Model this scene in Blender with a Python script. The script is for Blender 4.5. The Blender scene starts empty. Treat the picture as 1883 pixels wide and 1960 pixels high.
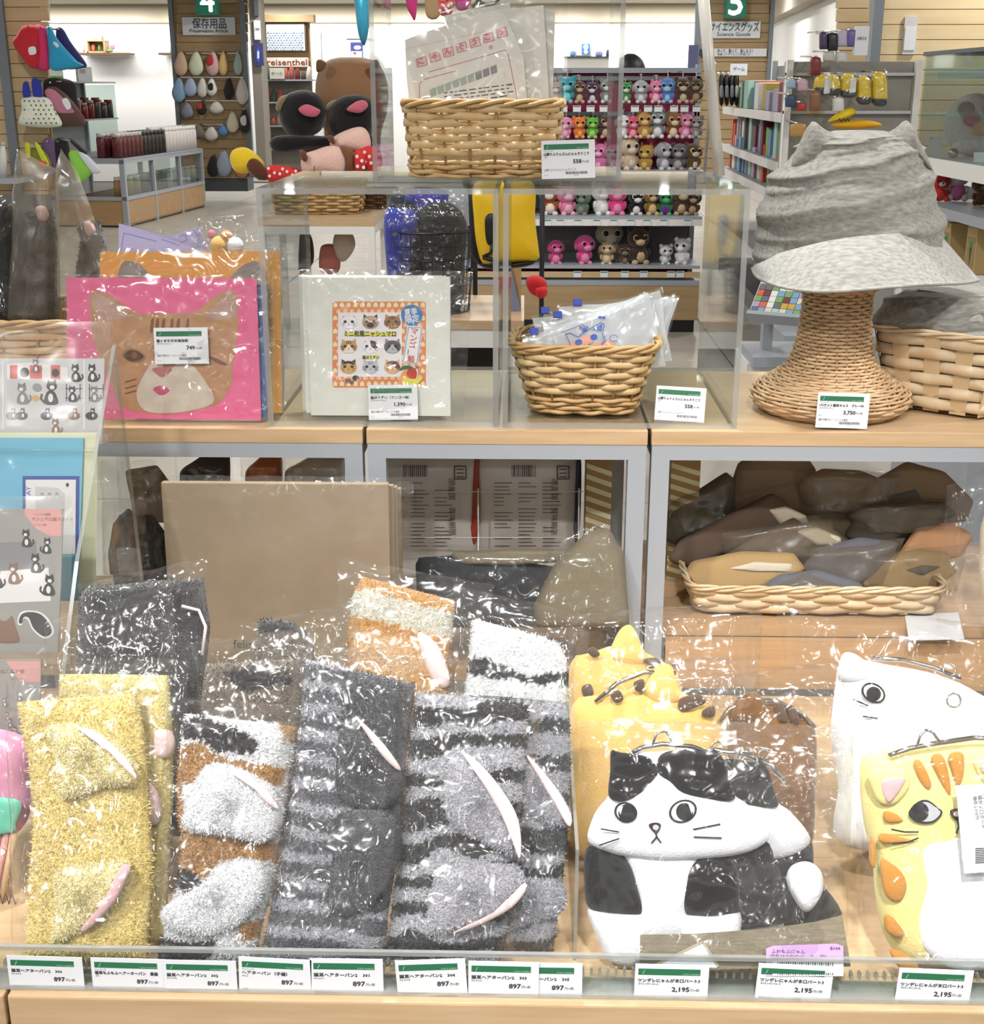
import bpy, bmesh, math, random
from mathutils import Vector, Matrix, noise
R = math.radians
SC = bpy.context.scene
COL = SC.collection

# ------------------------------------------------------------------ camera
FW, FH, FPX = 1883, 1960, 2500.0
EYE = Vector((0.0, 0.0, 1.45))
PITCH, YAW = R(17.95), R(1.4)
cam_data = bpy.data.cameras.new('camera')
cam_data.sensor_fit = 'HORIZONTAL'
cam_data.sensor_width = 36.0
cam_data.lens = 36.0 * FPX / FW
cam_data.clip_start = 0.05
cam_data.clip_end = 100
cam = bpy.data.objects.new('camera', cam_data)
COL.objects.link(cam)
cam.location = EYE
cam.rotation_euler = (math.pi / 2 - PITCH, 0, YAW)
SC.camera = cam
CAMR = cam.rotation_euler.to_matrix()

# ------------------------------------------------------------------ world, exposure
world = bpy.data.worlds.new('store_ambient')
SC.world = world
world.use_nodes = True
bg = world.node_tree.nodes['Background']
bg.inputs[0].default_value = (1.0, 0.98, 0.95, 1)
bg.inputs[1].default_value = 0.55
SC.view_settings.view_transform = 'Standard'
SC.view_settings.look = 'None'
SC.view_settings.exposure = 0.0
SC.view_settings.gamma = 1.0
SC.view_settings.use_curve_mapping = False
SC.cycles.transparent_max_bounces = 12
SC.cycles.max_bounces = 4
SC.cycles.diffuse_bounces = 2
SC.cycles.glossy_bounces = 2
SC.cycles.caustics_reflective = False
SC.cycles.caustics_refractive = False

CEIL = 2.70

def area_light(name, loc, rot, size, power, col=(1, 0.985, 0.96), sizey=None, spread=None):
    l = bpy.data.lights.new(name, 'AREA')
    l.energy = power
    l.color = col
    l.shape = 'DISK' if sizey is None else 'RECTANGLE'
    l.size = size
    if sizey: l.size_y = sizey
    if spread: l.spread = spread
    o = bpy.data.objects.new(name, l)
    COL.objects.link(o)
    o.location = loc
    o.rotation_euler = rot
    return o

# the shop's ceiling downlights, one grid over the whole floor
LIGHT_SPOTS = []
for iy in range(-2, 9):
    for ix in range(3):
        LIGHT_SPOTS.append((-3.4 + ix * 2.7 + (0.6 if iy % 2 else 0), -0.7 + iy * 2.5))
for i, (x, y) in enumerate(LIGHT_SPOTS):
    near = y < 3.5
    area_light('downlight_lamp', (x, y, CEIL - 0.03), (0, 0, 0), 0.15, (20 if y < -2 else 33) if near else 24)
# track spots that pick out the hat and the purses on the near tables
for (x, y, tx, ty, tz, p) in ((1.25, 0.75, 0.52, 1.6, 1.25, 1.1), (0.2, 0.1, 0.32, 1.05, 0.85, 3.2), (-0.9, 0.2, -0.25, 1.05, 0.85, 2.6)):
    d = Vector((tx - x, ty - y, tz - (CEIL - 0.25)))
    area_light('track_spot_lamp', (x, y, CEIL - 0.25), d.to_track_quat('-Z', 'Y').to_euler(), 0.09, p, (1, 0.98, 0.95), None, R(50))
# the cove lamps that wash the white wall at the back
for x in (-7.4, -4.0, -0.6, 2.8):
    area_light('cove_lamp', (x, 21.2, 2.40), (R(38), 0, 0), 3.2, 46, (1, 0.99, 0.97), 0.25)

# ------------------------------------------------------------------ pixel -> place helpers
def ray(px, py):
    return (CAMR @ Vector(((px - FW / 2) / FPX, (FH / 2 - py) / FPX, -1.0)))
def W(px, py, Y):
    d = ray(px, py)
    return EYE + d * ((Y - EYE.y) / d.y)
def WZ(px, py, Z):
    d = ray(px, py)
    return EYE + d * ((Z - EYE.z) / d.z)
def mpp(Y):
    return Y / FPX * 1.02

class Frame:
    """a working plane: o origin, u to the right, v up, n out of it towards the front"""
    def __init__(s, o, u, v):
        s.o = Vector(o); s.u = Vector(u).normalized(); s.v = Vector(v).normalized()
        s.n = s.u.cross(s.v).normalized()
    def p(s, a, b, c=0.0):
        return s.o + s.u * a + s.v * b + s.n * c
    def uv(s, px, py):
        d = ray(px, py)
        h = EYE + d * ((s.o - EYE).dot(s.n) / d.dot(s.n)) - s.o
        return h.dot(s.u), h.dot(s.v)
    def q(s, px, py, c=0.0):
        a, b = s.uv(px, py)
        return s.p(a, b, c)
    def off(s, c):
        return Frame(s.o + s.n * c, s.u, s.v)

def stand(px, py, Y, lean=0.0, rot=0.0, roll=0.0):
    l, r = R(lean), R(rot)
    m = Matrix.Rotation(r, 3, 'Z')
    u = m @ Vector((1, 0, 0)); v = m @ Vector((0, math.sin(l), math.cos(l)))
    if roll:
        n = u.cross(v); q = Matrix.Rotation(R(roll), 3, n); u = q @ u; v = q @ v
    return Frame(W(px, py, Y), u, v)

# ------------------------------------------------------------------ objects
ORIG = {}
def setp(o, label=None, cat=None, group=None, kind=None):
    if label: o['label'] = label
    if cat: o['category'] = cat
    if group: o['group'] = group
    if kind: o['kind'] = kind
    return o
def thing(name, label, cat, loc=(0, 0, 0), group=None, rotz=0.0):
    o = bpy.data.objects.new(name, None)
    o.empty_display_size = 0.05
    COL.objects.link(o)
    o.location = loc
    o.rotation_euler = (0, 0, rotz)
    ORIG[o.name] = Vector(loc)
    return setp(o, label, cat, group)
def link(name, me, parent=None, loc=(0, 0, 0)):
    o = bpy.data.objects.new(name, me)
    COL.objects.link(o)
    o.location = loc
    if parent is not None: o.parent = parent
    return o
def dup(src, loc, rotz=0.0, label=None, scale=None):
    r = src.copy(); COL.objects.link(r)
    r.location = loc; r.rotation_euler = (0, 0, rotz)
    if scale: r.scale = (scale,) * 3
    if label: r['label'] = label
    ORIG[r.name] = Vector(loc)
    for ch in list(src.children):
        c = ch.copy(); COL.objects.link(c); c.parent = r
        for g in list(ch.children):
            d = g.copy(); COL.objects.link(d); d.parent = c
    return r

class MB:
    def __init__(s):
        s.v = []; s.f = []; s.m = []; s.sm = []; s.cols = None
    def add(s, vs, fs, m=0, smooth=False):
        o = len(s.v)
        s.v.extend(Vector(v) for v in vs)
        for f in fs:
            s.f.append(tuple(i + o for i in f)); s.m.append(m); s.sm.append(smooth)
        return s
    def box(s, lo, hi, m=0):
        x0, y0, z0 = lo; x1, y1, z1 = hi
        vs = [(x0, y0, z0), (x1, y0, z0), (x1, y1, z0), (x0, y1, z0), (x0, y0, z1), (x1, y0, z1), (x1, y1, z1), (x0, y1, z1)]
        return s.add(vs, [(0, 3, 2, 1), (4, 5, 6, 7), (0, 1, 5, 4), (1, 2, 6, 5), (2, 3, 7, 6), (3, 0, 4, 7)], m)
    def fbox(s, fr, a0, a1, b0, b1, c0, c1, m=0, bev=0.0):
        """box in a frame, optionally with chamfered edges"""
        if bev <= 0:
            vs = [fr.p(a, b, c) for c in (c0, c1) for b in (b0, b1) for a in (a0, a1)]
            return s.add(vs, [(0, 2, 3, 1), (4, 5, 7, 6), (0, 1, 5, 4), (2, 6, 7, 3), (0, 4, 6, 2), (1, 3, 7, 5)], m)
        bm = bmesh.new()
        vv = [bm.verts.new((a, b, c)) for c in (c0, c1) for b in (b0, b1) for a in (a0, a1)]
        for f in [(0, 2, 3, 1), (4, 5, 7, 6), (0, 1, 5, 4), (2, 6, 7, 3), (0, 4, 6, 2), (1, 3, 7, 5)]:
            bm.faces.new([vv[i] for i in f])
        bmesh.ops.bevel(bm, geom=list(bm.edges), offset=bev, segments=2, profile=0.6, affect='EDGES')
        bm.verts.index_update()
        s.add([fr.p(*v.co) for v in bm.verts], [[v.index for v in f.verts] for f in bm.faces], m)
        bm.free()
        return s
    def poly(s, pts, m=0):
        return s.add(pts, [tuple(range(len(pts)))], m)
    def grid(s, rows, m=0, closed_u=False, smooth=True, caps=False):
        o = len(s.v); nr = len(rows); nc = len(rows[0])
        for r in rows: s.v.extend(Vector(p) for p in r)
        for i in range(nr - 1):
            for j in range(nc if closed_u else nc - 1):
                k = (j + 1) % nc
                s.f.append((o + i * nc + j, o + i * nc + k, o + (i + 1) * nc + k, o + (i + 1) * nc + j)); s.m.append(m); s.sm.append(smooth)
        if caps and closed_u:
            s.f.append(tuple(o + j for j in reversed(range(nc)))); s.m.append(m); s.sm.append(False)
            s.f.append(tuple(o + (nr - 1) * nc + j for j in range(nc))); s.m.append(m); s.sm.append(False)
        return s
    def tube(s, pts, r, n=6, closed=False, m=0, flat=1.0, up=(0, 0, 1), caps=True):
        """round or flattened tube; r a number or a list; flat scales the radius along `up`"""
        pts = [Vector(p) for p in pts]; N = len(pts); rows = []
        up = Vector(up)
        for i in range(N):
            a = pts[(i - 1) % N] if (closed or i > 0) else pts[i]
            b = pts[(i + 1) % N] if (closed or i < N - 1) else pts[i]
            t = (b - a)
            if t.length < 1e-9: t = Vector((1, 0, 0))
            t.normalize()
            sd = t.cross(up)
            if sd.length < 1e-4: sd = t.cross(Vector((0.3, 1, 0.2)))
            sd.normalize(); w = sd.cross(t)
            rr = r[i] if isinstance(r, (list, tuple)) else r
            rows.append([pts[i] + sd * (math.cos(2 * math.pi * k / n) * rr) + w * (math.sin(2 * math.pi * k / n) * rr * flat) for k in range(n)])
        if closed: rows.append(rows[0])
        return s.grid(rows, m, True, True, caps and not closed)
    def lathe(s, c, prof, n=24, m=0, ex=1.0, ey=1.0):
        c = Vector(c); rows = []
        for (r, z) in prof:
            rows.append([c + Vector((math.cos(2 * math.pi * k / n) * r * ex, math.sin(2 * math.pi * k / n) * r * ey, z)) for k in range(n)])
        return s.grid(rows, m, True, True, True)
    def ball(s, c, r, n=14, m=0, k=9, squash=(1, 1, 1)):
        c = Vector(c); rows = []
        for i in range(k + 1):
            ph = -math.pi / 2 + math.pi * i / k
            rows.append([c + Vector((math.cos(ph) * math.cos(2 * math.pi * j / n) * r * squash[0], math.cos(ph) * math.sin(2 * math.pi * j / n) * r * squash[1], math.sin(ph) * r * squash[2])) for j in range(n)])
        return s.grid(rows, m, True, True)
    # ---- shapes in a frame, outlines in picture pixels that are put on the frame's plane
    def silo(s, fr, rows, dr=0.8, n=24, c0=0.0, m=0, disp=None, sub=1):
        rr = []
        rows = resample_rows(rows, sub)
        for i, (py, xl, xr) in enumerate(rows):
            al, b = fr.uv(xl, py); ar, _ = fr.uv(xr, py)
            a = (al + ar) / 2; r = (ar - al) / 2
            ring = []
            for k in range(n):
                th = 2 * math.pi * k / n
                d = disp(th, i / (len(rows) - 1)) if disp else 0.0
                ring.append(fr.p(a + (r + d) * math.cos(th), b, c0 - (r + d) * dr * math.sin(th)))
            rr.append(ring)
        rr.reverse()
        return s.grid(rr, m, True, True, True)
    def inflate(s, fr, pts, t, c0=0.0, m=0, back=0.35, rings=6, N=44, center=None, smooth=True, pw=2.0, fn=None):
        q = [fr.uv(*p) for p in pts]
        if smooth: q = smooth_loop(q, N)
        n = len(q)
        if center: cx, cy = fr.uv(*center)
        else:
            cx = sum(p[0] for p in q) / n; cy = sum(p[1] for p in q) / n
        area = sum(q[i][0] * q[(i + 1) % n][1] - q[(i + 1) % n][0] * q[i][1] for i in range(n))
        if area < 0: q.reverse()
        for side in (1, -1):
            rows = []
            for k in range(rings + 1):
                f = math.cos(math.pi / 2 * k / rings) if k < rings else 0.001
                z = t * (max(0.0, 1 - f ** pw)) ** 0.5 * (1 if side > 0 else -back)
                row = []
                for p in q:
                    a = cx + (p[0] - cx) * f; b = cy + (p[1] - cy) * f
                    row.append(fr.p(a, b, c0 + z + (fn(a, b) * (1 - f) if fn else 0)))
                if side < 0: row.reverse()
                rows.append(row)
            s.grid(rows, m, True, True)
        return s
    def flat(s, fr, pts, c, m=0, smooth=0):
        q = [fr.uv(*p) for p in pts]
        if smooth: q = smooth_loop(q, smooth)
        n = len(q)
        if sum(q[i][0] * q[(i + 1) % n][1] - q[(i + 1) % n][0] * q[i][1] for i in range(n)) < 0: q.reverse()
        return s.add([fr.p(a, b, c) for a, b in q], [tuple(range(n))], m)
    def stroke(s, fr, pts, w, c, m=0):
        """a printed line of width w pixels along pts"""
        for i in range(len(pts) - 1):
            (x0, y0), (x1, y1) = pts[i], pts[i + 1]
            L = math.hypot(x1 - x0, y1 - y0) or 1
            ox, oy = -(y1 - y0) / L * w / 2, (x1 - x0) / L * w / 2
            s.flat(fr, [(x0 + ox, y0 + oy), (x1 + ox, y1 + oy), (x1 - ox, y1 - oy), (x0 - ox, y0 - oy)], c, m)
        return s
    def build(s, name, mats, parent=None, label=None, kind=None):
        o0 = Vector((0, 0, 0))
        if parent is not None:
            q = parent
            while q is not None:
                o0 = o0 + ORIG.get(q.name, Vector(q.location)); q = q.parent
        me = bpy.data.meshes.new(name)
        me.from_pydata([tuple(v - o0) for v in s.v], [], s.f)
        for mt in (mats if isinstance(mats, (list, tuple)) else [mats]): me.materials.append(mt)
        me.polygons.foreach_set('material_index', s.m)
        me.polygons.foreach_set('use_smooth', s.sm)
        if s.cols is not None:
            at = me.color_attributes.new('Col', 'FLOAT_COLOR', 'POINT')
            buf = []
            for c in s.cols: buf.extend((c[0], c[1], c[2], 1.0))
            at.data.foreach_set('color', buf)
        me.update()
        o = link(name, me, parent)
        ORIG[o.name] = Vector((0, 0, 0))
        if label: o['label'] = label
        if kind: o['kind'] = kind
        return o
    def solo(s, name, mats, label, cat, group=None, kind=None):
        """a one-mesh thing, origin at its base"""
        lo = Vector((min(v.x for v in s.v), min(v.y for v in s.v), min(v.z for v in s.v)))
        hi = Vector((max(v.x for v in s.v), max(v.y for v in s.v), max(v.z for v in s.v)))
        c = Vector(((lo.x + hi.x) / 2, (lo.y + hi.y) / 2, lo.z))
        for i in range(len(s.v)): s.v[i] = s.v[i] - c
        o = s.build(name, mats)
        o.location = c
        ORIG[o.name] = c
        return setp(o, label, cat, group, kind)

def smooth_loop(q, N):
    n = len(q); L = [0.0]
    for i in range(n):
        a, b = q[i], q[(i + 1) % n]
        L.append(L[-1] + math.hypot(b[0] - a[0], b[1] - a[1]))
    out = []
    for k in range(N):
        d = L[-1] * k / N
        i = 0
        while i < n - 1 and L[i + 1] < d: i += 1
        t = (d - L[i]) / max(1e-9, L[i + 1] - L[i])
        p0, p1, p2, p3 = q[(i - 1) % n], q[i], q[(i + 1) % n], q[(i + 2) % n]
        r = []
        for j in (0, 1):
            a = 2 * p1[j]; b = p2[j] - p0[j]; c = 2 * p0[j] - 5 * p1[j] + 4 * p2[j] - p3[j]; d3 = -p0[j] + 3 * p1[j] - 3 * p2[j] + p3[j]
            r.append(0.5 * (a + b * t + c * t * t + d3 * t ** 3))
        out.append(tuple(r))
    return out
def resample_rows(rows, sub):
    if sub <= 1: return rows
    out = []
    for i in range(len(rows) - 1):
        for k in range(sub):
            t = k / sub
            out.append(tuple(rows[i][j] * (1 - t) + rows[i + 1][j] * t for j in range(3)))
    out.append(rows[-1])
    return out
def lerp_poly(pts, y):
    """x of a polyline given as (x, y) at height y"""
    if y <= pts[0][1]: return pts[0][0]
    for (x0, y0), (x1, y1) in zip(pts, pts[1:]):
        if y <= y1:
            t = (y - y0) / max(1e-6, y1 - y0)
            t = t * t * (3 - 2 * t) * 0.5 + t * 0.5
            return x0 + (x1 - x0) * t
    return pts[-1][0]
def sharp(P):
    """keep an outline's corners when it is smoothed"""
    out = []
    for i in range(len(P)):
        a, b = P[i], P[(i + 1) % len(P)]
        out += [(a[0] + (b[0] - a[0]) * f, a[1] + (b[1] - a[1]) * f) for f in (0.08, 0.5, 0.92)]
    return out
def ell(cx, cy, rx, ry, rot=0, n=18):
    c, s_ = math.cos(R(rot)), math.sin(R(rot))
    return [(cx + rx * math.cos(2 * math.pi * k / n) * c - ry * math.sin(2 * math.pi * k / n) * s_,
             cy + rx * math.cos(2 * math.pi * k / n) * s_ + ry * math.sin(2 * math.pi * k / n) * c) for k in range(n)]
def inpoly(x, y, P):
    c = False; n = len(P); j = n - 1
    for i in range(n):
        if (P[i][1] > y) != (P[j][1] > y) and x < (P[j][0] - P[i][0]) * (y - P[i][1]) / (P[j][1] - P[i][1]) + P[i][0]: c = not c
        j = i
    return c

# ------------------------------------------------------------------ materials
def lin(h):
    if not isinstance(h, str): return tuple(h)
    h = h.lstrip('#'); r = []
    for i in (0, 2, 4):
        c = int(h[i:i + 2], 16) / 255
        r.append(c / 12.92 if c <= 0.04045 else ((c + 0.055) / 1.055) ** 2.4)
    return tuple(r)
MC = {}
def mat(name, col, rough=0.55, metal=0.0, spec=0.5, bump=None, var=None, emit=None, sheen=0.0):
    if name in MC: return MC[name]
    m = bpy.data.materials.new(name); m.use_nodes = True
    nt = m.node_tree; b = nt.nodes['Principled BSDF']
    c = lin(col)
    b.inputs['Base Color'].default_value = (*c, 1)
    b.inputs['Roughness'].default_value = rough
    b.inputs['Metallic'].default_value = metal
    b.inputs['Specular IOR Level'].default_value = spec
    if sheen:
        b.inputs['Sheen Weight'].default_value = sheen
        b.inputs['Sheen Roughness'].default_value = 0.5
    if bump or var:
        tc = nt.nodes.new('ShaderNodeTexCoord')
    if var:
        sc, c2, lo, hi = var[:4]
        nz = nt.nodes.new('ShaderNodeTexNoise'); nz.inputs['Scale'].default_value = sc; nz.inputs['Detail'].default_value = 4
        mp = nt.nodes.new('ShaderNodeMapping')
        if len(var) > 4: mp.inputs['Scale'].default_value = var[4]
        nt.links.new(tc.outputs['Object'], mp.inputs[0]); nt.links.new(mp.outputs[0], nz.inputs['Vector'])
        rp = nt.nodes.new('ShaderNodeValToRGB')
        rp.color_ramp.elements[0].position = lo; rp.color_ramp.elements[1].position = hi
        rp.color_ramp.elements[0].color = (*c, 1); rp.color_ramp.elements[1].color = (*lin(c2), 1)
        nt.links.new(nz.outputs['Fac'], rp.inputs[0]); nt.links.new(rp.outputs[0], b.inputs['Base Color'])
    if bump:
        nz = nt.nodes.new('ShaderNodeTexNoise'); nz.inputs['Scale'].default_value = bump[0]; nz.inputs['Detail'].default_value = 3
        bp = nt.nodes.new('ShaderNodeBump'); bp.inputs['Strength'].default_value = bump[1]; bp.inputs['Distance'].default_value = bump[2] if len(bump) > 2 else 0.002
        nt.links.new(tc.outputs['Object'], nz.inputs['Vector']); nt.links.new(nz.outputs['Fac'], bp.inputs['Height']); nt.links.new(bp.outputs[0], b.inputs['Normal'])
    if emit:
        b.inputs['Emission Color'].default_value = (*lin(emit[0]), 1); b.inputs['Emission Strength'].default_value = emit[1]
    MC[name] = m
    return m
def mat_attr(name, rough=0.9, bump=(500, 0.6, 0.002), sheen=0.4):
    if name in MC: return MC[name]
    m = mat(name, '#ffffff', rough, bump=bump, sheen=sheen, spec=0.2)
    nt = m.node_tree
    a = nt.nodes.new('ShaderNodeVertexColor'); a.layer_name = 'Col'
    nt.links.new(a.outputs[0], nt.nodes['Principled BSDF'].inputs['Base Color'])
    return m
def clear(name, tint='#ffffff', haze=0.04, rough=0.06, f0=0.05, bump=None, hazecol='#ffffff'):
    """clear sheet: light passes straight through, with a gloss that grows at grazing angles and a little milky haze"""
    if name in MC: return MC[name]
    m = bpy.data.materials.new(name); m.use_nodes = True
    nt = m.node_tree; nt.nodes.clear()
    N = nt.nodes.new; L = nt.links.new
    out = N('ShaderNodeOutputMaterial')
    tr = N('ShaderNodeBsdfTransparent'); tr.inputs[0].default_value = (*lin(tint), 1)
    gl = N('ShaderNodeBsdfGlossy'); gl.inputs['Roughness'].default_value = rough
    df = N('ShaderNodeBsdfDiffuse'); df.inputs[0].default_value = (*lin(hazecol), 1)
    lw = N('ShaderNodeLayerWeight'); lw.inputs['Blend'].default_value = 0.5
    pw = N('ShaderNodeMath'); pw.operation = 'POWER'; pw.inputs[1].default_value = 5.0
    ma = N('ShaderNodeMath'); ma.operation = 'MULTIPLY_ADD'; ma.inputs[1].default_value = (1 - f0) * 0.7; ma.inputs[2].default_value = f0
    m1 = N('ShaderNodeMixShader'); m1.inputs[0].default_value = haze
    m2 = N('ShaderNodeMixShader')
    L(tr.outputs[0], m1.inputs[1]); L(df.outputs[0], m1.inputs[2])
    L(lw.outputs['Facing'], pw.inputs[0]); L(pw.outputs[0], ma.inputs[0]); L(ma.outputs[0], m2.inputs[0])
    L(m1.outputs[0], m2.inputs[1]); L(gl.outputs[0], m2.inputs[2]); L(m2.outputs[0], out.inputs[0])
    if bump:
        tc = N('ShaderNodeTexCoord')
        nz = N('ShaderNodeTexNoise'); nz.noise_type = 'RIDGED_MULTIFRACTAL'
        nz.inputs['Scale'].default_value = bump[0]; nz.inputs['Detail'].default_value = 1
        bp = N('ShaderNodeBump'); bp.inputs['Strength'].default_value = bump[1]; bp.inputs['Distance'].default_value = 0.36 / bump[0]
        L(tc.outputs['Object'], nz.inputs['Vector']); L(nz.outputs['Fac'], bp.inputs['Height'])
        L(bp.outputs[0], gl.inputs['Normal'])
    MC[name] = m
    return m

def wood(name, a, b, scale=6, stretch=(1, 14, 14), rough=0.45):
    return mat(name, a, rough, var=(scale, b, 0.32, 0.72, stretch), bump=(90, 0.06))

m_white = mat('white_paint', '#e9e8e4', 0.6)
m_wall = mat('wall_white', '#f2f1ee', 0.8)
m_soffit = mat('soffit_beige', '#b8ad98', 0.85)
m_ceil = mat('ceiling_plaster', '#cbc4b3', 0.9)
m_tile = mat('floor_tile', '#b9b3a8', 0.35, var=(3, '#a8a298', 0.3, 0.7))
m_grout = mat('floor_grout', '#6d675f', 0.9)
m_oak = wood('table_oak', '#c2a07a', '#b3906a', 5, (2, 26, 26))
m_oaktop = wood('tabletop_oak', '#cdb08c', '#bf9f79', 5, (2, 26, 26), 0.35)
m_slat = wood('slatwall_maple', '#d0b68e', '#c5a97f', 3, (1, 8, 8), 0.5)
m_slatdark = wood('slatwall_oak', '#b79b72', '#aa8e66', 3, (1, 8, 8), 0.5)
m_cab = wood('cabinet_beech', '#bb976c', '#ae895e', 3, (1, 7, 7), 0.45)
m_steel = mat('grey_steel_paint', '#a3a9b1', 0.4, bump=(300, 0.05))
m_steeldark = mat('dark_steel', '#53575c', 0.45)
m_alu = mat('post_aluminium', '#7f868d', 0.4, 0.4)
m_black = mat('black_plastic', '#161617', 0.4)
m_chrome = mat('chrome', '#c9c9c9', 0.18, 1.0)
m_ink = mat('print_ink', '#3a3b40', 0.7)
m_inkblue = mat('print_ink_slate', '#3d4a5c', 0.7)
m_card = mat('price_card_white', '#e6e9ee', 0.55)
m_green = mat('price_card_green', '#2c7350', 0.5)
m_greenlt = mat('price_card_pale_ink', '#bfd8c8', 0.5)
m_acry = clear('acrylic_sheet', '#f8fbfa', 0.012, 0.03, 0.035)
m_acryedge = clear('acrylic_edge', '#dadcda', 0.26, 0.12, 0.12, hazecol='#eceeec')
m_acryfrost = clear('acrylic_frosted', '#dedcd6', 0.62, 0.3, 0.06, hazecol='#dbd8d0')
m_film = clear('clear_film', '#fcfcfb', 0.016, 0.16, 0.085, bump=(42, 1.0))
m_film2 = clear('soft_clear_film', '#fbfbf9', 0.04, 0.16, 0.06, bump=(40, 0.6))
m_sleeve = clear('smooth_sleeve', '#f7f7f5', 0.06, 0.15, 0.06, bump=(12, 0.3))
m_filmdull = clear('dull_clear_film', '#f0eee8', 0.17, 0.25, 0.05, bump=(18, 0.6), hazecol='#b8ad9c')
m_glass = clear('cabinet_glass', '#e6efec', 0.04, 0.03, 0.05)

TXT = {}
def textgeo(body, res=2):
    k = (body, res)
    if k in TXT: return TXT[k]
    c = bpy.data.curves.new('lettering_curve', 'FONT'); c.body = body; c.resolution_u = res; c.size = 1.0
    o = bpy.data.objects.new('lettering_curve', c); COL.objects.link(o)
    me = bpy.data.meshes.new_from_object(o.evaluated_get(bpy.context.evaluated_depsgraph_get()))
    vs = [(v.co.x, v.co.y) for v in me.vertices]; fs = [tuple(p.vertices) for p in me.polygons]
    bpy.data.objects.remove(o); bpy.data.curves.remove(c); bpy.data.meshes.remove(me)
    x0 = min((v[0] for v in vs), default=0); x1 = max((v[0] for v in vs), default=1)
    TXT[k] = (vs, fs, x0, x1)
    return TXT[k]
def text(mb, fr, body, a, b, h, c, m=0, align='L', width=None, rot=0.0, res=2, bold=0.0, sx=1.0):
    """lettering: capital height about h, baseline at (a, b) of the frame; width squeezes it to fit"""
    vs, fs, x0, x1 = textgeo(body, res)
    s = h / 0.8; kx = s * sx
    if width: kx = width / max(1e-6, x1 - x0)
    o = {'L': x0, 'R': x1, 'C': (x0 + x1) / 2}[align]
    cr, sr = math.cos(R(rot)), math.sin(R(rot))
    reps = [(0, 0)] if not bold else [(-bold, 0), (bold, 0), (0, bold), (0, -bold)]
    for k, (dx, dy) in enumerate(reps):
        pts = []
        for x, y in vs:
            xx, yy = (x - o) * kx + dx, y * s + dy
            pts.append(fr.p(a + xx * cr - yy * sr, b + xx * sr + yy * cr, c + k * 2e-6))
        mb.add(pts, fs, m)
    return mb

def film_bag(parent, fr, quad, puff=0.008, c0=0.0, seed=0, nx=26, ny=34, crump=0.004, freq=26, mat_=None, name='plastic_bag', back=False):
    """a crumpled clear bag: quad = corners tl, tr, br, bl in pixels on the frame"""
    tl, tr, br, bl = [fr.uv(*p) for p in quad]
    mb = MB()
    for side in ((1, -1) if back else (1,)):
        rows = []
        for i in range(ny + 1):
            t = i / ny; row = []
            for j in range(nx + 1):
                s_ = j / nx
                a = (bl[0] * (1 - s_) + br[0] * s_) * (1 - t) + (tl[0] * (1 - s_) + tr[0] * s_) * t
                b = (bl[1] * (1 - s_) + br[1] * s_) * (1 - t) + (tl[1] * (1 - s_) + tr[1] * s_) * t
                e = min(s_, 1 - s_) * 2; e2 = min(t, 1 - t) * 2
                dome = min(1.0, e / 0.35) ** 0.6 * min(1.0, e2 / 0.2) ** 0.6
                pv = Vector((a * freq + seed * 7.3, b * freq + seed * 3.1, side * 5.0 + seed))
                rg = (1 - abs(noise.noise(pv))) ** 3 + 0.5 * (1 - abs(noise.noise(pv * 2.3))) ** 4 - 0.6
                wob = noise.noise(Vector((a * 9 + seed, b * 9, seed * 2.0))) * 0.004
                a += noise.noise(Vector((b * 30, seed, side))) * 0.0025 * (1 - e); b += noise.noise(Vector((a * 30, seed + 5, side))) * 0.0025 * (1 - e2)
                c = c0 + side * (puff * dome * (1 if side > 0 else 0.25)) + crump * rg * (0.25 + 0.75 * dome) * (1 if side > 0 else 0.5) + wob
                row.append(fr.p(a, b, c))
            if side < 0: row.reverse()
            rows.append(row)
        mb.grid(rows, 0)
    return mb.build(name, mat_ or m_film, parent)

# ================================================================== the setting
def structure(name, mb, mats, parent=None):
    o = mb.build(name, mats, parent); o['kind'] = 'structure'; return o
floor = structure('floor', MB().box((-8, -7, -0.10), (7, 23, -0.012)), m_grout)
tile_me = None
for ix in range(-6, 5):
    for iy in range(4, 22):
        if tile_me is None:
            mb = MB().fbox(Frame((0, 0, 0), (1, 0, 0), (0, 1, 0)), 0.004, 0.996, 0.004, 0.996, -0.012, 0.0, 0, 0.002)
            t = mb.build('tile', m_tile, floor); tile_me = t.data
        else:
            t = link('tile', tile_me, floor)
        t.location = (ix + 0.15, iy - 0.4, 0)
structure('ceiling', MB().box((-8, -7, CEIL), (7, 23, CEIL + 0.1)), m_ceil)
structure('wall_back', MB().box((-8, 22, 0), (7, 22.15, CEIL)), m_wall)
mb = MB()
for (x0, x1) in ((-8, 7),):
    mb.box((x0, 21.55, 2.43), (x1, 22, CEIL))
structure('trim_1', mb, m_soffit)
# the side wall on the right, turned towards us
pA = W(1474, 100, 20.5); pB = W(1640, 100, 12.5)
frw = Frame((pA.x, pA.y, 0), (pB.x - pA.x, pB.y - pA.y, 0), (0, 0, 1))
Lw = (Vector((pB.x, pB.y, 0)) - Vector((pA.x, pA.y, 0))).length
mb = MB(); mb.fbox(frw, 0, Lw, 0, 2.34, -0.1, 0); structure('wall_right', mb, m_wall)
mb = MB(); mb.fbox(frw, 0, Lw, 2.34, CEIL, -0.1, 0.18); structure('trim_2', mb, m_soffit)
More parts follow.
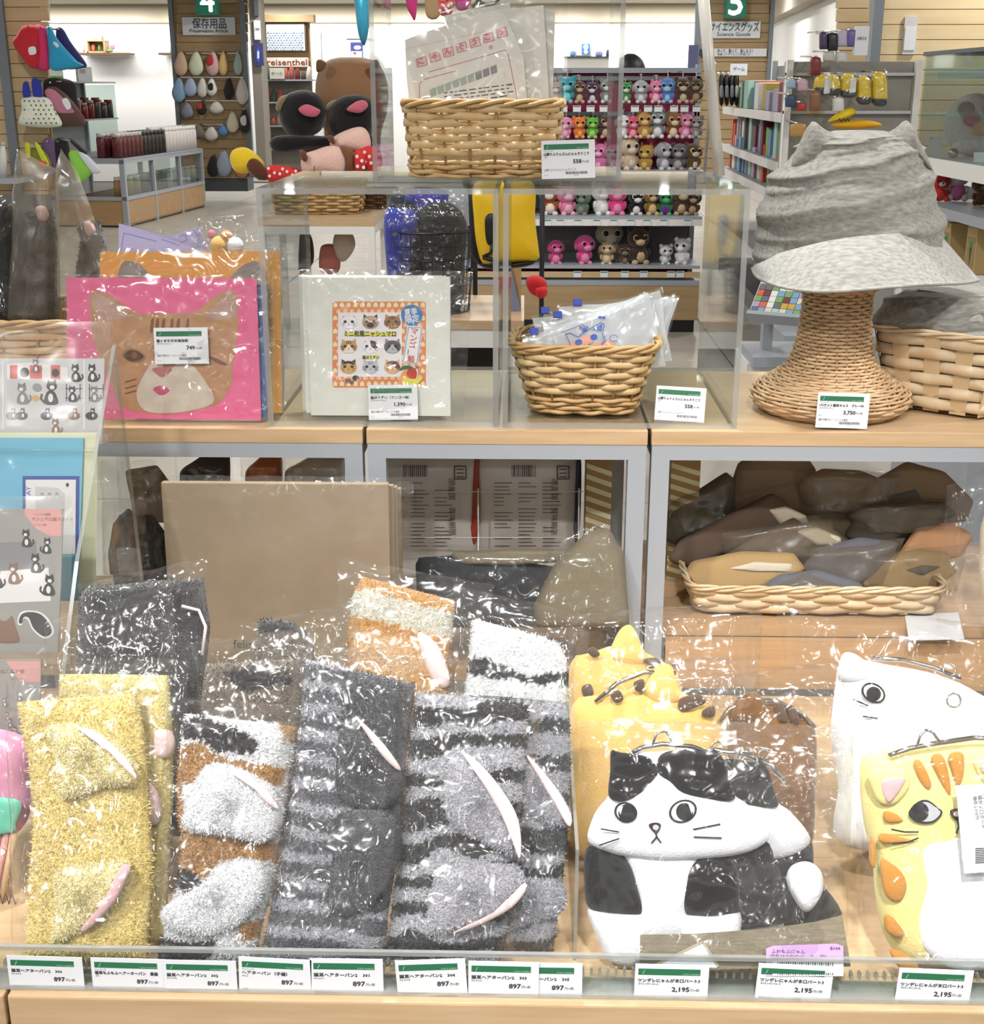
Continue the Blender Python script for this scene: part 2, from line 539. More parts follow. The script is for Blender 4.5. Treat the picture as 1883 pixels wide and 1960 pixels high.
# round downlights in the ceiling
m_lens = mat('lamp_lens', '#fff4e0', 0.4, emit=('#fff3df', 9.0))
first_dl = None
for (x, y) in LIGHT_SPOTS:
    if y < 5: continue
    if first_dl is None:
        first_dl = thing('ceiling_downlight', 'round white recessed downlight glowing in the beige ceiling', 'light', (x, y, CEIL), 'downlights in the ceiling')
        mb = MB(); pts = [Vector((x + 0.1 * math.cos(2 * math.pi * k / 20), y + 0.1 * math.sin(2 * math.pi * k / 20), CEIL - 0.004)) for k in range(20)]
        mb.tube(pts, 0.012, 6, True); mb.build('trim_ring', m_white, first_dl)
        mb = MB(); mb.lathe((x, y, CEIL - 0.012), [(0.09, 0.0), (0.09, 0.01)], 20); mb.build('lens', m_lens, first_dl)
    else:
        dup(first_dl, (x, y, CEIL))

# ================================================================== the two-level display table
zT = W(942, 823, 1.50).z           # upper table tops
Y0 = 1.50
zL = W(942, 1922, 0.90).z          # lower tables
def X(px, py, Y): return W(px, py, Y).x
tp = X(697, 823, Y0); tq = X(1244, 823, Y0)
th_top = zT - W(942, 851, Y0).z
th_rail = W(942, 851, Y0).z - W(942, 879, Y0).z
def display_table(label, x0, x1, depth=0.345, top=zT, y0=Y0, shelf=None, legw=0.0235):
    t = thing('display_table', label, 'table', ((x0 + x1) / 2, y0 + depth / 2, 0), 'grey steel display tables with oak tops')
    fr = Frame((x0, y0, top - th_top), (1, 0, 0), (0, 1, 0))
    MB().fbox(fr, 0, x1 - x0, 0, depth, 0, th_top, 0, 0.0012).build('tabletop', m_oaktop, t)
    zr = top - th_top
    for (a0, a1, b0, b1) in ((x0, x1, y0, y0 + legw), (x0, x1, y0 + depth - legw, y0 + depth), (x0, x0 + legw, y0 + legw, y0 + depth - legw), (x1 - legw, x1, y0 + legw, y0 + depth - legw)):
        MB().box((a0 + 0.001, b0 + 0.001, zr - th_rail), (a1 - 0.001, b1 - 0.001, zr)).build('frame_rail', m_steel, t)
    for (a, b) in ((x0, y0), (x1 - legw, y0), (x0, y0 + depth - legw), (x1 - legw, y0 + depth - legw)):
        MB().box((a + 0.001, b + 0.001, 0), (a + legw - 0.001, b + legw - 0.001, zr - th_rail)).build('leg', m_steel, t)
    if shelf:
        MB().box((x0 + 0.002, y0 + legw, shelf - 0.016), (x1 - 0.002, y0 + depth - 0.002, shelf)).build('lower_shelf', m_oak, t)
    return t
zS = zL + 0.015
gap = 0.0022
display_table('grey steel display table with an oak top holding the pink cat zip bags', tp - gap - 0.56, tp - gap, shelf=zS)
display_table('grey steel display table with an oak top under the clear risers', tp + gap, tq - gap, shelf=zS)
zH = W(1545, 1186, 1.54).z
display_table('grey steel display table with an oak top under the hat stand', tq + gap, tq + gap + 0.62, shelf=zH)
def low_table(label, x0, x1):
    t = thing('low_display_table', label, 'table', ((x0 + x1) / 2, 1.19, 0), 'low oak tables in front')
    fr = Frame((x0, 0.90, zL - 0.03), (1, 0, 0), (0, 1, 0))
    MB().fbox(fr, 0, x1 - x0, 0, 0.585, 0, 0.03, 0, 0.002).build('tabletop', m_oaktop, t)
    MB().box((x0 + 0.01, 0.91, 0), (x1 - 0.01, 1.475, zL - 0.03)).build('cabinet_body', m_cab, t)
xs = X(14, 1940, 0.90)
low_table('low oak display table holding the fluffy hair bands and purses', xs + 0.0015, xs + 1.05)
low_table('low oak display table under the sticker rack', xs - 0.5, xs - 0.0015)

# ================================================================== clear acrylic risers
def acrylic_box(parent, x0, x1, y0, y1, z0, z1, t=0.005, bottom=True, top=True):
    def sheet(name, lo, hi, thin):
        mb = MB(); mb.box(lo, hi)
        # the six faces: the two broad ones stay clear, the cut edges show milky
        order = ['z', 'z', 'y', 'x', 'y', 'x']
        mb.m = [0 if order[i] == thin else 1 for i in range(6)]
        mb.build(name, [m_acry, m_acryedge], parent)
    sheet('side_panel', (x0, y0, z0), (x0 + t, y1, z1 - t), 'x')
    sheet('side_panel', (x1 - t, y0, z0), (x1, y1, z1 - t), 'x')
    if top: sheet('top_panel', (x0, y0, z1 - t), (x1, y1, z1), 'z')
    if bottom: sheet('bottom_panel', (x0 + t, y0, z0), (x1 - t, y1, z0 + t), 'z')
YR0, YR1 = 1.512, 1.838
zR = W(942, 361, YR0).z
xl0, xl1 = X(502, 600, YR0), X(954, 600, YR0)
xr0, xr1 = X(962, 600, YR0), X(1423, 600, YR0)
g_ris = 'clear acrylic risers on the tables'
t = thing('acrylic_riser', 'clear acrylic riser box with the white sweet boxes inside', 'riser', ((xl0 + xl1) / 2, 1.67, zT), g_ris)
acrylic_box(t, xl0, xl1, YR0, YR1, zT, zR, 0.0065)
t = thing('acrylic_riser', 'clear acrylic riser box with the basket of slider bags inside', 'riser', ((xr0 + xr1) / 2, 1.67, zT), g_ris)
acrylic_box(t, xr0, xr1, YR0, YR1, zT, zR, 0.0065)
pu = WZ(714, 346, zR); pv = WZ(1187, 346, zR)
zU = zR + 0.27
t = thing('acrylic_riser', 'tall clear acrylic box standing around the envelope basket on the lower risers', 'riser', ((pu.x + pv.x) / 2, pu.y + 0.11, zR), g_ris)
acrylic_box(t, pu.x, pv.x, pu.y, pu.y + 0.21, zR, zU, 0.006)
# frosted bars of a small easel right of the tall box
t = thing('acrylic_easel', 'frosted acrylic easel with two slanted bars beside the tall clear box', 'easel', WZ(1370, 346, zR))
a = WZ(1376, 347, zR); b = W(1341, -60, a.y + 0.02)
mb = MB(); mb.tube([a + Vector((0, 0, 0.006)), b], 0.0068, 10); mb.build('bar', m_acryfrost, t)
a2 = WZ(1349, 329, zR); b2 = W(1366, 120, a.y + 0.03)
mb = MB(); mb.tube([a2 + Vector((0, 0, 0.003)), b2], 0.0028, 8); mb.build('brace', m_acryfrost, t)

# ================================================================== price cards
def price_tag(fr, quad, title, code, price, note, label, maker=True, cut=None, sub=None):
    tl, tr, br, bl = [fr.q(*p) for p in quad]
    u = (br - bl); w = u.length; u.normalize()
    h = ((tl - bl).length + (tr - br).length) / 2
    v = (tl - bl); v = (v - u * v.dot(u)).normalized()
    f = Frame(bl, u, v)
    t = thing('price_card', label, 'price card', (bl + br) / 2, 'printed shelf price cards')
    MB().fbox(f, 0, w, 0, h, -0.0006, 0, 0).build('card', m_card, t)
    mb = MB(); mb.fbox(f, 0.045 * w, 0.885 * w, 0.76 * h, 0.90 * h, -0.0002, 0.00012)
    o = mb.build('green_band', m_green, t)
    mb = MB()
    text(mb, f, 'TOKYU HANDS', 0.875 * w, 0.775 * h, 0.035 * h, 0.0002, 0, 'R', width=0.23 * w, res=1)
    f2 = f
    mb.add([f.p(0.10 * w, 0.78 * h, 0.0002), f.p(0.108 * w, 0.78 * h, 0.0002), f.p(0.135 * w, 0.87 * h, 0.0002), f.p(0.128 * w, 0.87 * h, 0.0002)], [(0, 1, 2, 3)])
    mb.build('band_lettering', m_greenlt, o)
    mb = MB(); c = 0.0002
    if maker: text(mb, f, 'フェリシモ', 0.045 * w, 0.70 * h, 0.04 * h, c, 0, 'L', res=1)
    tw = textgeo(title)[3] - textgeo(title)[2]
    wt = min(0.84 * w, tw * 0.075 * h / 0.8 * 1.05)
    text(mb, f, title, 0.045 * w, 0.605 * h, 0.072 * h, c, 0, 'L', width=wt, res=1, bold=0.004 * h)
    text(mb, f, code, 0.05 * w, 0.54 * h, 0.045 * h, c, 0, 'L', res=1, sx=1.4)
    text(mb, f, price, 0.745 * w, 0.395 * h, 0.115 * h, c, 0, 'R', res=2, bold=0.006 * h, sx=1.08)
    text(mb, f, '円+税', 0.885 * w, 0.40 * h, 0.06 * h, c, 0, 'R', width=0.125 * w, res=1)
    if sub: text(mb, f, sub, 0.045 * w, 0.33 * h, 0.045 * h, c, 0, 'L', res=1)
    nw = textgeo(note)[3] - textgeo(note)[2]
    text(mb, f, note, 0.05 * w, 0.205 * h, 0.058 * h, c, 0, 'L', width=min(0.62 * w, nw * 0.058 * h), res=1)
    text(mb, f, 'No. 01', 0.05 * w, 0.085 * h, 0.03 * h, c, 0, 'L', res=1)
    rnd = random.Random(sum(map(ord, title + code)))
    x = 0.45 * w
    while x < 0.85 * w:
        bw = rnd.choice((0.004, 0.006, 0.009)) * w
        mb.add([f.p(x, 0.11 * h, c), f.p(x + bw, 0.11 * h, c), f.p(x + bw, 0.18 * h, c), f.p(x, 0.18 * h, c)], [(0, 1, 2, 3)])
        x += bw + rnd.choice((0.004, 0.006, 0.008)) * w
    text(mb, f, '4901234', 0.65 * w, 0.07 * h, 0.028 * h, c, 0, 'C', res=1)
    mb.build('printing', m_ink, t)
    return t

# ================================================================== woven baskets
def ring_path(hx, hy, e=5.0, n=360):
    pts = []
    for k in range(n):
        th = 2 * math.pi * k / n; c, s = math.cos(th), math.sin(th)
        pts.append((hx * math.copysign(abs(c) ** (2 / e), c), hy * math.copysign(abs(s) ** (2 / e), s)))
    L = [0.0]
    for k in range(n):
        a, b = pts[k], pts[(k + 1) % n]; L.append(L[-1] + math.hypot(b[0] - a[0], b[1] - a[1]))
    def at(s):
        d = (s % 1.0) * L[-1]; lo, hi = 0, n
        while hi - lo > 1:
            md = (lo + hi) // 2
            if L[md] <= d: lo = md
            else: hi = md
        a, b = pts[lo], pts[(lo + 1) % n]; t = (d - L[lo]) / max(1e-9, L[lo + 1] - L[lo])
        tx, ty = b[0] - a[0], b[1] - a[1]; q = math.hypot(tx, ty) or 1
        return Vector((a[0] + tx * t, a[1] + ty * t, 0)), Vector((ty / q, -tx / q, 0))
    return at
def basket(label, loc, wt, dt, wb, db, h, rot, rows, sh, ns, mats, stake=0.0018, flat_stake=0.0, thick=0.0014, amp=0.0022, rim=0.0035, nbase=4, group=None, e=5.0, rimn=3, liner=None, detail=4):
    loc = Vector(loc)
    t = thing('wicker_basket', label, 'basket', loc, group, rot)
    ms, mk, mr = mats
    z0 = 0.006 + nbase * 0.0052
    z1 = h - rim * 1.6
    dz = (z1 - z0) / rows
    def at(f): return ring_path((wb + (wt - wb) * f) / 2, (db + (dt - db) * f) / 2, e)
    for i in range(rows):
        z = z0 + dz * (i + 0.5); pth = at(z / h); K = ns * detail
        rnd = random.Random(i * 7 + 1)
        pts = []
        for k in range(K):
            p, nr = pth(k / K)
            o = amp * math.cos(math.pi * ns * k / K + math.pi * i)
            pts.append(loc + p + nr * o + Vector((0, 0, z + 0.0006 * math.sin(k * 0.7 + i))))
        MB().tube(pts, thick, 6, True, flat=sh / 2 / thick).build('weaving_strip', ms, t)
    pts_lo = at(0.02); pts_hi = at(1.0)
    for k in range(ns):
        a, na = pts_lo(k / ns); b, nb = pts_hi(k / ns)
        mb = MB()
        mb.tube([loc + a + Vector((0, 0, 0.003)), loc + (a + b) / 2 + Vector((0, 0, h / 2)), loc + b + Vector((0, 0, h - rim))], stake, 6, flat=1.0)
        if flat_stake:
            mb = MB(); tn = Vector((-na.y, na.x, 0)) * flat_stake / 2
            q = [loc + a - tn + Vector((0, 0, 0.003)), loc + a + tn + Vector((0, 0, 0.003)), loc + b + tn + Vector((0, 0, h - rim)), loc + b - tn + Vector((0, 0, h - rim))]
            q2 = [p - (na + nb) * 0.0005 for p in q]
            mb.add(q + q2, [(0, 1, 2, 3), (7, 6, 5, 4), (0, 4, 5, 1), (1, 5, 6, 2), (2, 6, 7, 3), (3, 7, 4, 0)])
        mb.build('stake', mk, t)
    for j in range(rimn):
        K = ns * 6; pts = []
        for k in range(K):
            p, nr = pts_hi(k / K); ph = 2 * math.pi * (ns // 2) * k / K * 0.8 // 1 * 0 + 2 * math.pi * round(ns * 0.4) * k / K + j * 2 * math.pi / rimn
            pts.append(loc + p + nr * (rim * 0.9 * math.cos(ph)) + Vector((0, 0, h - rim + rim * 0.9 * math.sin(ph))))
        MB().tube(pts, rim * 0.75, 6, True).build('rim_cane', mr, t)
    for j in range(nbase):
        pth = at((0.003 + j * 0.0052) / h); K = ns * 4; pts = []
        for k in range(K):
            p, nr = pth(k / K)
            pts.append(loc + p + nr * (amp * 0.9 * math.cos(math.pi * ns * k / K + math.pi * j) + 0.0012) + Vector((0, 0, 0.0035 + j * 0.0052 + 0.0008 * math.sin(k * 1.1 + j))))
        MB().tube(pts, 0.0027, 6, True).build('base_cane', mr, t)
    pth = at(0.05); K = 40
    mb = MB(); mb.add([loc + pth(k / K)[0] * 0.97 + Vector((0, 0, z)) for z in (0.003, 0.006) for k in range(K)], [tuple(reversed(range(K))), tuple(range(K, 2 * K))])
    mb.build('base', mk, t)
    if liner:
        pl, ph = at(0.1), at(0.93)
        rows_ = [[loc + pp(k / K)[0] * 0.965 + Vector((0, 0, z)) for k in range(K)] for pp, z in ((pl, 0.008), (ph, h * 0.93))]
        MB().grid(rows_, 0, True).build('lining', liner, t)
    return t
m_wk = mat('wicker_honey', '#cdab78', 0.5, var=(60, '#b8935f', 0.3, 0.7))
m_wkstrip = mat('wicker_strip', '#dabd8e', 0.5, var=(50, '#c8a673', 0.35, 0.7))
m_wkstake = mat('wicker_stake', '#a88556', 0.6)
m_wksand = mat('wicker_sand', '#d8b994', 0.55, var=(60, '#c4a079', 0.3, 0.7))
m_chip = mat('chip_wood', '#e4d0b0', 0.55, var=(40, '#d0b48c', 0.35, 0.7))
m_chipdark = mat('chip_wood_stake', '#d2b68e', 0.6)
m_wkdark = mat('wicker_dark', '#5b4028', 0.6)
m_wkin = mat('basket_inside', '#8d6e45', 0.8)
g_bk = 'woven baskets on the display'

# basket with envelopes, on top of the risers inside the tall clear box
pb = WZ(922, 344, zR + 0.006)
bw = (1050 - 790) * mpp(pb.y); btw = (1058 - 770) * mpp(pb.y)
bk1_y = pb.y + 0.006
hb1 = W(920, 192, bk1_y - 0.012).z - (zR + 0.006)
basket('small honey wicker basket holding white envelopes', (pb.x, bk1_y + 0.055, zR + 0.0062), btw, 0.135, bw, 0.11, hb1, R(1), 7, 0.0105, 18, (m_wkstrip, m_wkstake, m_wk), stake=0.0018, thick=0.0018, amp=0.003, rim=0.0036, nbase=4, group=g_bk)
# basket with slider bags, in the right riser
p1 = WZ(1140, 803, zT + 0.0065)
hb2 = 0.088
basket('oval honey wicker basket holding clear slider bags', (p1.x - 0.012, p1.y + 0.072, zT + 0.0068), 0.180, 0.145, 0.125, 0.10, hb2, R(-4), 8, 0.0085, 18, (m_wkstrip, m_wkstake, m_wk), thick=0.0017, amp=0.0028, rim=0.0034, nbase=4, group=g_bk, e=4.0, liner=m_wkin)
# chip basket with folded hats, on the right table
p2 = WZ(1808, 806, zT)
basket('pale chip wood basket piled with folded grey hats', (p2.x + 0.04, p2.y + 0.098, zT + 0.0004), 0.190, 0.165, 0.150, 0.13, 0.105, R(52), 6, 0.0155, 16, (m_chip, m_chipdark, m_chip), flat_stake=0.020, thick=0.0012, amp=0.0022, rim=0.003, nbase=0, group=g_bk, e=9.0, liner=m_wkin)

# ------------------------------------------------------------------ envelopes in the top basket
m_env = mat('envelope_paper', '#f4f2ee', 0.7)
m_red = mat('stamp_red', '#d4606a', 0.7)
m_pinkp = mat('pale_pink_print', '#f4cfd2', 0.7)
m_sage = mat('print_sage', '#aebfb4', 0.7)
m_greyp = mat('print_grey', '#8f8f92', 0.7)
yE = bk1_y + 0.035
envs = [((778, 78), (967, 12), (1066, 420), (850, 420), 'front'), ((905, 25), (1040, 10), (1085, 400), (930, 420), 'b'), ((960, 20), (1062, 18), (1080, 400), (985, 420), 'b'), ((850, 30), (975, 5), (1075, 400), (930, 420), 'b')]
g_env = 'white envelopes in the top basket'
for i, (tl, tr, br, bl, k) in enumerate(envs):
    fr = Frame((pb.x, yE + i * 0.008, zR + 0.01), (1, 0, 0), (0, 0.10, 1))
    lab = ['white paper envelope with red stamped lettering across its front', 'plain white envelope directly behind the stamped one', 'plain white envelope fanned out widest from the stamped one', 'plain white envelope at the very back of the basket'][i]
    t = thing('envelope', lab, 'envelope', fr.q((bl[0] + br[0]) / 2, 330), g_env)
    br = (br[0], 335); bl = (bl[0], 335)
    if i == 0:
        quad = [(775, 77), (800, 66), (945, 20), (968, 30), (1002, 110), (1020, 338), (800, 338), (778, 150)]
    else:
        quad = [tl, tr, (br[0] - 25, 338), (bl[0], 338)]
    mb = MB(); mb.flat(fr, quad, 0.0008); mb.flat(fr, quad, 0.0)
    n = len(quad)
    mb.f[1] = tuple(reversed(mb.f[1]))
    mb.f += [(j + 0, (j + 1) % n, (j + 1) % n + n, j + n) for j in range(n)]; mb.m += [0] * n; mb.sm += [False] * n
    mb.build('paper', m_env, t)
    film_bag(t, fr, [(tl[0] - 14, tl[1] - 20), (tr[0] + 26, tr[1] - 18), (br[0] + (10 if i == 0 else 0), 338), (bl[0] - 12, 338)], 0.002, 0.0015, seed=i, crump=0.0012, nx=14, ny=18, mat_=m_film2, back=False)
    if k == 'front':
        mb = MB(); c = 0.0011
        # crease of the flap, ruled boxes and the six stamped letters
        mb.stroke(fr, [(776, 94), (975, 50)], 1.2, c, 1)
        for j, ch in enumerate('にゃんそうこう'):
            x = 806 + j * 25.6; y = 118 - j * 9.3 + 0
            ang = -14
            q = [(x - 10, y - 4), (x + 8, y - 10), (x + 12, y + 6), (x - 7, y + 11)]
            mb.stroke(fr, q + [q[0]], 1.2, c, 2)
            mb.flat(fr, q, c - 0.0001, 1)
            a, b = fr.uv(x - 5, y + 6)
            text(mb, fr, ch, a, b, 0.0072, c + 0.0001, 0, 'L', rot=14, bold=0.00025)
        a, b = fr.uv(936, 95); text(mb, fr, '様', a, b, 0.004, c, 0, 'L', rot=13)
        mb.stroke(fr, [(820, 138), (860, 127), (940, 104), (966, 96), (972, 102), (990, 190)], 1.2, c, 2)
        mb.stroke(fr, [(803, 195), (803, 160), (812, 152), (872, 136)], 1.2, c, 2)
        mb.build('stamped_lettering', [m_red, m_pinkp, m_red], t)
        mb = MB(); c = 0.0018
        mb.flat(fr, [(815, 180), (957, 122), (985, 200), (985, 225), (815, 225)], c, 0)
        rnd = random.Random(4)
        for j in range(9):
            x = 822 + j * 14.5; y = 178 - j * 5.4
            mb.flat(fr, [(x, y - 6), (x + 12, y - 11), (x + 14, y + 4), (x + 2, y + 9)], c + 0.0001, 1 if rnd.random() < 0.7 else 2)
        for j in range(7):
            y = 168 + j * 7
            x = 850
            while x < 972:
                w_ = rnd.uniform(4, 16)
                mb.stroke(fr, [(x, y + (930 - x) * 0.13), (x + w_, y + (930 - x - w_) * 0.13)], 2.2, c + 0.0001, 3)
                x += w_ + rnd.uniform(2, 5)
        mb.build('leaflet', [m_env, m_sage, m_greyp, m_ink], t)

# ------------------------------------------------------------------ price cards on the upper level
note2 = '猫好き集まれ！フェリシモ猫部'
price_tag(stand(1088, 342, pb.y - 0.008, 5), [(1040, 270), (1139, 266), (1139, 340), (1037, 343)], '山野りんりんさんにゃんそうこう', '40', '558', '山野りんりんさんにゃんそうこう', 'price card reading 558 beside the envelope basket')
price_tag(stand(1300, 806, 1.53, 12), [(1256, 739), (1351, 742), (1347, 809), (1252, 803)], '山野りんりんさんにゃんそうこう', '40', '558', '山野りんりんさんにゃんそうこう', 'price card reading 558 beside the slider bag basket')
price_tag(stand(752, 803, 1.53, 8), [(706, 736), (800, 737), (800, 803), (706, 804)], '猫ほうずい（マンゴー味）', '0790001S-N-1', '1,390', note2, 'price card reading 1,390 in front of the white sweet box')
price_tag(stand(1608, 818, 1.5065, 3), [(1563, 751), (1661, 753), (1659, 821), (1560, 818)], 'UVカット猫耳キャス　グレーM', '400700-M-1', '3,750', note2, 'price card reading 3,750 leaning on the wicker hat stand', sub='M-1')

# ------------------------------------------------------------------ white sweet boxes in the left riser
m_boxw = mat('box_ivory', '#e3e6df', 0.55, bump=(200, 0.04))
m_or = mat('label_orange', '#e08a5c', 0.6); m_or2 = mat('label_peach', '#f3c9a0', 0.6); m_or3 = mat('label_cream', '#f0e3b4', 0.6)
m_lw = mat('label_white', '#eceaf0', 0.6); m_blue = mat('label_blue', '#3f83c4', 0.6); m_yel = mat('label_yellow', '#e3de4c', 0.6)
m_mango = mat('mango_red', '#c43a34', 0.6); m_mango2 = mat('mango_gold', '#e9a45a', 0.6); m_leaf = mat('leaf_green', '#3c6b4a', 0.6)
m_dk = mat('cat_dark', '#2b2a2e', 0.6); m_pk = mat('cat_pink', '#e0a3a8', 0.6); m_redtxt = mat('text_vermilion', '#cf5a40', 0.6)
CATC = {k: mat('cat_' + k, v, 0.6) for k, v in dict(white='#f2f0f6', beige='#b49c80', brown='#a0703c', tan='#c99a5e', cream='#f0e2cc', grey='#5b5a60', chest='#55302a', sand='#d6ab6e', silver='#c3c6cf', silverline='#7c7f88', apricot='#e0b08a', choc='#4b3424', lgrey='#bcbcc2', outline='#cfcbd8').items()}
frb = Frame(WZ(728, 797, zT + 0.0066), (1, 0, 0), (0, 0.07, 1))
for i, (dx, dy, lab) in enumerate(((0, 0, 'square ivory sweet box with a printed cat label in a clear bag'), (-9, 1, 'ivory sweet box standing directly behind the labelled one'), (-15, 2, 'rearmost ivory sweet box in the clear riser'))):
    f = frb.off(-0.001 - i * 0.017)
    t = thing('sweet_box', lab, 'box', f.q(728 + dx, 797), 'ivory sweet boxes in the riser')
    a0, b0 = f.uv(595 + dx, 796); a1, b1 = f.uv(861 + dx, 531 + dy * 2)
    if i: b1 += 0.002 * i
    MB().fbox(f, a0, a1, 0.0003, b1, -0.0145, 0, 0, 0.0008).build('carton', m_boxw, t)
    if i == 0: film_bag(t, f, [(570 + dx, 512), (905 + dx, 520), (888, 800), (582, 803)], 0.004, 0.003, seed=20 + i, crump=0.004, freq=30, mat_=m_film, back=False)
    if i == 0:
        mb = MB(); c = 0.00015
        mb.flat(f, [(640, 577), (811, 577), (815, 581), (815, 738), (811, 742), (640, 742), (636, 738), (636, 581)], c, 0)
        for row in range(13):
            for col in range(14):
                x = 641.5 + col * 12.9 + (6.4 if row % 2 else 0); y = 583 + row * 12.6
                if 650 < x < 768 and 600 < y < 712: continue
                if x > 811: continue
                mb.flat(f, [(x - 4, y + 4.5), (x - 4, y - 1), (x, y - 5), (x + 4, y - 1), (x + 4, y + 4.5)], c * 2, 1 if row % 2 else 2)
        mb.flat(f, [(647, 598), (769, 598), (769, 721), (647, 721)], c * 3, 3)
        mb.build('label', [m_or, m_or2, m_or3, m_lw], t)
        mb = MB()
        names = ['white', 'beige', 'brown', 'tan', 'cream', 'grey', 'chest', 'sand', 'silver', 'silverline', 'apricot', 'choc', 'lgrey', 'outline']
        mats_ = [CATC[k] for k in names] + [m_dk, m_pk]
        ix = {k: j for j, k in enumerate(names)}; DK, PK = len(names), len(names) + 1
        def cathead(cx, cy, base, ears, muzzle=None, stripes=None, patch=None):
            c = 0.0006
            for s in (-1, 1):
                mb.flat(f, [(cx + s * 14, cy - 4), (cx + s * 13, cy - 15), (cx + s * 4, cy - 9)], c, ix[ears])
                mb.flat(f, [(cx + s * 12, cy - 6), (cx + s * 11.5, cy - 12.5), (cx + s * 6, cy - 9)], c + 0.0001, PK if ears not in ('choc', 'chest') else ix[ears])
            mb.flat(f, ell(cx, cy + 1, 16.2, 12.7, n=20), c + 0.0002, ix['outline' if base in ('white', 'silver') else 'choc'] if base in ('white', 'silver') else ix[base])
            mb.flat(f, ell(cx, cy + 1, 15.6, 12.2, n=20), c + 0.0003, ix[base])
            if muzzle == 'mask': mb.flat(f, ell(cx, cy + 6, 7, 5.5), c + 0.0004, ix['choc'])
            elif muzzle: mb.flat(f, [(cx, cy - 5), (cx + 5, cy + 2), (cx + 11, cy + 9), (cx, cy + 13), (cx - 11, cy + 9), (cx - 5, cy + 2)], c + 0.0004, ix[muzzle], 16)
            if patch == 'right': mb.flat(f, [(cx, cy - 11), (cx + 9, cy - 9), (cx + 15, cy), (cx + 9, cy + 4), (cx + 2, cy)], c + 0.0004, ix['chest'], 16)
            if patch == 'top': mb.flat(f, [(cx - 14, cy - 3), (cx - 8, cy - 10), (cx, cy - 11), (cx + 8, cy - 10), (cx + 14, cy - 3), (cx, cy - 7)], c + 0.0004, DK)
            if patch == 'sweep': mb.flat(f, [(cx - 12, cy - 5), (cx - 4, cy - 11), (cx + 8, cy - 10), (cx + 15, cy + 1), (cx + 9, cy + 4), (cx, cy - 5)], c + 0.0004, ix['chest'], 16)
            if stripes:
                for dx in (-4, 0, 4): mb.stroke(f, [(cx + dx, cy - 10), (cx + dx * 0.8, cy - 5)], 1.6, c + 0.0005, ix[stripes] if stripes != 'dk' else DK)
                for s in (-1, 1):
                    for dy in (0, 4): mb.stroke(f, [(cx + s * 15, cy + dy), (cx + s * 10, cy + dy + 1)], 1.3, c + 0.0005, ix[stripes] if stripes != 'dk' else DK)
            for s in (-1, 1):
                mb.flat(f, ell(cx + s * 7, cy - 0.5, 3.2, 2.6, s * 20), c + 0.0006, DK)
                for dy in (4, 7): mb.stroke(f, [(cx + s * 8, cy + dy), (cx + s * 12, cy + dy - 1.5)], 0.8, c + 0.0006, DK)
            mb.stroke(f, [(cx, cy + 3), (cx, cy + 6)], 1, c + 0.0006, DK)
        X3 = (667.5, 709, 751)
        cathead(X3[0], 616, 'white', 'white'); cathead(X3[1], 616, 'beige', 'choc', 'mask'); cathead(X3[2], 616, 'brown', 'brown', stripes='dk')
        cathead(X3[0], 663, 'tan', 'tan', 'cream', stripes='choc'); cathead(X3[1], 663, 'white', 'white', patch='right'); cathead(X3[2], 663, 'grey', 'grey', 'lgrey')
        cathead(X3[0] - 0.5, 702, 'sand', 'choc', patch='top'); cathead(X3[1], 702, 'silver', 'silver', stripes='silverline'); cathead(X3[2], 702, 'apricot', 'apricot', patch='sweep')
        mb.build('printed_cats', mats_, t)
        mb = MB(); c = 0.0012
        mb.flat(f, [(660, 635), (757, 635), (757, 643), (660, 643)], c - 0.0002, 2); mb.flat(f, [(694, 681), (725, 680), (725, 686), (694, 687)], c - 0.0002, 2)
        mb.flat(f, ell(788, 603, 20.5, 20, n=24), c - 0.0002, 3)
        mb.flat(f, [(780, 623), (809, 625), (800, 697), (770, 694)], c - 0.0003, 4)
        mb.stroke(f, [(782, 626), (807, 627), (798, 695), (772, 692), (782, 626)], 0.9, c, 3)
        k = mpp(1.57)
        def tx(s, px, py, hpx, m_, al='C', w_=None, rot=0, bold=0.0):
            a, b = f.uv(px, py); text(mb, f, s, a, b, hpx * k, c + 0.0001, m_, al, width=(w_ * k if w_ else None), rot=rot, bold=bold * k)
        tx('ミニ和風ニャシュマロ', 708.5, 643, 9.5, 0, 'C', 96, 0, 0.25); tx('猫ほうずい', 709.5, 686.5, 6, 0, 'C', 31, 0, 0.15)
        tx('夏季', 787, 602, 11, 4, 'C', 24, 8, 0.3); tx('限定', 790, 616, 12, 4, 'C', 26, 8, 0.3)
        for j, ch in enumerate('マンゴー餡'):
            if ch == 'ー': mb.stroke(f, [(787 - j * 1.6 - 0.5, 640 + j * 13 - 11), (787 - j * 1.6 - 1.5, 640 + j * 13 - 1)], 1.6, c + 0.0001, 1)
            else: tx(ch, 793 - j * 1.8, 638.5 + j * 13.2, 10.5, 1, 'C', 12, -7, 0.25)
        tx('猫', 666, 733, 9, 0); tx('部', 674, 735, 6, 0)
        mb.flat(f, ell(681, 723, 6.5, 4.8), c, 0)
        mb.build('label_lettering', [m_dk, m_redtxt, m_yel, m_blue, m_lw], t)
        mb = MB(); c = 0.0016
        mb.flat(f, [(765, 725), (768, 712), (778, 702), (790, 700), (799, 708), (799, 722), (790, 734), (778, 738), (768, 736)], c - 0.0001, 4, 24)
        mb.flat(f, [(761, 738), (765, 722), (774, 708), (787, 702), (797, 708), (797, 722), (788, 732), (775, 738)], c, 1, 24)
        mb.flat(f, [(778, 716), (784, 704), (792, 703), (798, 712), (796, 724), (788, 726)], c + 0.0001, 0, 20)
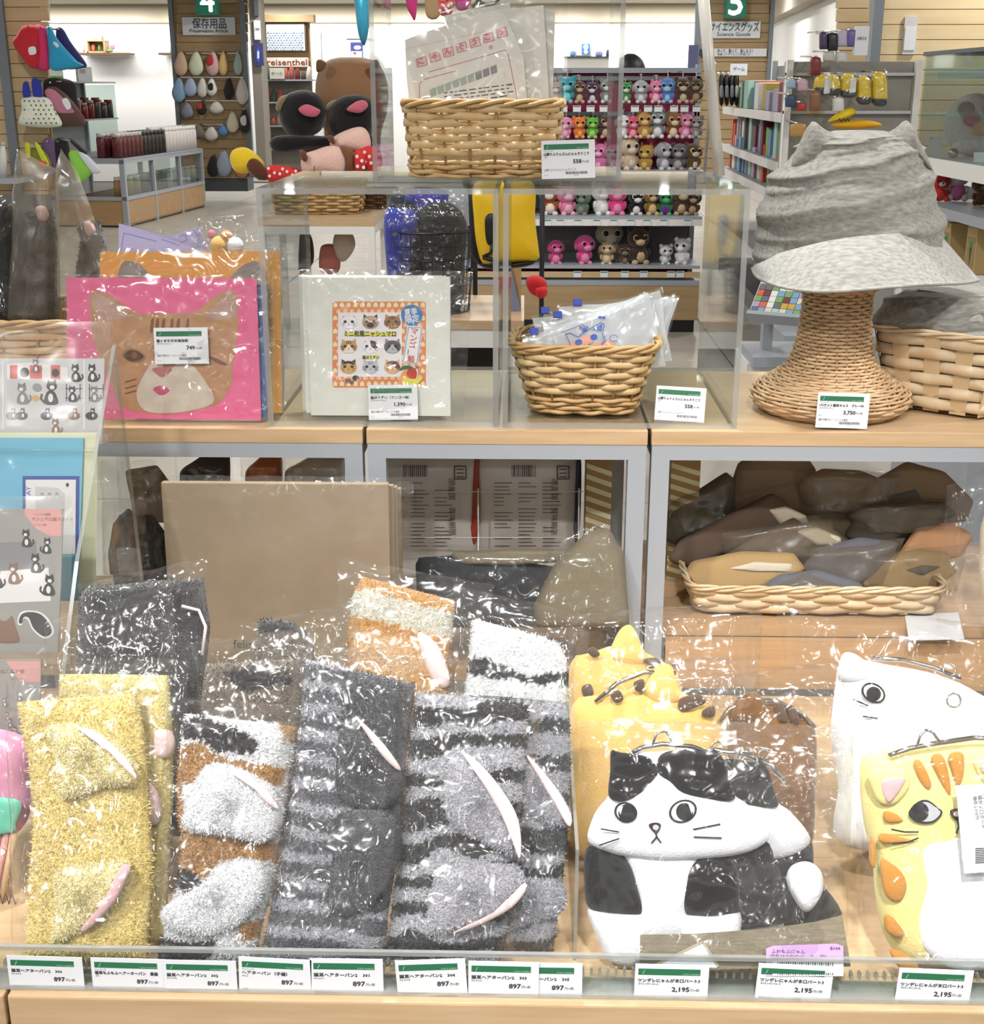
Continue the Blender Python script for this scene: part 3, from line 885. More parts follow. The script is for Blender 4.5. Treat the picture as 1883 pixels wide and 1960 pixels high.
        mb.flat(f, [(772, 723), (790, 725), (809, 722), (801, 733), (785, 737), (776, 733)], c + 0.0002, 3, 20)
        mb.flat(f, [(763, 708), (773, 700), (786, 700), (793, 705), (780, 706)], c + 0.0003, 2, 16)
        mb.stroke(f, [(794, 706), (800, 700)], 2, c + 0.0003, 2)
        mb.build('printed_mango', [m_mango, m_mango2, m_leaf, m_yel, m_lw], t)

# ------------------------------------------------------------------ slider bags in the basket of the right riser
m_slider = mat('slider_blue', '#2b47b8', 0.4)
m_bagw = clear('milky_bag', '#f6f8fc', 0.55, 0.2, 0.05, hazecol='#eef2fa')
m_catblue = mat('print_blue', '#3a5ec0', 0.6); m_salmon = mat('print_salmon', '#e7a58c', 0.6)
ySb = p1.y + 0.055
slid = [((1000, 650), (1240, 560), (1275, 700), (1020, 730), (1022, 635)), ((1040, 620), (1262, 556), (1285, 690), (1060, 720), (1067, 603)), ((1068, 588), (1296, 570), (1265, 690), (1080, 720), (1105, 580)), ((1020, 610), (1290, 566), (1262, 690), (1050, 720), (1043, 595))]
for i, (tl, tr, br, bl, sl) in enumerate(slid):
    f = Frame(Vector((p1.x, ySb + i * 0.012, zT + 0.02)), (1, 0, 0), (0, 0.28, 1))
    t = thing('slider_bag', ['milky slider bag printed with a blue cat face at the front of the basket', 'plain milky slider bag directly behind the printed one', 'plain milky slider bag with the highest blue slider in the basket', 'rearmost plain milky slider bag in the basket'][i], 'bag', f.q(1145, 700), 'slider bags in the basket')
    film_bag(t, f, [tl, tr, br, bl], 0.0025, 0, seed=40 + i, crump=0.0016, nx=18, ny=14, mat_=m_bagw, name='pouch')
    film_bag(t, f, [(tl[0] - 4, tl[1] - 6), (tr[0] + 6, tr[1] - 5), br, bl], 0.003, 0.0022, seed=44 + i, crump=0.0022, nx=20, ny=16, mat_=m_film2, back=False)
    a, b = f.uv(*sl); MB().fbox(f, a - 0.0055, a + 0.0055, b - 0.004, b + 0.0045, -0.001, 0.0052, 0, 0.001).build('slider', m_slider, t)
    if i == 0:
        mb = MB(); c = 0.0048
        mb.flat(f, [(1050, 675), (1110, 648), (1140, 640), (1135, 655), (1090, 672), (1060, 690)], c, 1, 24)
        mb.flat(f, [(1120, 665), (1170, 652), (1172, 665), (1130, 680)], c, 1, 16)
        def ln(p, w_=1.6): mb.stroke(f, p, w_, c + 0.0003, 0)
        face = [(1089, 655), (1082, 640), (1090, 638), (1106, 646), (1120, 634), (1134, 627), (1150, 618), (1156, 622), (1152, 640), (1157, 650), (1150, 664), (1130, 672), (1105, 676), (1093, 670), (1089, 655)]
        ln(face)
        mb.flat(f, ell(1107, 656, 7, 6, -15), c + 0.0003, 0); mb.flat(f, ell(1136, 646, 7, 6, -15), c + 0.0003, 0)
        mb.flat(f, [(1133, 632), (1152, 620), (1151, 634)], c + 0.0003, 0); mb.flat(f, ell(1118, 632, 5, 4), c + 0.0003, 0)
        for (x, y) in ((1111, 628), (1117, 625), (1123, 627)): mb.flat(f, ell(x, y, 2, 2.5, n=8), c + 0.0003, 0)
        for dy in (0, 5, 10):
            ln([(1150, 648 + dy), (1160, 644 + dy)], 1); ln([(1092, 664 + dy), (1084, 668 + dy)], 1)
        ln([(1118, 661), (1123, 664), (1127, 660), (1131, 661)], 1.2)
        ln([(1072, 637), (1116, 621)], 1); mb.flat(f, ell(1148, 608, 4, 3), c + 0.0003, 0); mb.flat(f, ell(1155, 609, 3, 3), c + 0.0003, 0)
        ln(ell(1174, 648, 8, 6, n=12) + [(1182, 648)], 1.2); ln([(1160, 672), (1170, 668)], 2.4)
        a, b = f.uv(1183, 677); text(mb, f, 'う', a, b, 0.007, c + 0.0003, 0, 'C', rot=12)
        mb.build('printed_cat', [m_catblue, m_salmon], t)

# ------------------------------------------------------------------ wicker hat stand and the grey cat-eared hat
pw = WZ(1592, 818, zT); yH = pw.y + 0.088
prof = [(818, 1470, 1716), (806, 1452, 1734), (795, 1445, 1741), (784, 1448, 1740), (772, 1460, 1728), (760, 1482, 1706), (748, 1500, 1692), (735, 1514, 1680), (715, 1524, 1672), (690, 1531, 1667), (650, 1537, 1664), (610, 1540, 1664), (596, 1538, 1666), (585, 1525, 1678), (570, 1505, 1702), (556, 1482, 1725), (545, 1470, 1740), (520, 1465, 1745), (470, 1475, 1735), (430, 1490, 1720)]
frh = Frame((X(1592, 700, yH), yH, zT), (1, 0, 0), (0, 0, 1))
t = thing('wicker_hat_stand', 'sand coloured wicker hat stand flaring at base and top under the grey hat', 'hat stand', (frh.o.x, yH, zT))
def prof_at(z):
    pts = []
    for (py, xl, xr) in prof:
        al, b = frh.uv(xl, py); ar, _ = frh.uv(xr, py); pts.append((b, (ar - al) / 2, (al + ar) / 2))
    b0 = pts[0][0]
    pts = [(b - b0 + 0.003, r, 0.0) for b, r, a in pts]
    if z <= pts[0][0]: return pts[0][1]
    for (z0, r0, _), (z1, r1, _) in zip(pts, pts[1:]):
        if z <= z1: return r0 + (r1 - r0) * (z - z0) / (z1 - z0)
    return pts[-1][1]
PTOP = frh.uv(1592, 430)[1] - frh.uv(1592, 818)[1]
NS = 26
z = 0.003; i = 0
while z < PTOP * 0.83:
    r = prof_at(z); dr_ = prof_at(z + 0.002) - r; pts = []
    for k in range(NS * 4):
        th = 2 * math.pi * k / (NS * 4); o = 0.0016 * math.cos(math.pi * NS * k / (NS * 4) + math.pi * i)
        pts.append(Vector((frh.o.x + (r + o) * math.cos(th), yH + (r + o) * math.sin(th), zT + z)))
    MB().tube(pts, 0.0022, 5, True).build('woven_cane', m_wksand, t)
    sl = abs(dr_) / 0.002
    z += 0.0044 / math.sqrt(1 + sl * sl); i += 1
for k in range(NS):
    th = 2 * math.pi * k / NS; pts = []
    for j in range(24):
        zz = 0.003 + (PTOP * 0.83 - 0.003) * j / 23; r = prof_at(zz) - 0.0006
        pts.append(Vector((frh.o.x + r * math.cos(th), yH + r * math.sin(th), zT + zz)))
    MB().tube(pts, 0.0016, 5).build('upright_cane', m_wkstake, t)

def hat_fabric():
    m = mat('grey_melange_jersey', '#77756f', 0.95, bump=(420, 0.25, 0.001), sheen=0.1, spec=0.1, var=(75, '#9f9d97', 0.3, 0.75, (1, 3.6, 3.6)))
    return m
m_hat = hat_fabric()
m_brim = mat('pale_melange_jersey', '#8f8e89', 0.95, bump=(420, 0.25, 0.001), sheen=0.1, spec=0.1, var=(85, '#b6b5b0', 0.3, 0.7, (1, 3.6, 3.6)))
fh_ = Frame((X(1620, 400, yH), yH + 0.01, W(1620, 480, yH).z), (1, 0, 0), (0, 0, 1))
t = thing('cat_ear_hat', 'grey jersey cap with two cat ears and a wide brim on the wicker stand', 'hat', fh_.o)
crown = [(262, 1600, 1676), (256, 1572, 1716), (262, 1552, 1740), (275, 1540, 1752), (300, 1518, 1765), (330, 1488, 1776), (360, 1470, 1784), (400, 1458, 1790), (440, 1450, 1796), (480, 1446, 1800), (505, 1448, 1800)]
crown[0] = (250, 1600, 1690)
def fold(th, f):
    front = math.sin(th) ; x = math.cos(th)
    # slanting draped folds, nearly level over the brow and gathered at the left
    ph = f * 30 + x * 3.4 + 1.3 * noise.noise(Vector((x * 1.6, f * 4, front)))
    g = (1 - abs(math.sin(ph / 2))) ** 1.6 + 0.35 * (1 - abs(math.sin(ph * 1.37 + 1))) ** 2
    return 0.0125 * g * min(1, f * 5) * min(1, (1 - f) * 4 + 0.25) * (0.6 + 0.5 * noise.noise(Vector((x * 2, f * 6, 3)))) + 0.0015 * noise.noise(Vector((x * 5, f * 9, front * 5)))
mb = MB(); mb.silo(fh_, crown, 0.88, 72, 0.0, 0, fold, 8); mb.build('crown', m_hat, t)
for (pts, nm) in (([(1508, 318), (1528, 262), (1543, 236), (1552, 232), (1570, 246), (1598, 262), (1590, 290), (1550, 316)], 'ear'), ([(1685, 262), (1705, 244), (1722, 230), (1732, 236), (1745, 262), (1768, 310), (1772, 330), (1730, 300)], 'ear')):
    mb = MB(); mb.inflate(fh_, pts, 0.020, 0.022, 0, back=0.9, rings=8, N=48); mb.build(nm, m_hat, t)
# brim: an inner seam curve around the brow and an outer drooping edge
inner = [(1445, 498, -0.01), (1500, 482, 0.068), (1560, 466, 0.098), (1620, 455, 0.108), (1680, 449, 0.104), (1740, 446, 0.086), (1802, 452, 0.0)]
outer = [(1440, 512, -0.005), (1452, 530, 0.07), (1500, 548, 0.12), (1570, 556, 0.145), (1650, 552, 0.15), (1760, 543, 0.13), (1840, 540, 0.08), (1873, 534, 0.04)]
rows = []
def bez(P, t_):
    n = len(P) - 1; x = t_ * n; i = min(int(x), n - 1); u = x - i
    p0, p1_, p2_, p3 = P[max(i - 1, 0)], P[i], P[i + 1], P[min(i + 2, n)]
    return [0.5 * (2 * p1_[j] + (p2_[j] - p0[j]) * u + (2 * p0[j] - 5 * p1_[j] + 4 * p2_[j] - p3[j]) * u * u + (-p0[j] + 3 * p1_[j] - 3 * p2_[j] + p3[j]) * u ** 3) for j in range(3)]
for side in (0, 1):
    rows = []
    for i in range(11):
        v = i / 10; row = []
        for k in range(41):
            a, b = bez(inner, k / 40), bez(outer, k / 40)
            # follow pixel position but at each point's own depth
            px = a[0] * (1 - v) + b[0] * v; c = a[2] * (1 - v) + b[2] * v
            py = a[1] * (1 - v) + b[1] * v - 9 * math.sin(math.pi * v) * math.sin(math.pi * min(1, k / 34))
            fo = fh_.off(c)
            p = fo.q(px, py)
            row.append(p + Vector((0, 0.0, -0.0022 * side)))
        if side: row.reverse()
        rows.append(row)
    if side == 0:
        mb = MB(); mb.grid(rows, 0); edge = rows[-1]
    else: mb.grid(rows, 0)
mb.f = [tuple(reversed(f)) for f in mb.f]
bo = mb.build('brim', m_brim, t)
MB().tube([p + Vector((0, 0, -0.0011)) for p in edge], 0.0022, 6).build('brim_piping', m_brim, bo)

# folded hats in the chip basket
fb = Frame((p2.x + 0.045, p2.y + 0.075, zT), (1, 0, 0), (0, 0, 1))
for i, (rows_, lab, dr_) in enumerate((([(556, 1775, 1950), (562, 1735, 1985), (580, 1700, 2010), (610, 1680, 2020), (632, 1684, 2015), (646, 1730, 1980)], 'folded grey jersey hat crumpled on top of the chip basket', 0.62), ([(610, 1780, 1950), (630, 1760, 1960), (660, 1755, 1960), (700, 1770, 1950)], 'second grey jersey hat pressed under the folded one', 0.75))):
    t = thing('folded_hat', lab, 'hat', fb.q(1850, rows_[-1][0]), 'spare grey hats in the chip basket')
    def cr(th, f, i=i):
        x, y = math.cos(th), math.sin(th)
        return 0.007 * max(0, math.sin(f * 19 + x * 5 + 2 * noise.noise(Vector((x * 2, f * 4, y + i))))) ** 1.6 + 0.004 * noise.noise(Vector((x * 5, f * 8, y * 5)))
    mb = MB(); mb.silo(fb, rows_, dr_, 64, -0.01 if i == 0 else -0.012, 0, cr, 6); mb.build('crown', m_hat, t)
    if i == 0:
        mb = MB(); mb.inflate(fb, [(1770, 628), (1830, 618), (1900, 615), (1980, 640), (1990, 678), (1900, 676), (1830, 668), (1790, 652)], 0.012, 0.052, 0, N=48); mb.build('brim', m_brim, t)
        mb = MB(); mb.inflate(fb, [(1820, 606), (1832, 590), (1850, 584), (1856, 606)], 0.008, 0.05, 0, N=24); mb.build('ear', m_brim, t)

# ================================================================== soft goods helpers
def onz(px, py, z, lean=0.0, rot=0.0):
    r = R(rot); m = Matrix.Rotation(r, 3, 'Z'); l = R(lean)
    return Frame(WZ(px, py, z), m @ Vector((1, 0, 0)), m @ Vector((0, math.sin(l), math.cos(l))))
m_terry = mat_attr('fluffy_terry', 0.95, (700, 0.9, 0.003), 0.6)
def terry(parent, name, fr, left, right, colfn, t=0.012, c0=0.0, nx=56, ny=110, seed=0, lump=0.004, fuzz=0.0014):
    """a fluffy cloth panel between two pixel outlines (lists of (x, y), y increasing)"""
    y0 = left[0][1]; y0r = right[0][1]; y1 = left[-1][1]; y1r = right[-1][1]
    mb = MB(); mb.cols = []; rows = []
    for i in range(ny + 1):
        f = 1 - i / ny
        ya = y0 + (y1 - y0) * f; yb = y0r + (y1r - y0r) * f
        xa = lerp_poly(left, ya); xb = lerp_poly(right, yb); row = []
        e2 = min(1.0, min(f, 1 - f) / 0.05)
        for j in range(nx + 1):
            s = j / nx
            jx = noise.noise(Vector((s * 40 + seed, f * 60, 1.0))) * 1.6
            px = xa + (xb - xa) * s + jx; py = ya + (yb - ya) * s
            if i == ny: py += noise.noise(Vector((s * 30, seed, 2))) * 3
            a, b = fr.uv(px, py)
            dome = max(0.0, 1 - abs(2 * s - 1) ** 5) ** 0.5 * (0.35 + 0.65 * e2 ** 0.5)
            c = c0 + t * dome + lump * noise.noise(Vector((a * 22 + seed, b * 16, seed * 1.7))) * dome + fuzz * noise.noise(Vector((a * 420, b * 420, seed))) 
            row.append(fr.p(a, b, c)); mb.cols.append(colfn(px + 9 * noise.noise(Vector((px * 0.12, py * 0.12, seed))) + 4 * noise.noise(Vector((px * 0.4, py * 0.4, seed))), py + 7 * noise.noise(Vector((px * 0.16, py * 0.1, seed + 9))) + 6 * noise.noise(Vector((px * 0.45, py * 0.3, seed + 4)))))
        am, bm_ = fr.uv((xa + xb) / 2, (ya + yb) / 2)
        row.append(fr.p(am, bm_, c0 - t * 0.4)); mb.cols.append((0.2, 0.2, 0.2))
        rows.append(row)
    cols = mb.cols; nc = nx + 2; quads = []
    for i in range(ny):
        for j in range(nx):
            quads.append(((rows[i][j], rows[i][j + 1], rows[i + 1][j + 1], rows[i + 1][j]), cols[i * nc + j]))
    mb.grid(rows, 0, True, True, True)
    o = mb.build(name, m_terry, parent)
    pile(o, quads, int(nx * ny * 2.6), 0.0030, seed)
    return o
m_pile = mat_attr('terry_pile', 0.95, (700, 0.0, 0.001), 0.5)
def pile(parent, quads, n, length, seed, width=0.00055):
    """the short loose fibres of a fluffy cloth: quads = (four corners, colour)"""
    rnd = random.Random(seed); mb = MB(); mb.cols = []
    vs = mb.v; fs = mb.f
    for _ in range(n):
        q, c = quads[rnd.randrange(len(quads))]
        s_, t_ = rnd.random(), rnd.random()
        p = (q[0] * (1 - s_) + q[1] * s_) * (1 - t_) + (q[3] * (1 - s_) + q[2] * s_) * t_
        nr = (q[1] - q[0]).cross(q[3] - q[0])
        if nr.length < 1e-12: continue
        nr.normalize()
        d = nr * 0.75 + Vector((rnd.uniform(-1, 1), rnd.uniform(-1, 1), rnd.uniform(-1, 1))) * 0.75
        w = Vector((rnd.uniform(-1, 1), rnd.uniform(-1, 1), rnd.uniform(-1, 1))).cross(d).normalized() * width
        L = length * rnd.uniform(0.5, 1.2); k = rnd.uniform(0.8, 1.12)
        o = len(vs)
        vs.extend((p - w, p + w, p + d * L)); fs.append((o, o + 1, o + 2)); mb.m.append(0); mb.sm.append(False)
        cc = tuple(x * k for x in c); mb.cols.extend((cc, cc, cc))
    return mb.build('pile', m_pile, parent, kind='stuff')
def tone(h, amt=0.06):
    c = lin(h)
    def f(px, py):
        k = 1 + amt * noise.noise(Vector((px * 0.3, py * 0.3, 7))) * 2 + amt * noise.noise(Vector((px * 0.9, py * 0.9, 3)))
        return tuple(x * k for x in c)
    return f
FLUFF = {}
def fluff(name, col, bump=0.9):
    m = mat(name, col, 0.95, bump=(650, bump, 0.003), sheen=0.6, spec=0.2)
    FLUFF[m] = lin(col); return m
def ear(parent, fr, pts, matr, t=0.010, c0=0.012, lining=None, lmat=None, name='ear'):
    mb = MB(); mb.inflate(fr, pts, t, c0, 0, back=1.2, rings=7, N=44, pw=3.0, fn=lambda a, b: 0.0012 * noise.noise(Vector((a * 300, b * 300, 1))))
    o = mb.build(name, matr, parent)
    if name == 'ear' and matr in FLUFF:
        c = FLUFF[matr]; half = len(mb.f) // 2
        pile(o, [(tuple(mb.v[i] for i in f), c) for f in mb.f[:half] if len(f) == 4], 5200, 0.0026, len(pts))
    if lining:
        mb = MB(); mb.inflate(fr, lining, 0.004, c0 + t * 0.8 + 0.0015, 0, back=1.5, rings=4, N=36); mb.build('ear_lining', lmat, o)
    return o
m_lining = mat('pink_felt', '#e9cfcf', 0.9, bump=(500, 0.3), sheen=0.3)
m_lining2 = mat('rose_felt', '#dbb0b4', 0.9, bump=(500, 0.3), sheen=0.3)
g_hb = 'fluffy cat ear hair bands in clear bags'
def band(label, base, lean):
    fr = onz(base[0], base[1], zL + 0.003, lean)
    return thing('hair_band_pack', label, 'hair band', fr.o, g_hb), fr

# ------------------------------------------------------------------ front row: yellow
m_yf = fluff('yellow_terry_light', '#fbeeb4'); LE = 30
t, fr = band('bright yellow fluffy hair band with two yellow ears in a clear bag', (165, 1836), LE)
terry(t, 'band', fr, [(36, 1345), (45, 1400), (58, 1470), (68, 1540), (64, 1610), (56, 1700), (52, 1770), (50, 1836)], [(262, 1328), (276, 1400), (284, 1480), (288, 1560), (294, 1640), (290, 1720), (284, 1836)], tone('#f7e092', 0.08), 0.016, 0, seed=1, lump=0.007)
ear(t, fr, [(108, 1395), (140, 1388), (180, 1392), (220, 1410), (258, 1440), (278, 1478), (272, 1500), (220, 1506), (150, 1528), (128, 1515), (122, 1450)], m_yf, 0.012, 0.020, [(170, 1396), (200, 1402), (240, 1432), (268, 1462), (281, 1490), (270, 1484), (240, 1452), (205, 1424)], m_lining)
ear(t, fr, [(126, 1664), (190, 1652), (240, 1645), (262, 1650), (255, 1690), (215, 1745), (165, 1782), (128, 1802), (116, 1790), (124, 1720)], m_yf, 0.012, 0.020, [(250, 1656), (264, 1652), (268, 1664), (240, 1720), (195, 1768), (176, 1772), (215, 1730)], m_lining2)
film_bag(t, fr, [(20, 1285), (300, 1268), (300, 1842), (34, 1842)], 0.034, 0.010, 1, 34, 64, 0.004)
t, fr = band('second yellow fluffy hair band directly behind the bright yellow one', (215, 1800), LE)
terry(t, 'band', fr, [(110, 1290), (108, 1400), (108, 1800)], [(322, 1292), (328, 1400), (330, 1520), (320, 1640), (318, 1800)], tone('#f0de98', 0.08), 0.012, -0.004, 40, 60, seed=2)
ear(t, fr, [(300, 1400), (330, 1400), (338, 1425), (326, 1450), (300, 1445)], m_lining, 0.006, 0.006)
ear(t, fr, [(285, 1500), (306, 1515), (314, 1560), (300, 1580), (286, 1560)], m_lining, 0.006, 0.008)
film_bag(t, fr, [(85, 1262), (360, 1262), (350, 1800), (90, 1800)], 0.014, 0.002, 2, 26, 40, 0.004)

# ------------------------------------------------------------------ calico
CB = lin('#b98a4e'); CK = lin('#26272b'); CW = lin('#eef0f4')
brown1 = [(335, 1428), (395, 1424), (430, 1452), (470, 1456), (545, 1472), (548, 1512), (520, 1500), (480, 1482), (420, 1470), (398, 1478), (380, 1502), (335, 1505)]
brown2 = [(335, 1588), (430, 1590), (480, 1604), (540, 1612), (535, 1652), (470, 1642), (425, 1652), (402, 1682), (360, 1660), (335, 1658)]
black1 = [(352, 1392), (372, 1374), (410, 1380), (470, 1402), (498, 1420), (492, 1442), (455, 1444), (420, 1438), (395, 1420), (356, 1412)]
black2 = [(340, 1664), (375, 1664), (392, 1686), (396, 1708), (372, 1712), (345, 1700)]
black3 = [(300, 1792), (340, 1796), (385, 1800), (425, 1795), (410, 1830), (330, 1845), (296, 1845)]
brown3 = [(532, 1380), (580, 1375), (580, 1425), (550, 1420)]
brown4 = [(460, 1770), (540, 1750), (530, 1790), (470, 1800)]
brown5 = [(318, 1540), (356, 1500), (362, 1570), (352, 1600), (318, 1610)]
def calico(px, py):
    k = 1 + 0.12 * noise.noise(Vector((px * 0.7, py * 0.7, 3)))
    if inpoly(px, py, black1) or inpoly(px, py, black2) or inpoly(px, py, black3): c = CK
    elif any(inpoly(px, py, P) for P in (brown1, brown2, brown3, brown4, brown5)): c = CB
    else: c = CW
    return tuple(v * k for v in c)
m_wf = fluff('white_terry', '#eef0f5')
t, fr = band('calico fluffy hair band of white, tan and black patches in a clear bag', (420, 1842), LE)
terry(t, 'band', fr, [(356, 1366), (346, 1430), (340, 1500), (344, 1560), (350, 1610), (342, 1690), (318, 1770), (302, 1842)], [(568, 1392), (566, 1440), (552, 1500), (540, 1570), (532, 1640), (518, 1710), (500, 1780), (488, 1842)], calico, 0.016, 0, 60, 130, seed=3, lump=0.006)
ear(t, fr, [(392, 1486), (410, 1464), (440, 1464), (490, 1482), (530, 1512), (548, 1545), (540, 1585), (510, 1610), (440, 1596), (372, 1588), (366, 1545)], m_wf, 0.013, 0.019, [(460, 1482), (490, 1488), (525, 1515), (545, 1545), (530, 1542), (500, 1512)], m_lining)
ear(t, fr, [(400, 1690), (430, 1658), (470, 1644), (510, 1650), (520, 1680), (500, 1730), (460, 1768), (400, 1786), (340, 1772), (320, 1745), (350, 1718)], m_wf, 0.013, 0.019)
film_bag(t, fr, [(328, 1335), (588, 1352), (515, 1846), (292, 1846)], 0.034, 0.010, 3, 34, 64, 0.004)

# ------------------------------------------------------------------ grey striped
def stripes(A, B, period, ph, slope=0.0, duty=0.5, irregular=10):
    A, B = lin(A), lin(B)
    def f(px, py):
        v = py + slope * px + irregular * noise.noise(Vector((px * 0.012, py * 0.02, ph)))
        k = 1 + 0.15 * noise.noise(Vector((px * 0.7, py * 0.7, ph)))
        c = A if ((v + ph) / period) % 1.0 < duty else B
        return tuple(x * k for x in c)
    return f
gs = stripes('#5b5c64', '#a9aab4', 47, 5, -0.10, 0.56)
m_df = fluff('charcoal_terry', '#4d4e55'); m_gf = fluff('pale_grey_terry', '#b3b3bd')
t, fr = band('dark grey fluffy hair band with paler grey stripes and charcoal ears in a clear bag', (620, 1842), LE)
dkz = [(655, 1290), (800, 1290), (790, 1420), (770, 1560), (750, 1740), (640, 1760), (650, 1600), (660, 1420)]
dkc = tone('#4d4e55', 0.1)
def grey_col(px, py): return dkc(px, py) if inpoly(px, py, dkz) and not (1545 < py < 1556) else gs(px, py)
terry(t, 'band', fr, [(585, 1262), (576, 1360), (566, 1450), (552, 1550), (538, 1640), (518, 1740), (498, 1842)], [(795, 1310), (785, 1400), (774, 1480), (768, 1560), (756, 1660), (742, 1760), (735, 1842)], grey_col, 0.016, 0, 60, 130, seed=5, lump=0.006)
ear(t, fr, [(662, 1390), (690, 1378), (730, 1410), (768, 1460), (772, 1505), (750, 1540), (690, 1545), (655, 1520), (652, 1450)], m_df, 0.013, 0.018, [(688, 1376), (700, 1384), (740, 1425), (772, 1470), (766, 1474), (735, 1445)], m_lining)
ear(t, fr, [(660, 1560), (720, 1548), (765, 1570), (770, 1620), (752, 1680), (710, 1730), (660, 1748), (635, 1720), (645, 1640)], m_df, 0.013, 0.018)
film_bag(t, fr, [(572, 1228), (820, 1262), (752, 1848), (478, 1846)], 0.034, 0.010, 4, 34, 64, 0.004)

# ------------------------------------------------------------------ black and pale grey striped
bs = stripes('#26282c', '#b9bac3', 62, 18, 0.06, 0.5, 26)
t, fr = band('black and pale grey zebra striped fluffy hair band with pale ears in a clear bag', (850, 1842), LE)
terry(t, 'band', fr, [(797, 1326), (786, 1400), (779, 1480), (772, 1560), (762, 1640), (750, 1740), (736, 1842)], [(1012, 1345), (1010, 1420), (1002, 1500), (996, 1580), (986, 1660), (974, 1760), (956, 1842)], bs, 0.016, 0, 64, 140, seed=6, lump=0.006)
ear(t, fr, [(858, 1462), (872, 1440), (900, 1448), (940, 1490), (975, 1540), (992, 1590), (992, 1632), (965, 1630), (915, 1605), (870, 1580), (852, 1535)], m_gf, 0.013, 0.019, [(888, 1444), (905, 1450), (945, 1490), (985, 1550), (997, 1600), (994, 1640), (982, 1610), (960, 1560), (925, 1500)], m_lining)
ear(t, fr, [(840, 1664), (880, 1652), (940, 1650), (990, 1656), (1004, 1680), (992, 1712), (950, 1745), (890, 1770), (838, 1786), (818, 1775), (828, 1715)], m_gf, 0.013, 0.019, [(1004, 1684), (1005, 1700), (975, 1735), (910, 1768), (870, 1778), (915, 1758), (965, 1728)], m_lining)
film_bag(t, fr, [(765, 1310), (1040, 1330), (985, 1848), (728, 1846)], 0.034, 0.010, 6, 34, 64, 0.004)
bs2 = stripes('#33353a', '#a6a7b0', 70, 40, 0.05, 0.5, 24)
t, fr = band('grey and black striped fluffy hair band tucked behind the zebra striped one', (1000, 1822), LE)
terry(t, 'band', fr, [(900, 1330), (900, 1500), (890, 1822)], [(1088, 1345), (1092, 1450), (1088, 1560), (1078, 1680), (1066, 1760), (1058, 1822)], bs2, 0.013, -0.004, 50, 100, seed=8)
ear(t, fr, [(985, 1440), (1010, 1445), (1060, 1500), (1090, 1560), (1086, 1580), (1050, 1575), (1000, 1545)], m_gf, 0.009, 0.008, [(1004, 1444), (1020, 1456), (1065, 1510), (1092, 1560), (1086, 1580), (1055, 1530)], m_lining)
ear(t, fr, [(985, 1690), (1040, 1682), (1072, 1690), (1082, 1712), (1070, 1745), (1020, 1762), (970, 1778)], m_gf, 0.009, 0.008)
film_bag(t, fr, [(890, 1305), (1108, 1312), (1086, 1830), (880, 1826)], 0.016, 0.003, 7, 30, 56, 0.004)

# ------------------------------------------------------------------ back row of hair bands
wf = stripes('#eef1f5', '#24262a', 1000, 0, 0, 1.0)
def white_black(px, py):
    k = 1 + 0.1 * noise.noise(Vector((px * 0.5, py * 0.5, 1)))
    bl = inpoly(px, py, [(880, 1262), (930, 1262), (1010, 1300), (1100, 1282), (1100, 1320), (1000, 1312), (880, 1292)]) or inpoly(px, py, [(990, 1198), (1040, 1212), (1070, 1228), (1065, 1234), (1000, 1206)])
    return tuple(v * k for v in (lin('#26282c') if bl else lin('#eef1f5')))
t, fr = band('white fluffy hair band with black bands behind the striped ones', (990, 1640), 34)
terry(t, 'band', fr, [(902, 1186), (896, 1260), (888, 1330), (880, 1600)], [(1070, 1228), (1086, 1270), (1090, 1330), (1080, 1600)], white_black, 0.016, 0, 50, 80, seed=11)
film_bag(t, fr, [(868, 1122), (1130, 1180), (1104, 1600), (870, 1600)], 0.02, 0.004, 9, 30, 50, 0.005)
def ginger(px, py):
    k = 1 + 0.12 * noise.noise(Vector((px * 0.5, py * 0.5, 1)))
    c = lin('#c99550')
    if 22 < py - 1108 - (px - 680) * 0.25 < 74: c = lin('#d9d6c8')
    elif py - 1108 - (px - 680) * 0.25 > 100 and inpoly(px, py, [(670, 1190), (760, 1180), (860, 1230), (850, 1300), (680, 1290)]): c = lin('#d8b184')
    return tuple(v * k for v in c)
t, fr = band('ginger and cream fluffy hair band standing above the back row', (770, 1620), 33)
terry(t, 'band', fr, [(690, 1104), (672, 1150), (664, 1230), (664, 1600)], [(872, 1152), (866, 1210), (858, 1290), (850, 1600)], ginger, 0.016, 0, 50, 80, seed=12)
ear(t, fr, [(800, 1215), (840, 1240), (862, 1300), (850, 1320), (820, 1290)], m_lining, 0.008, 0.012)
film_bag(t, fr, [(645, 1068), (945, 1122), (900, 1600), (640, 1600)], 0.02, 0.004, 12, 32, 56, 0.005)
def darkblk(px, py):
    k = 1 + 0.2 * noise.noise(Vector((px * 0.5, py * 0.5, 1)))
    return tuple(v * k for v in lin('#2c2e33'))
t, fr = band('black fluffy hair band in a very crinkled bag behind the yellow one', (270, 1690), 36)
terry(t, 'band', fr, [(158, 1130), (150, 1220), (150, 1600)], [(390, 1108), (402, 1200), (395, 1280), (380, 1600)], darkblk, 0.026, 0, 40, 70, seed=13, lump=0.016)
mb = MB(); mb.tube([fr.q(360, 1172, 0.026), fr.q(392, 1180, 0.026), fr.q(404, 1210, 0.024), fr.q(396, 1262, 0.02)], 0.0016, 6); mb.build('band_edge', m_lining, t)
film_bag(t, fr, [(143, 1120), (400, 1072), (402, 1500), (130, 1600)], 0.034, 0.006, 14, 34, 50, 0.008, 20)
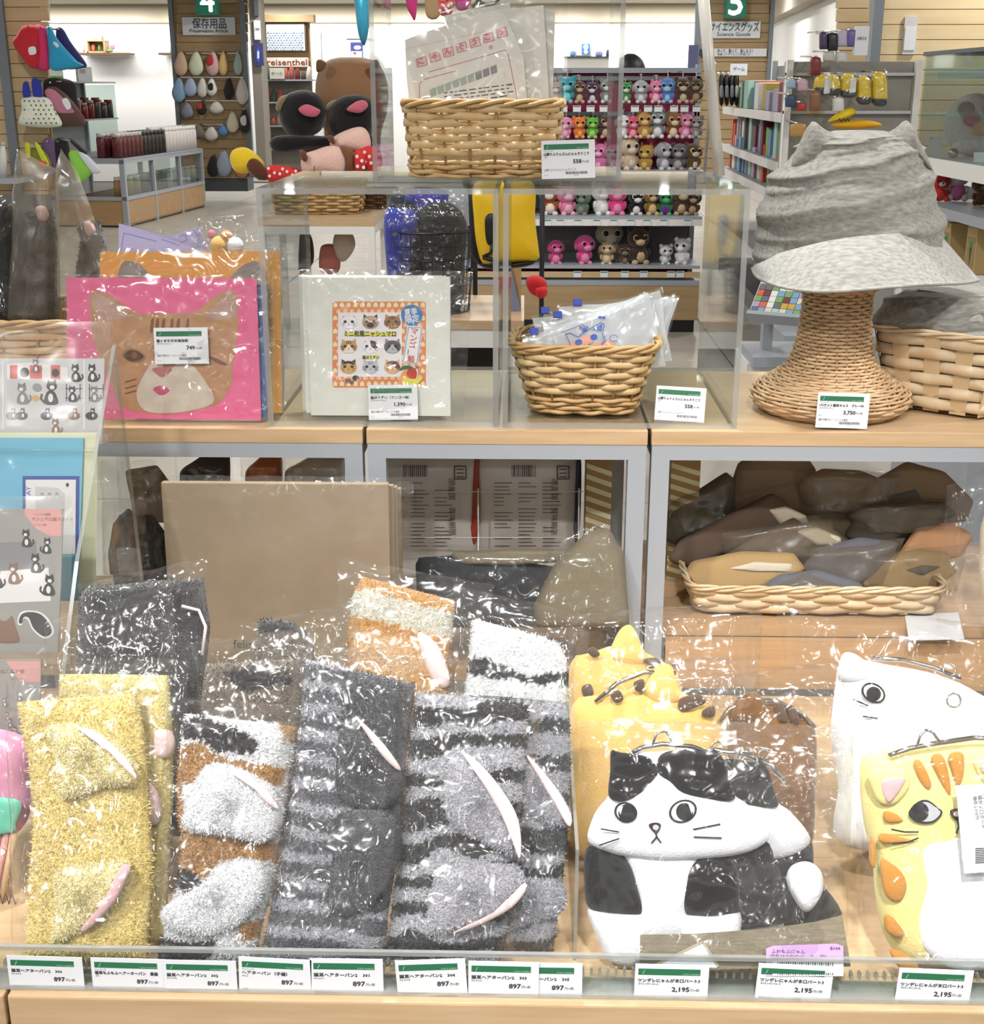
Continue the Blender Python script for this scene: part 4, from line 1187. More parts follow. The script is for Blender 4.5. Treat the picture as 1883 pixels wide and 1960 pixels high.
film_bag(t, fr, [(105, 1205), (345, 1130), (360, 1560), (110, 1600)], 0.02, 0.030, 15, 30, 44, 0.008, 20, name='bag_fold')
def brownblk(px, py):
    k = 1 + 0.2 * noise.noise(Vector((px * 0.5, py * 0.5, 1)))
    c = lin('#2b2c30') if inpoly(px, py, [(430, 1290), (520, 1275), (570, 1310), (470, 1330)]) else lin('#766a5e')
    return tuple(v * k for v in c)
t, fr = band('brown and black fluffy hair band behind the calico one', (470, 1710), 33)
terry(t, 'band', fr, [(392, 1272), (384, 1350), (380, 1600)], [(575, 1262), (572, 1350), (566, 1600)], brownblk, 0.014, 0, 40, 60, seed=15)
film_bag(t, fr, [(360, 1232), (600, 1200), (590, 1600), (370, 1600)], 0.02, 0.004, 17, 30, 48, 0.006)
t, fr = band('black and brown fluffy hair band half sunk between the back bags', (560, 1640), 35)
terry(t, 'band', fr, [(496, 1186), (486, 1240), (480, 1560)], [(560, 1190), (600, 1220), (610, 1560)], lambda a, b: darkblk(a, b) if b < 1218 else tuple(v for v in lin('#6d655c')), 0.012, 0, 30, 50, seed=17)
film_bag(t, fr, [(455, 1198), (690, 1150), (680, 1560), (470, 1560)], 0.018, 0.004, 19, 28, 44, 0.006)

# ================================================================== cat purses
m_felt_w = mat('white_plush', '#eceef6', 0.95, bump=(500, 0.35), sheen=0.5, spec=0.1)
m_felt_k = mat('black_plush', '#1d1e20', 0.95, bump=(500, 0.5), sheen=0.25, spec=0.1)
m_felt_y = mat('butter_plush', '#eddf93', 0.95, bump=(500, 0.35), sheen=0.5, spec=0.1)
m_felt_o = mat('caramel_plush', '#c98d3d', 0.95, bump=(500, 0.35), sheen=0.4, spec=0.1)
m_felt_t = mat('tan_plush', '#e3b96c', 0.95, bump=(500, 0.35), sheen=0.4, spec=0.1)
m_felt_b = mat('brown_plush', '#7a5228', 0.95, bump=(500, 0.35), sheen=0.4, spec=0.1)
m_felt_d = mat('cocoa_plush', '#5a4638', 0.95, bump=(500, 0.35), sheen=0.3, spec=0.1)
m_thread = mat('embroidery_black', '#17181b', 0.8); m_threadpk = mat('embroidery_pink', '#e6bcc2', 0.8); m_eyew = mat('embroidery_white', '#f1f2f4', 0.8)
g_pu = 'cat shaped clasp purses in clear bags'
def pill(parent, fr, name, pts, mt, t=0.012, c0=0.0, pw=4.0, N=56, back=0.8, label=None, center=None):
    mb = MB(); mb.inflate(fr, pts, t, c0, 0, back=back, rings=7, N=N, pw=pw, center=center); return mb.build(name, mt, parent, label)
def clasp(parent, fr, arc, ring=None, tri=None, c=0.012):
    mb = MB(); mb.tube([fr.q(x, y, c) for x, y in arc], 0.0024, 8); o = mb.build('metal_clasp', m_chrome, parent)
    if ring:
        mb = MB(); mb.tube([fr.q(ring[0] + ring[2] * math.cos(2 * math.pi * k / 16), ring[1] + ring[2] * math.sin(2 * math.pi * k / 16), c + 0.002) for k in range(16)], 0.0009, 6, True); mb.build('key_ring', m_chrome, o)
    if tri:
        mb = MB(); mb.tube([fr.q(x, y, c + 0.002) for x, y in tri], 0.0012, 6); mb.build('clasp_knob', m_chrome, o)
def tuxedo(t, fr, dx, dy, k=1.0):
    def S(pts): return [(1290 + (x - 1290) * k + dx, 1640 + (y - 1640) * k + dy) for x, y in pts]
    pill(t, fr, 'body', S([(1130, 1625), (1230, 1600), (1330, 1610), (1420, 1605), (1478, 1605), (1487, 1670), (1530, 1728), (1540, 1758), (1495, 1772), (1415, 1782), (1300, 1790), (1200, 1790), (1130, 1740), (1120, 1680)]), m_felt_k, 0.012, -0.006)
    pill(t, fr, 'chest', S([(1195, 1610), (1330, 1610), (1335, 1660), (1318, 1720), (1308, 1790), (1232, 1790), (1222, 1720), (1205, 1660)]), m_felt_w, 0.010, 0.004)
    pill(t, fr, 'leg', S([(1122, 1622), (1165, 1624), (1204, 1650), (1221, 1700), (1227, 1746), (1172, 1743), (1127, 1736), (1118, 1690)]), m_felt_k, 0.012, 0.004)
    pill(t, fr, 'paw', S([(1125, 1738), (1172, 1744), (1228, 1746), (1238, 1790), (1226, 1842), (1170, 1840), (1142, 1792)]), m_felt_w, 0.013, 0.002)
    pill(t, fr, 'leg', S([(1306, 1690), (1315, 1652), (1345, 1628), (1380, 1634), (1408, 1658), (1413, 1715), (1411, 1742), (1360, 1747), (1306, 1744)]), m_felt_k, 0.012, 0.006)
    pill(t, fr, 'paw', S([(1304, 1746), (1360, 1748), (1411, 1740), (1416, 1780), (1404, 1812), (1330, 1815), (1300, 1788)]), m_felt_w, 0.012, 0.004)
    h = pill(t, fr, 'head', S([(1165, 1515), (1168, 1462), (1200, 1440), (1253, 1436), (1320, 1432), (1378, 1450), (1394, 1510), (1425, 1535), (1455, 1568), (1469, 1598), (1440, 1622), (1395, 1634), (1330, 1640), (1260, 1642), (1205, 1636), (1166, 1628), (1124, 1606), (1134, 1560), (1150, 1535)]), m_felt_w, 0.014, 0.010, 5.0, 72, center=(1290 + dx, 1545 + dy))
    for pts in ([(1166, 1432), (1182, 1434), (1236, 1444), (1254, 1472), (1240, 1492), (1220, 1512), (1190, 1526), (1162, 1518), (1164, 1470)], [(1253, 1472), (1258, 1440), (1300, 1428), (1350, 1434), (1360, 1428), (1378, 1450), (1390, 1490), (1396, 1524), (1341, 1521), (1298, 1510), (1276, 1490)]):
        pill(t, fr, 'black_patch', S(pts), m_felt_k, 0.004, 0.0225, 7.0)
    mb = MB(); c = 0.0252
    for (cx, cy, rx, ry, rot, px_, hl) in ((1193, 1546, 22, 19, 20, 1195, ((1178, 1538), (1188, 1534), (1183, 1550))), (1300, 1544, 27, 21, -22, 1303, ((1310, 1530), (1322, 1536), (1316, 1548)))):
        mb.flat(fr, S(ell(cx, cy, rx, ry, rot, 24)), c, 0); mb.flat(fr, S(ell(cx, cy, rx - 4.5, ry - 3.5, rot, 24)), c + 0.0002, 1); mb.flat(fr, S(ell(px_, cy + 1, 16, 17, rot, 20)), c + 0.0004, 0)
        mb.flat(fr, S(hl), c + 0.0006, 1)
    mb.flat(fr, S([(1236, 1569), (1249, 1565), (1259, 1569), (1256, 1580), (1250, 1586), (1242, 1580)]), c, 0, 20); mb.flat(fr, S(ell(1249, 1574, 5.5, 5)), c + 0.0003, 2)
    mb.stroke(fr, S([(1249, 1584), (1251, 1592), (1241, 1604)]), 3 * k, c, 0); mb.stroke(fr, S([(1251, 1592), (1259, 1603)]), 3 * k, c, 0)
    for a, b in (((1146, 1577), (1181, 1583)), ((1143, 1608), (1181, 1595)), ((1319, 1578), (1370, 1568)), ((1320, 1592), (1373, 1594))): mb.stroke(fr, S([a, b]), 2.6 * k, c, 0)
    mb.build('embroidered_face', [m_thread, m_eyew, m_threadpk], h)
    if k == 1: pill(t, fr, 'tail', S([(1505, 1685), (1515, 1658), (1545, 1649), (1570, 1666), (1574, 1700), (1560, 1730), (1540, 1745), (1520, 1722)]), m_felt_w, 0.012, 0.0)
fr = onz(1290, 1846, zL + 0.003, 22)
t = thing('cat_purse', 'black and white tuxedo cat purse with embroidered eyes in a clear bag', 'purse', fr.o, g_pu)
tuxedo(t, fr, 0, 0)
clasp(t, fr, [(1205, 1440), (1225, 1428), (1265, 1421), (1320, 1426), (1370, 1444), (1400, 1480)], (1367, 1427, 11), [(1245, 1424), (1252, 1402), (1262, 1396), (1272, 1398), (1284, 1420)], 0.014)
film_bag(t, fr, [(1105, 1376), (1625, 1384), (1612, 1838), (1112, 1846)], 0.036, 0.014, 21, 48, 48, 0.006, 18)
t2 = thing('fabric_header_card', 'grey brown fabric strip with a white felt corner lying across the tuxedo purse', 'label', fr.q(1400, 1850), g_pu + ' labels')
f2 = fr.off(0.044)
mb = MB(); mb.flat(f2, [(1225, 1790), (1330, 1788), (1470, 1778), (1560, 1765), (1612, 1752), (1628, 1850), (1225, 1858)], 0); mb.flat(f2, [(1225, 1790), (1330, 1788), (1470, 1778), (1560, 1765), (1612, 1752), (1628, 1850), (1225, 1858)], -0.0012)
mb.build('strip', mat('taupe_linen', '#8d8473', 0.9, var=(60, '#7c735f', 0.35, 0.65, (1, 9, 9)), bump=(300, 0.4)), t2)
mb = MB(); mb.flat(f2, [(1255, 1848), (1345, 1805), (1372, 1852)], 0.0008); mb.build('felt_corner', m_felt_w, t2)
mb = MB(); mb.stroke(f2, [(1255, 1846), (1345, 1802), (1374, 1850)], 5, 0.0012); mb.build('zigzag_stitch', mat('taupe_stitch', '#b0a790', 0.8), t2)
t3 = thing('price_sticker', 'lilac barcode sticker on the bag of the tuxedo cat purse', 'sticker', f2.q(1540, 1855))
f3 = fr.off(0.047)
mb = MB(); mb.flat(f3, [(1466, 1815), (1480, 1810), (1600, 1806), (1614, 1811), (1614, 1868), (1466, 1868)], 0, 0); mb.build('paper', mat('lilac_paper', '#c9a0d8', 0.6), t3)
mb = MB(); mb.flat(f3, [(1478, 1838), (1614, 1834), (1614, 1868), (1478, 1868)], 0.0004, 0); mb.build('barcode_field', m_card, t3)
mb = MB(); k = mpp(0.98)
for s, x, y, h in (('ふわもふにゃん', 1476, 1824, 8), ('猫型付き財布ポーチ', 1474, 1834, 8), ('B044', 1589, 1818, 8), ('906', 1569, 1832, 7)):
    a, b = f3.uv(x, y); text(mb, f3, s, a, b, h * k, 0.0006, 0, res=1)
for i in range(26):
    x = 1488 + i * 4.2; mb.stroke(f3, [(x, 1840), (x, 1866)], 1.2 + (i * 7 % 3) * 0.6, 0.0008)
mb.build('printing', m_ink, t3)
fr = onz(1400, 1812, zL + 0.003, 22)
t = thing('cat_purse', 'second black and white tuxedo cat purse half hidden behind the first', 'purse', fr.o, g_pu)
tuxedo(t, fr, 88, 6, 0.94)
clasp(t, fr, [(1300, 1450), (1360, 1432), (1420, 1440), (1470, 1462), (1500, 1500)], (1455, 1440, 9), None, 0.014)
film_bag(t, fr, [(1200, 1376), (1660, 1392), (1640, 1810), (1205, 1812)], 0.03, 0.004, 23, 36, 40, 0.006, 18)

# ---- yellow tabby purse
fr = onz(1830, 1852, zL + 0.003, 20)
t = thing('cat_purse', 'butter yellow tabby cat purse with a white belly and paper tag in a clear bag', 'purse', fr.o, g_pu)
pill(t, fr, 'body', [(1650, 1450), (1690, 1436), (1760, 1428), (1840, 1420), (1930, 1424), (2000, 1440), (2020, 1500), (2015, 1640), (2005, 1760), (1970, 1835), (1880, 1852), (1790, 1850), (1730, 1838), (1692, 1790), (1676, 1722), (1668, 1640), (1652, 1570), (1645, 1495)], m_felt_y, 0.022, 0.0, 5, 72)
pill(t, fr, 'belly', [(1744, 1606), (1790, 1588), (1825, 1578), (1880, 1580), (1950, 1600), (1975, 1680), (1970, 1780), (1930, 1832), (1860, 1845), (1800, 1838), (1756, 1800), (1742, 1740), (1752, 1680)], m_felt_w, 0.007, 0.018)
for pts in ([(1735, 1452), (1748, 1450), (1768, 1490), (1762, 1506), (1745, 1485)], [(1768, 1444), (1790, 1440), (1804, 1490), (1803, 1518), (1785, 1490)], [(1802, 1438), (1828, 1436), (1828, 1480), (1816, 1500), (1806, 1470)], [(1680, 1545), (1700, 1548), (1716, 1562), (1698, 1566), (1680, 1562)], [(1672, 1586), (1700, 1590), (1738, 1600), (1710, 1604), (1672, 1602)],
            [(1673, 1634), (1690, 1640), (1715, 1662), (1722, 1690), (1708, 1714), (1684, 1704), (1674, 1670)], [(1680, 1740), (1696, 1744), (1716, 1772), (1708, 1782), (1684, 1770)], [(1690, 1805), (1725, 1815), (1750, 1848), (1715, 1846)], [(1654, 1590), (1664, 1612), (1662, 1650), (1652, 1640)]):
    pill(t, fr, 'stripe_patch', pts, m_felt_o, 0.004, 0.0195, 3.0, 28)
for pts, lin_ in (([(1650, 1470), (1690, 1462), (1722, 1470), (1726, 1500), (1700, 1530), (1672, 1530), (1656, 1505)], [(1672, 1484), (1716, 1481), (1685, 1525)]), ([(1848, 1450), (1900, 1440), (1945, 1470), (1925, 1520), (1880, 1510)], [(1855, 1458), (1895, 1448), (1885, 1486)])):
    e = pill(t, fr, 'ear', pts, m_felt_y, 0.006, 0.020)
    mb = MB(); mb.inflate(fr, lin_, 0.002, 0.0262, 0, N=30, smooth=True); mb.build('ear_lining', m_lining2, e)
mb = MB(); c = 0.0248
def eyeo(cx, cy, rx, ry, rot): return [(cx - rx, cy + 2), (cx - rx * 0.5, cy - ry * 0.8), (cx + rx * 0.1, cy - ry), (cx + rx * 0.7, cy - ry * 0.4), (cx + rx, cy + 2), (cx + rx * 0.5, cy + ry * 0.9), (cx - rx * 0.2, cy + ry), (cx - rx * 0.75, cy + ry * 0.7)]
mb.flat(fr, eyeo(1754, 1543, 32, 22, 0), c, 0, 28); mb.flat(fr, eyeo(1755, 1543, 27, 18, 0), c + 0.0003, 3, 28); mb.flat(fr, ell(1743, 1543, 17, 18, 0, 20), c + 0.0006, 0)
mb.flat(fr, eyeo(1880, 1543, 32, 22, 0), c, 0, 28); mb.flat(fr, eyeo(1880, 1543, 27, 18, 0), c + 0.0003, 3, 28); mb.flat(fr, ell(1868, 1543, 17, 18, 0, 20), c + 0.0006, 0)
mb.flat(fr, [(1800, 1541), (1812, 1537), (1824, 1541), (1822, 1552), (1814, 1560), (1804, 1553)], c, 0, 20); mb.flat(fr, ell(1812, 1547, 6, 5), c + 0.0003, 2)
mb.stroke(fr, [(1813, 1558), (1815, 1570), (1810, 1583)], 4, c + 0.002, 0); mb.stroke(fr, [(1815, 1570), (1827, 1578)], 4, c + 0.002, 0)
for p in ([(1690, 1576), (1715, 1581), (1741, 1581)], [(1692, 1603), (1722, 1600), (1741, 1592)]): mb.stroke(fr, p, 3, c, 0)
mb.build('embroidered_face', [m_thread, m_eyew, m_threadpk, mat('eye_grey', '#b9bcc0', 0.7)], t)
clasp(t, fr, [(1690, 1442), (1728, 1428), (1780, 1418), (1850, 1408), (1920, 1410)], (1812, 1336, 13), [(1742, 1424), (1750, 1400), (1760, 1392), (1772, 1396), (1785, 1414)], 0.016)
tg = thing('paper_hang_tag', 'white paper hang tag printed 2,195 on the yellow tabby purse', 'tag', fr.q(1860, 1672, 0.04))
f3 = fr.off(0.036)
mb = MB(); mb.flat(f3, [(1829, 1504), (1890, 1500), (1905, 1668), (1845, 1672)], 0); mb.flat(f3, [(1829, 1504), (1890, 1500), (1905, 1668), (1845, 1672)], -0.0008); mb.build('paper', m_card, tg)
mb = MB()
for s, x, y, h in (('猫がま口ポーチ', 1871, 1522, 8), ('価格 2,195円', 1862, 1524, 7), ('フェリシモ猫部', 1880, 1518, 6)):
    a, b = f3.uv(x, y); text(mb, f3, s, a, b, h * k, 0.0006, 0, rot=-84, res=1)
for i in range(9): mb.stroke(f3, [(1866, 1624 + i * 3.4), (1886, 1623 + i * 3.4)], 1.6, 0.0006)
mb.build('printing', m_ink, tg)
film_bag(t, fr, [(1618, 1404), (2030, 1380), (2030, 1850), (1652, 1848)], 0.036, 0.014, 25, 40, 46, 0.006, 18)

# ---- back row purses
def back_purse(label, base, lean, body, bm_, ears, em, patches, pm, arc, ring, bag, seed, eye=None):
    fr = onz(base[0], base[1], zL + 0.003, lean)
    t = thing('cat_purse', label, 'purse', fr.o, g_pu)
    pill(t, fr, 'body', body, bm_, 0.02, 0.0, 4, 60)
    for e in ears: pill(t, fr, 'ear', e, em, 0.010, 0.008)
    for p_ in patches: pill(t, fr, 'stripe_patch', p_, pm, 0.004, 0.018, 3.0, 24)
    if arc: clasp(t, fr, arc, ring, None, 0.012)
    if eye:
        mb = MB(); mb.flat(fr, eye[0], 0.022, 0, 24); mb.flat(fr, eye[1], 0.0225, 1, 20); mb.flat(fr, eye[2], 0.023, 0)
        for p_ in eye[3]: mb.stroke(fr, p_, 3, 0.022, 0)
        mb.build('embroidered_face', [m_thread, m_eyew], t)
    film_bag(t, fr, bag, 0.036, 0.012, seed, 40, 40, 0.008, 17)
    return t
back_purse('tan tabby cat purse with a raised ear in the back row', (1210, 1640), 30, [(1092, 1270), (1130, 1250), (1190, 1235), (1260, 1262), (1300, 1300), (1310, 1420), (1290, 1560), (1100, 1560), (1090, 1400)], m_felt_t, [[(1165, 1262), (1180, 1215), (1198, 1198), (1212, 1205), (1228, 1240), (1240, 1272), (1200, 1280)]], m_felt_t, [[(1122, 1250), (1134, 1242), (1146, 1256), (1134, 1262)], [(1228, 1266), (1250, 1262), (1262, 1272), (1240, 1276)], [(1112, 1318), (1128, 1312), (1134, 1332), (1116, 1336)]], m_felt_d, [(1140, 1342), (1180, 1305), (1240, 1280), (1290, 1278)], None, [(1085, 1180), (1455, 1148), (1440, 1560), (1080, 1560)], 31)
back_purse('paler tan tabby cat purse in front of the raised-ear one', (1260, 1690), 28, [(1095, 1350), (1150, 1330), (1220, 1315), (1290, 1322), (1350, 1345), (1385, 1380), (1395, 1480), (1380, 1640), (1110, 1640), (1095, 1480)], m_felt_t, [[(1228, 1325), (1246, 1285), (1270, 1272), (1286, 1280), (1300, 1320), (1310, 1342), (1260, 1350)]], m_felt_t, [[(1166, 1330), (1182, 1322), (1190, 1340), (1174, 1346)], [(1210, 1308), (1228, 1302), (1228, 1322), (1214, 1324)], [(1296, 1340), (1330, 1330), (1345, 1346), (1300, 1362)], [(1340, 1360), (1360, 1352), (1362, 1372), (1340, 1372)]], m_felt_d, [(1138, 1345), (1180, 1308), (1230, 1288), (1290, 1290)], None, [(1090, 1262), (1450, 1262), (1430, 1640), (1092, 1640)], 33)
back_purse('dark brown tiger striped cat purse peeking above the tuxedo purse', (1480, 1690), 28, [(1392, 1378), (1420, 1360), (1480, 1345), (1530, 1362), (1560, 1400), (1560, 1500), (1540, 1640), (1400, 1640), (1388, 1500)], m_felt_b, [[(1392, 1376), (1402, 1345), (1424, 1328), (1444, 1326), (1460, 1345), (1470, 1378), (1430, 1386)]], m_felt_b, [[(1476, 1346), (1490, 1348), (1500, 1380), (1484, 1380)], [(1500, 1352), (1514, 1356), (1522, 1384), (1506, 1382)]], m_felt_d, [(1370, 1385), (1392, 1358), (1430, 1342), (1480, 1342), (1530, 1368), (1555, 1392)], (1411, 1326, 10), [(1350, 1300), (1640, 1260), (1620, 1640), (1360, 1640)], 35)
back_purse('white cat purse with a grey embroidered eye in the back row', (1750, 1660), 28, [(1600, 1300), (1606, 1272), (1640, 1262), (1700, 1272), (1790, 1290), (1860, 1320), (1920, 1370), (1930, 1500), (1910, 1620), (1620, 1620), (1604, 1500), (1590, 1400)], m_felt_w, [[(1602, 1300), (1604, 1264), (1614, 1250), (1634, 1254), (1660, 1276), (1664, 1300), (1630, 1310)]], m_felt_w, [], m_felt_w, [(1664, 1262), (1720, 1264), (1780, 1280), (1830, 1300)], (1808, 1284, 12), [(1476, 1152), (1960, 1205), (1940, 1620), (1560, 1620)], 37,
           (ell(1660, 1328, 24, 18, 30, 20), ell(1660, 1328, 20, 14, 30, 18), ell(1660, 1330, 14, 14, 0, 16), ([(1622, 1340), (1650, 1352)], [(1640, 1372), (1668, 1376)])))

# ================================================================== acrylic price rail with its comb of teeth, and the cards on it
t = thing('acrylic_price_rail', 'clear acrylic rail with a comb of teeth along the low table edge', 'rail', (0.0, 0.915, zL))
yr = 0.912; zr1 = W(942, 1838, yr - 0.004).z
xa, xb = X(-60, 1900, yr), X(2000, 1900, yr)
MB().box((xa, yr, zL + 0.001), (xb, yr + 0.003, zr1)).build('front_panel', m_acry, t)
MB().box((xa, yr - 0.0005, zr1), (xb, yr + 0.0035, zr1 + 0.0035)).build('top_edge', m_acryedge, t)
MB().box((xa, yr - 0.004, zL + 0.0005), (xb, yr + 0.020, zL + 0.004)).build('base_strip', m_acryedge, t)
tooth = None; zc = zL + 0.012
step = 18 * mpp(0.95)
for i in range(int((xb - xa) / step)):
    x = xa + i * step
    if tooth is None:
        mb = MB(); mb.box((x, yr + 0.010, zc), (x + 0.0022, yr + 0.016, zc + 0.0055)); mb.box((x + 0.0006, yr + 0.011, zc + 0.0055), (x + 0.0016, yr + 0.015, zc + 0.0068))
        o = mb.build('tooth', m_acryedge, t); tooth = o.data
    else:
        o = link('tooth', tooth, t); o.location = (i * step, 0, 0)
MB().box((xa, yr + 0.010, zL + 0.004), (xb, yr + 0.016, zc)).build('comb_strip', m_acry, t)
# clear divider between hair bands and purses
t = thing('acrylic_divider', 'clear acrylic divider between the hair bands and the cat purses', 'divider', W(1098, 1840, 0.94))
d0 = WZ(1100, 1838, zL)
mb = MB(); mb.box((d0.x - 0.0015, d0.y, zL), (d0.x + 0.0015, d0.y + 0.25, zL + 0.11)); mb.m = [1, 1, 1, 0, 1, 0]; mb.build('sheet', [m_acry, m_acryedge], t)
ft = stand(942, 1900, yr - 0.0022, 0)
lim = '期間限定販売です！'; tu = 'ツンデレにゃんがま口パート3'
cards = [
    ([(16, 1829), (157, 1833), (164, 1909), (21, 1905)], '猫耳ヘアターバン2　306', 'N-306', '897', lim, 'price card reading 306 in front of the bright yellow hair band', False, 0),
    ([(177, 1832), (318, 1838), (322, 1914), (180, 1910)], '猫耳もふもふヘアーターバン　黒猫', '43', '897', '猫耳もふもふヘアーターバン　黒猫', 'price card with a long printed title between cards 306 and 302', True, 0),
    ([(318, 1838), (457, 1840), (456, 1917), (317, 1914)], '猫耳ヘアターバン2　302', 'N-302', '897', lim, 'price card reading 302 in front of the calico hair band', False, 1),
    ([(457, 1831), (594, 1838), (596, 1918), (458, 1911)], 'ヘアターバン（子猫）', 'N-2', '897', '子猫', 'price card with a short bracketed title between cards 302 and 301', True, 0),
    ([(597, 1835), (735, 1836), (735, 1921), (597, 1919)], '猫耳ヘアターバン2　301', 'N-301', '897', lim, 'price card reading 301 in front of the grey striped hair band', False, 0),
    ([(758, 1838), (897, 1836), (896, 1918), (763, 1922)], '猫耳ヘアターバン2　304', 'N-304', '897', lim, 'price card reading 304 in front of the zebra striped hair band', False, 1),
    ([(976, 1843), (1113, 1844), (1113, 1928), (976, 1926)], '猫耳ヘアターバン2　305', 'N-305', '897', lim, 'price card reading 305 partly covered by card 303', False, 0),
    ([(897, 1839), (1032, 1843), (1030, 1925), (896, 1922)], '猫耳ヘアターバン2　303', 'N-303', '897', lim, 'price card reading 303 overlapping the card beside it', False, 1),
    ([(1216, 1845), (1357, 1848), (1352, 1932), (1212, 1929)], tu, '495147-N-2', '2,195', note2, 'price card reading 2,195 in front of the tuxedo cat purse', False, 0),
    ([(1449, 1845), (1591, 1849), (1585, 1935), (1442, 1928)], tu, '495147-N-3', '2,195', note2, 'price card reading 2,195 under the lilac sticker', False, 0),
    ([(1717, 1855), (1859, 1856), (1850, 1942), (1709, 1936)], tu, '495147-N-5', '2,195', note2, 'price card reading 2,195 in front of the yellow tabby purse', False, 0)]
for q, a, b, c, d, e, mk, lv in cards:
    price_tag(ft.off(lv * 0.0012), q, a, b, c, d, e, mk)

# ================================================================== pink and orange cat zip bags on the left table
m_pinkbag = mat('hot_pink_print', '#f06a9c', 0.35); m_orbag = mat('orange_print', '#eda548', 0.35); m_bluebag = mat('blue_print', '#5b7fcf', 0.35); m_lavbag = mat('lavender_print', '#b9b4dd', 0.4)
CF = {k: mat('catphoto_' + k, v, 0.45, var=(55, v2, 0.3, 0.7)) for k, v, v2 in (('ginger', '#c99a72', '#b6845c'), ('earin', '#c9a79a', '#b58d7f'), ('muzzle', '#dfd3c6', '#cdbcae'), ('eye', '#5a3a20', '#43290f'), ('eyerim', '#a87c56', '#8f6644'), ('stripe', '#8d5738', '#7d4a2f'), ('nose', '#c07a78', '#b36c6c'), ('mouth', '#d0557c', '#bb4870'), ('grey', '#9a8d84', '#857a72'))}
fz = onz(315, 808, zT + 0.001, 9)
def zip_bag(label, f, quad, col, seed, tag=None):
    t = thing('zip_bag', label, 'bag', f.q((quad[2][0] + quad[3][0]) / 2, quad[2][1]), 'flat cat face zip bags')
    mb = MB(); mb.flat(f, quad, 0.0015); mb.flat(f, quad, -0.0015); mb.f[1] = tuple(reversed(mb.f[1]))
    n = len(quad); mb.f += [(j, (j + 1) % n, (j + 1) % n + n, j + n) for j in range(n)]; mb.m += [0] * n; mb.sm += [False] * n
    mb.build('printed_pouch', col, t)
    q = quad
    film_bag(t, f, [(q[0][0] - 4, q[0][1] - 6), (q[1][0] + 12, q[1][1] - 6), (q[2][0] + 8, q[2][1] + 2), (q[3][0] - 4, q[3][1] + 2)], 0.004, 0.0025, seed, 30, 26, 0.0022, 24, back=False)
    return t
t = zip_bag('hot pink zip bag printed with a large ginger cat face', fz, [(128, 531), (491, 533), (500, 804), (130, 800)], m_pinkbag, 51)
mb = MB(); c = 0.0018
names = list(CF); ci = {k: i for i, k in enumerate(names)}
def pl(pts, k, lv, sm=28): mb.flat(fz, pts, c + lv * 0.00012, ci[k], sm)
pl([(172, 572), (178, 556), (192, 557), (222, 572), (262, 598), (300, 599), (370, 598), (400, 575), (430, 558), (448, 556), (456, 580), (455, 640), (446, 700), (444, 735), (420, 770), (380, 785), (330, 792), (280, 790), (235, 778), (215, 740), (195, 690), (178, 640)], 'ginger', 0, 70)
pl([(176, 575), (186, 562), (204, 570), (235, 590), (248, 606), (210, 612), (186, 606)], 'earin', 1); pl([(452, 580), (444, 562), (425, 572), (400, 598), (398, 610), (425, 612), (448, 606)], 'earin', 1)
pl([(262, 755), (280, 710), (300, 690), (320, 712), (345, 692), (372, 702), (400, 740), (410, 768), (380, 782), (330, 790), (280, 786)], 'muzzle', 1, 40)
pl([(292, 706), (312, 702), (330, 706), (322, 716), (310, 722), (298, 714)], 'nose', 2, 20); pl([(294, 745), (308, 738), (326, 745), (318, 754), (306, 756)], 'mouth', 2, 20)
pl([(234, 680), (245, 668), (262, 668), (280, 682), (272, 692), (252, 694)], 'eyerim', 2, 24); pl([(238, 681), (248, 671), (262, 671), (276, 682), (266, 690), (250, 691)], 'eye', 3, 24); pl(ell(258, 680, 6, 6), 'stripe', 4, 0)
pl([(395, 680), (420, 688), (440, 700), (418, 696)], 'stripe', 2, 16)
for x in (290, 300, 312, 328, 340, 358): pl([(x, 612), (x + 5, 610), (x + 3, 636), (x - 2, 634)], 'stripe', 2, 14)
for dy in (0, 12, 22): pl([(240, 730 + dy), (262, 724 + dy), (262, 727 + dy), (240, 733 + dy)], 'stripe', 2, 0)
mb.build('printed_cat_face', [CF[k] for k in names], t)
price_tag(fz.off(0.0075), [(293, 628), (396, 626), (400, 696), (297, 697)], '猫のまち付き保存袋', '402703-N-2', '749', note2, 'price card reading 749 stuck on the pink cat zip bag', False)
f2 = Frame(fz.o + Vector((0, 0.022, 0)), fz.u, fz.v)
t = zip_bag('orange zip bag with grey cat ears behind the pink one', f2, [(192, 482), (536, 481), (540, 790), (194, 790)], m_orbag, 53)
mb = MB(); mb.flat(f2, [(230, 540), (234, 505), (250, 500), (275, 512), (292, 545)], 0.0018, 0, 24); mb.flat(f2, [(438, 545), (460, 512), (490, 500), (508, 520), (505, 545)], 0.0018, 0, 24); mb.build('printed_cat_ears', CF['grey'], t)
f3 = Frame(fz.o + Vector((0, 0.010, 0)), fz.u, fz.v)
zip_bag('blue zip bag showing its edge beside the pink one', f3, [(260, 545), (512, 545), (510, 803), (260, 803)], m_bluebag, 54)
f4 = Frame(fz.o + Vector((0, 0.036, 0)), fz.u, fz.v)
t = zip_bag('lavender printed leaflet bag standing at the back of the zip bags', f4, [(228, 428), (322, 452), (380, 434), (400, 480), (400, 760), (225, 760)], m_lavbag, 55)
mb = MB()
for pts in ([(238, 446), (300, 462)], [(238, 446), (232, 480)], [(310, 458), (345, 470)], [(345, 452), (355, 448), (358, 460), (346, 464)], [(372, 444), (380, 452)]): mb.stroke(f4, pts, 1, 0.0019)
mb.build('printing', mat('violet_ink', '#7d74ad', 0.7), t)
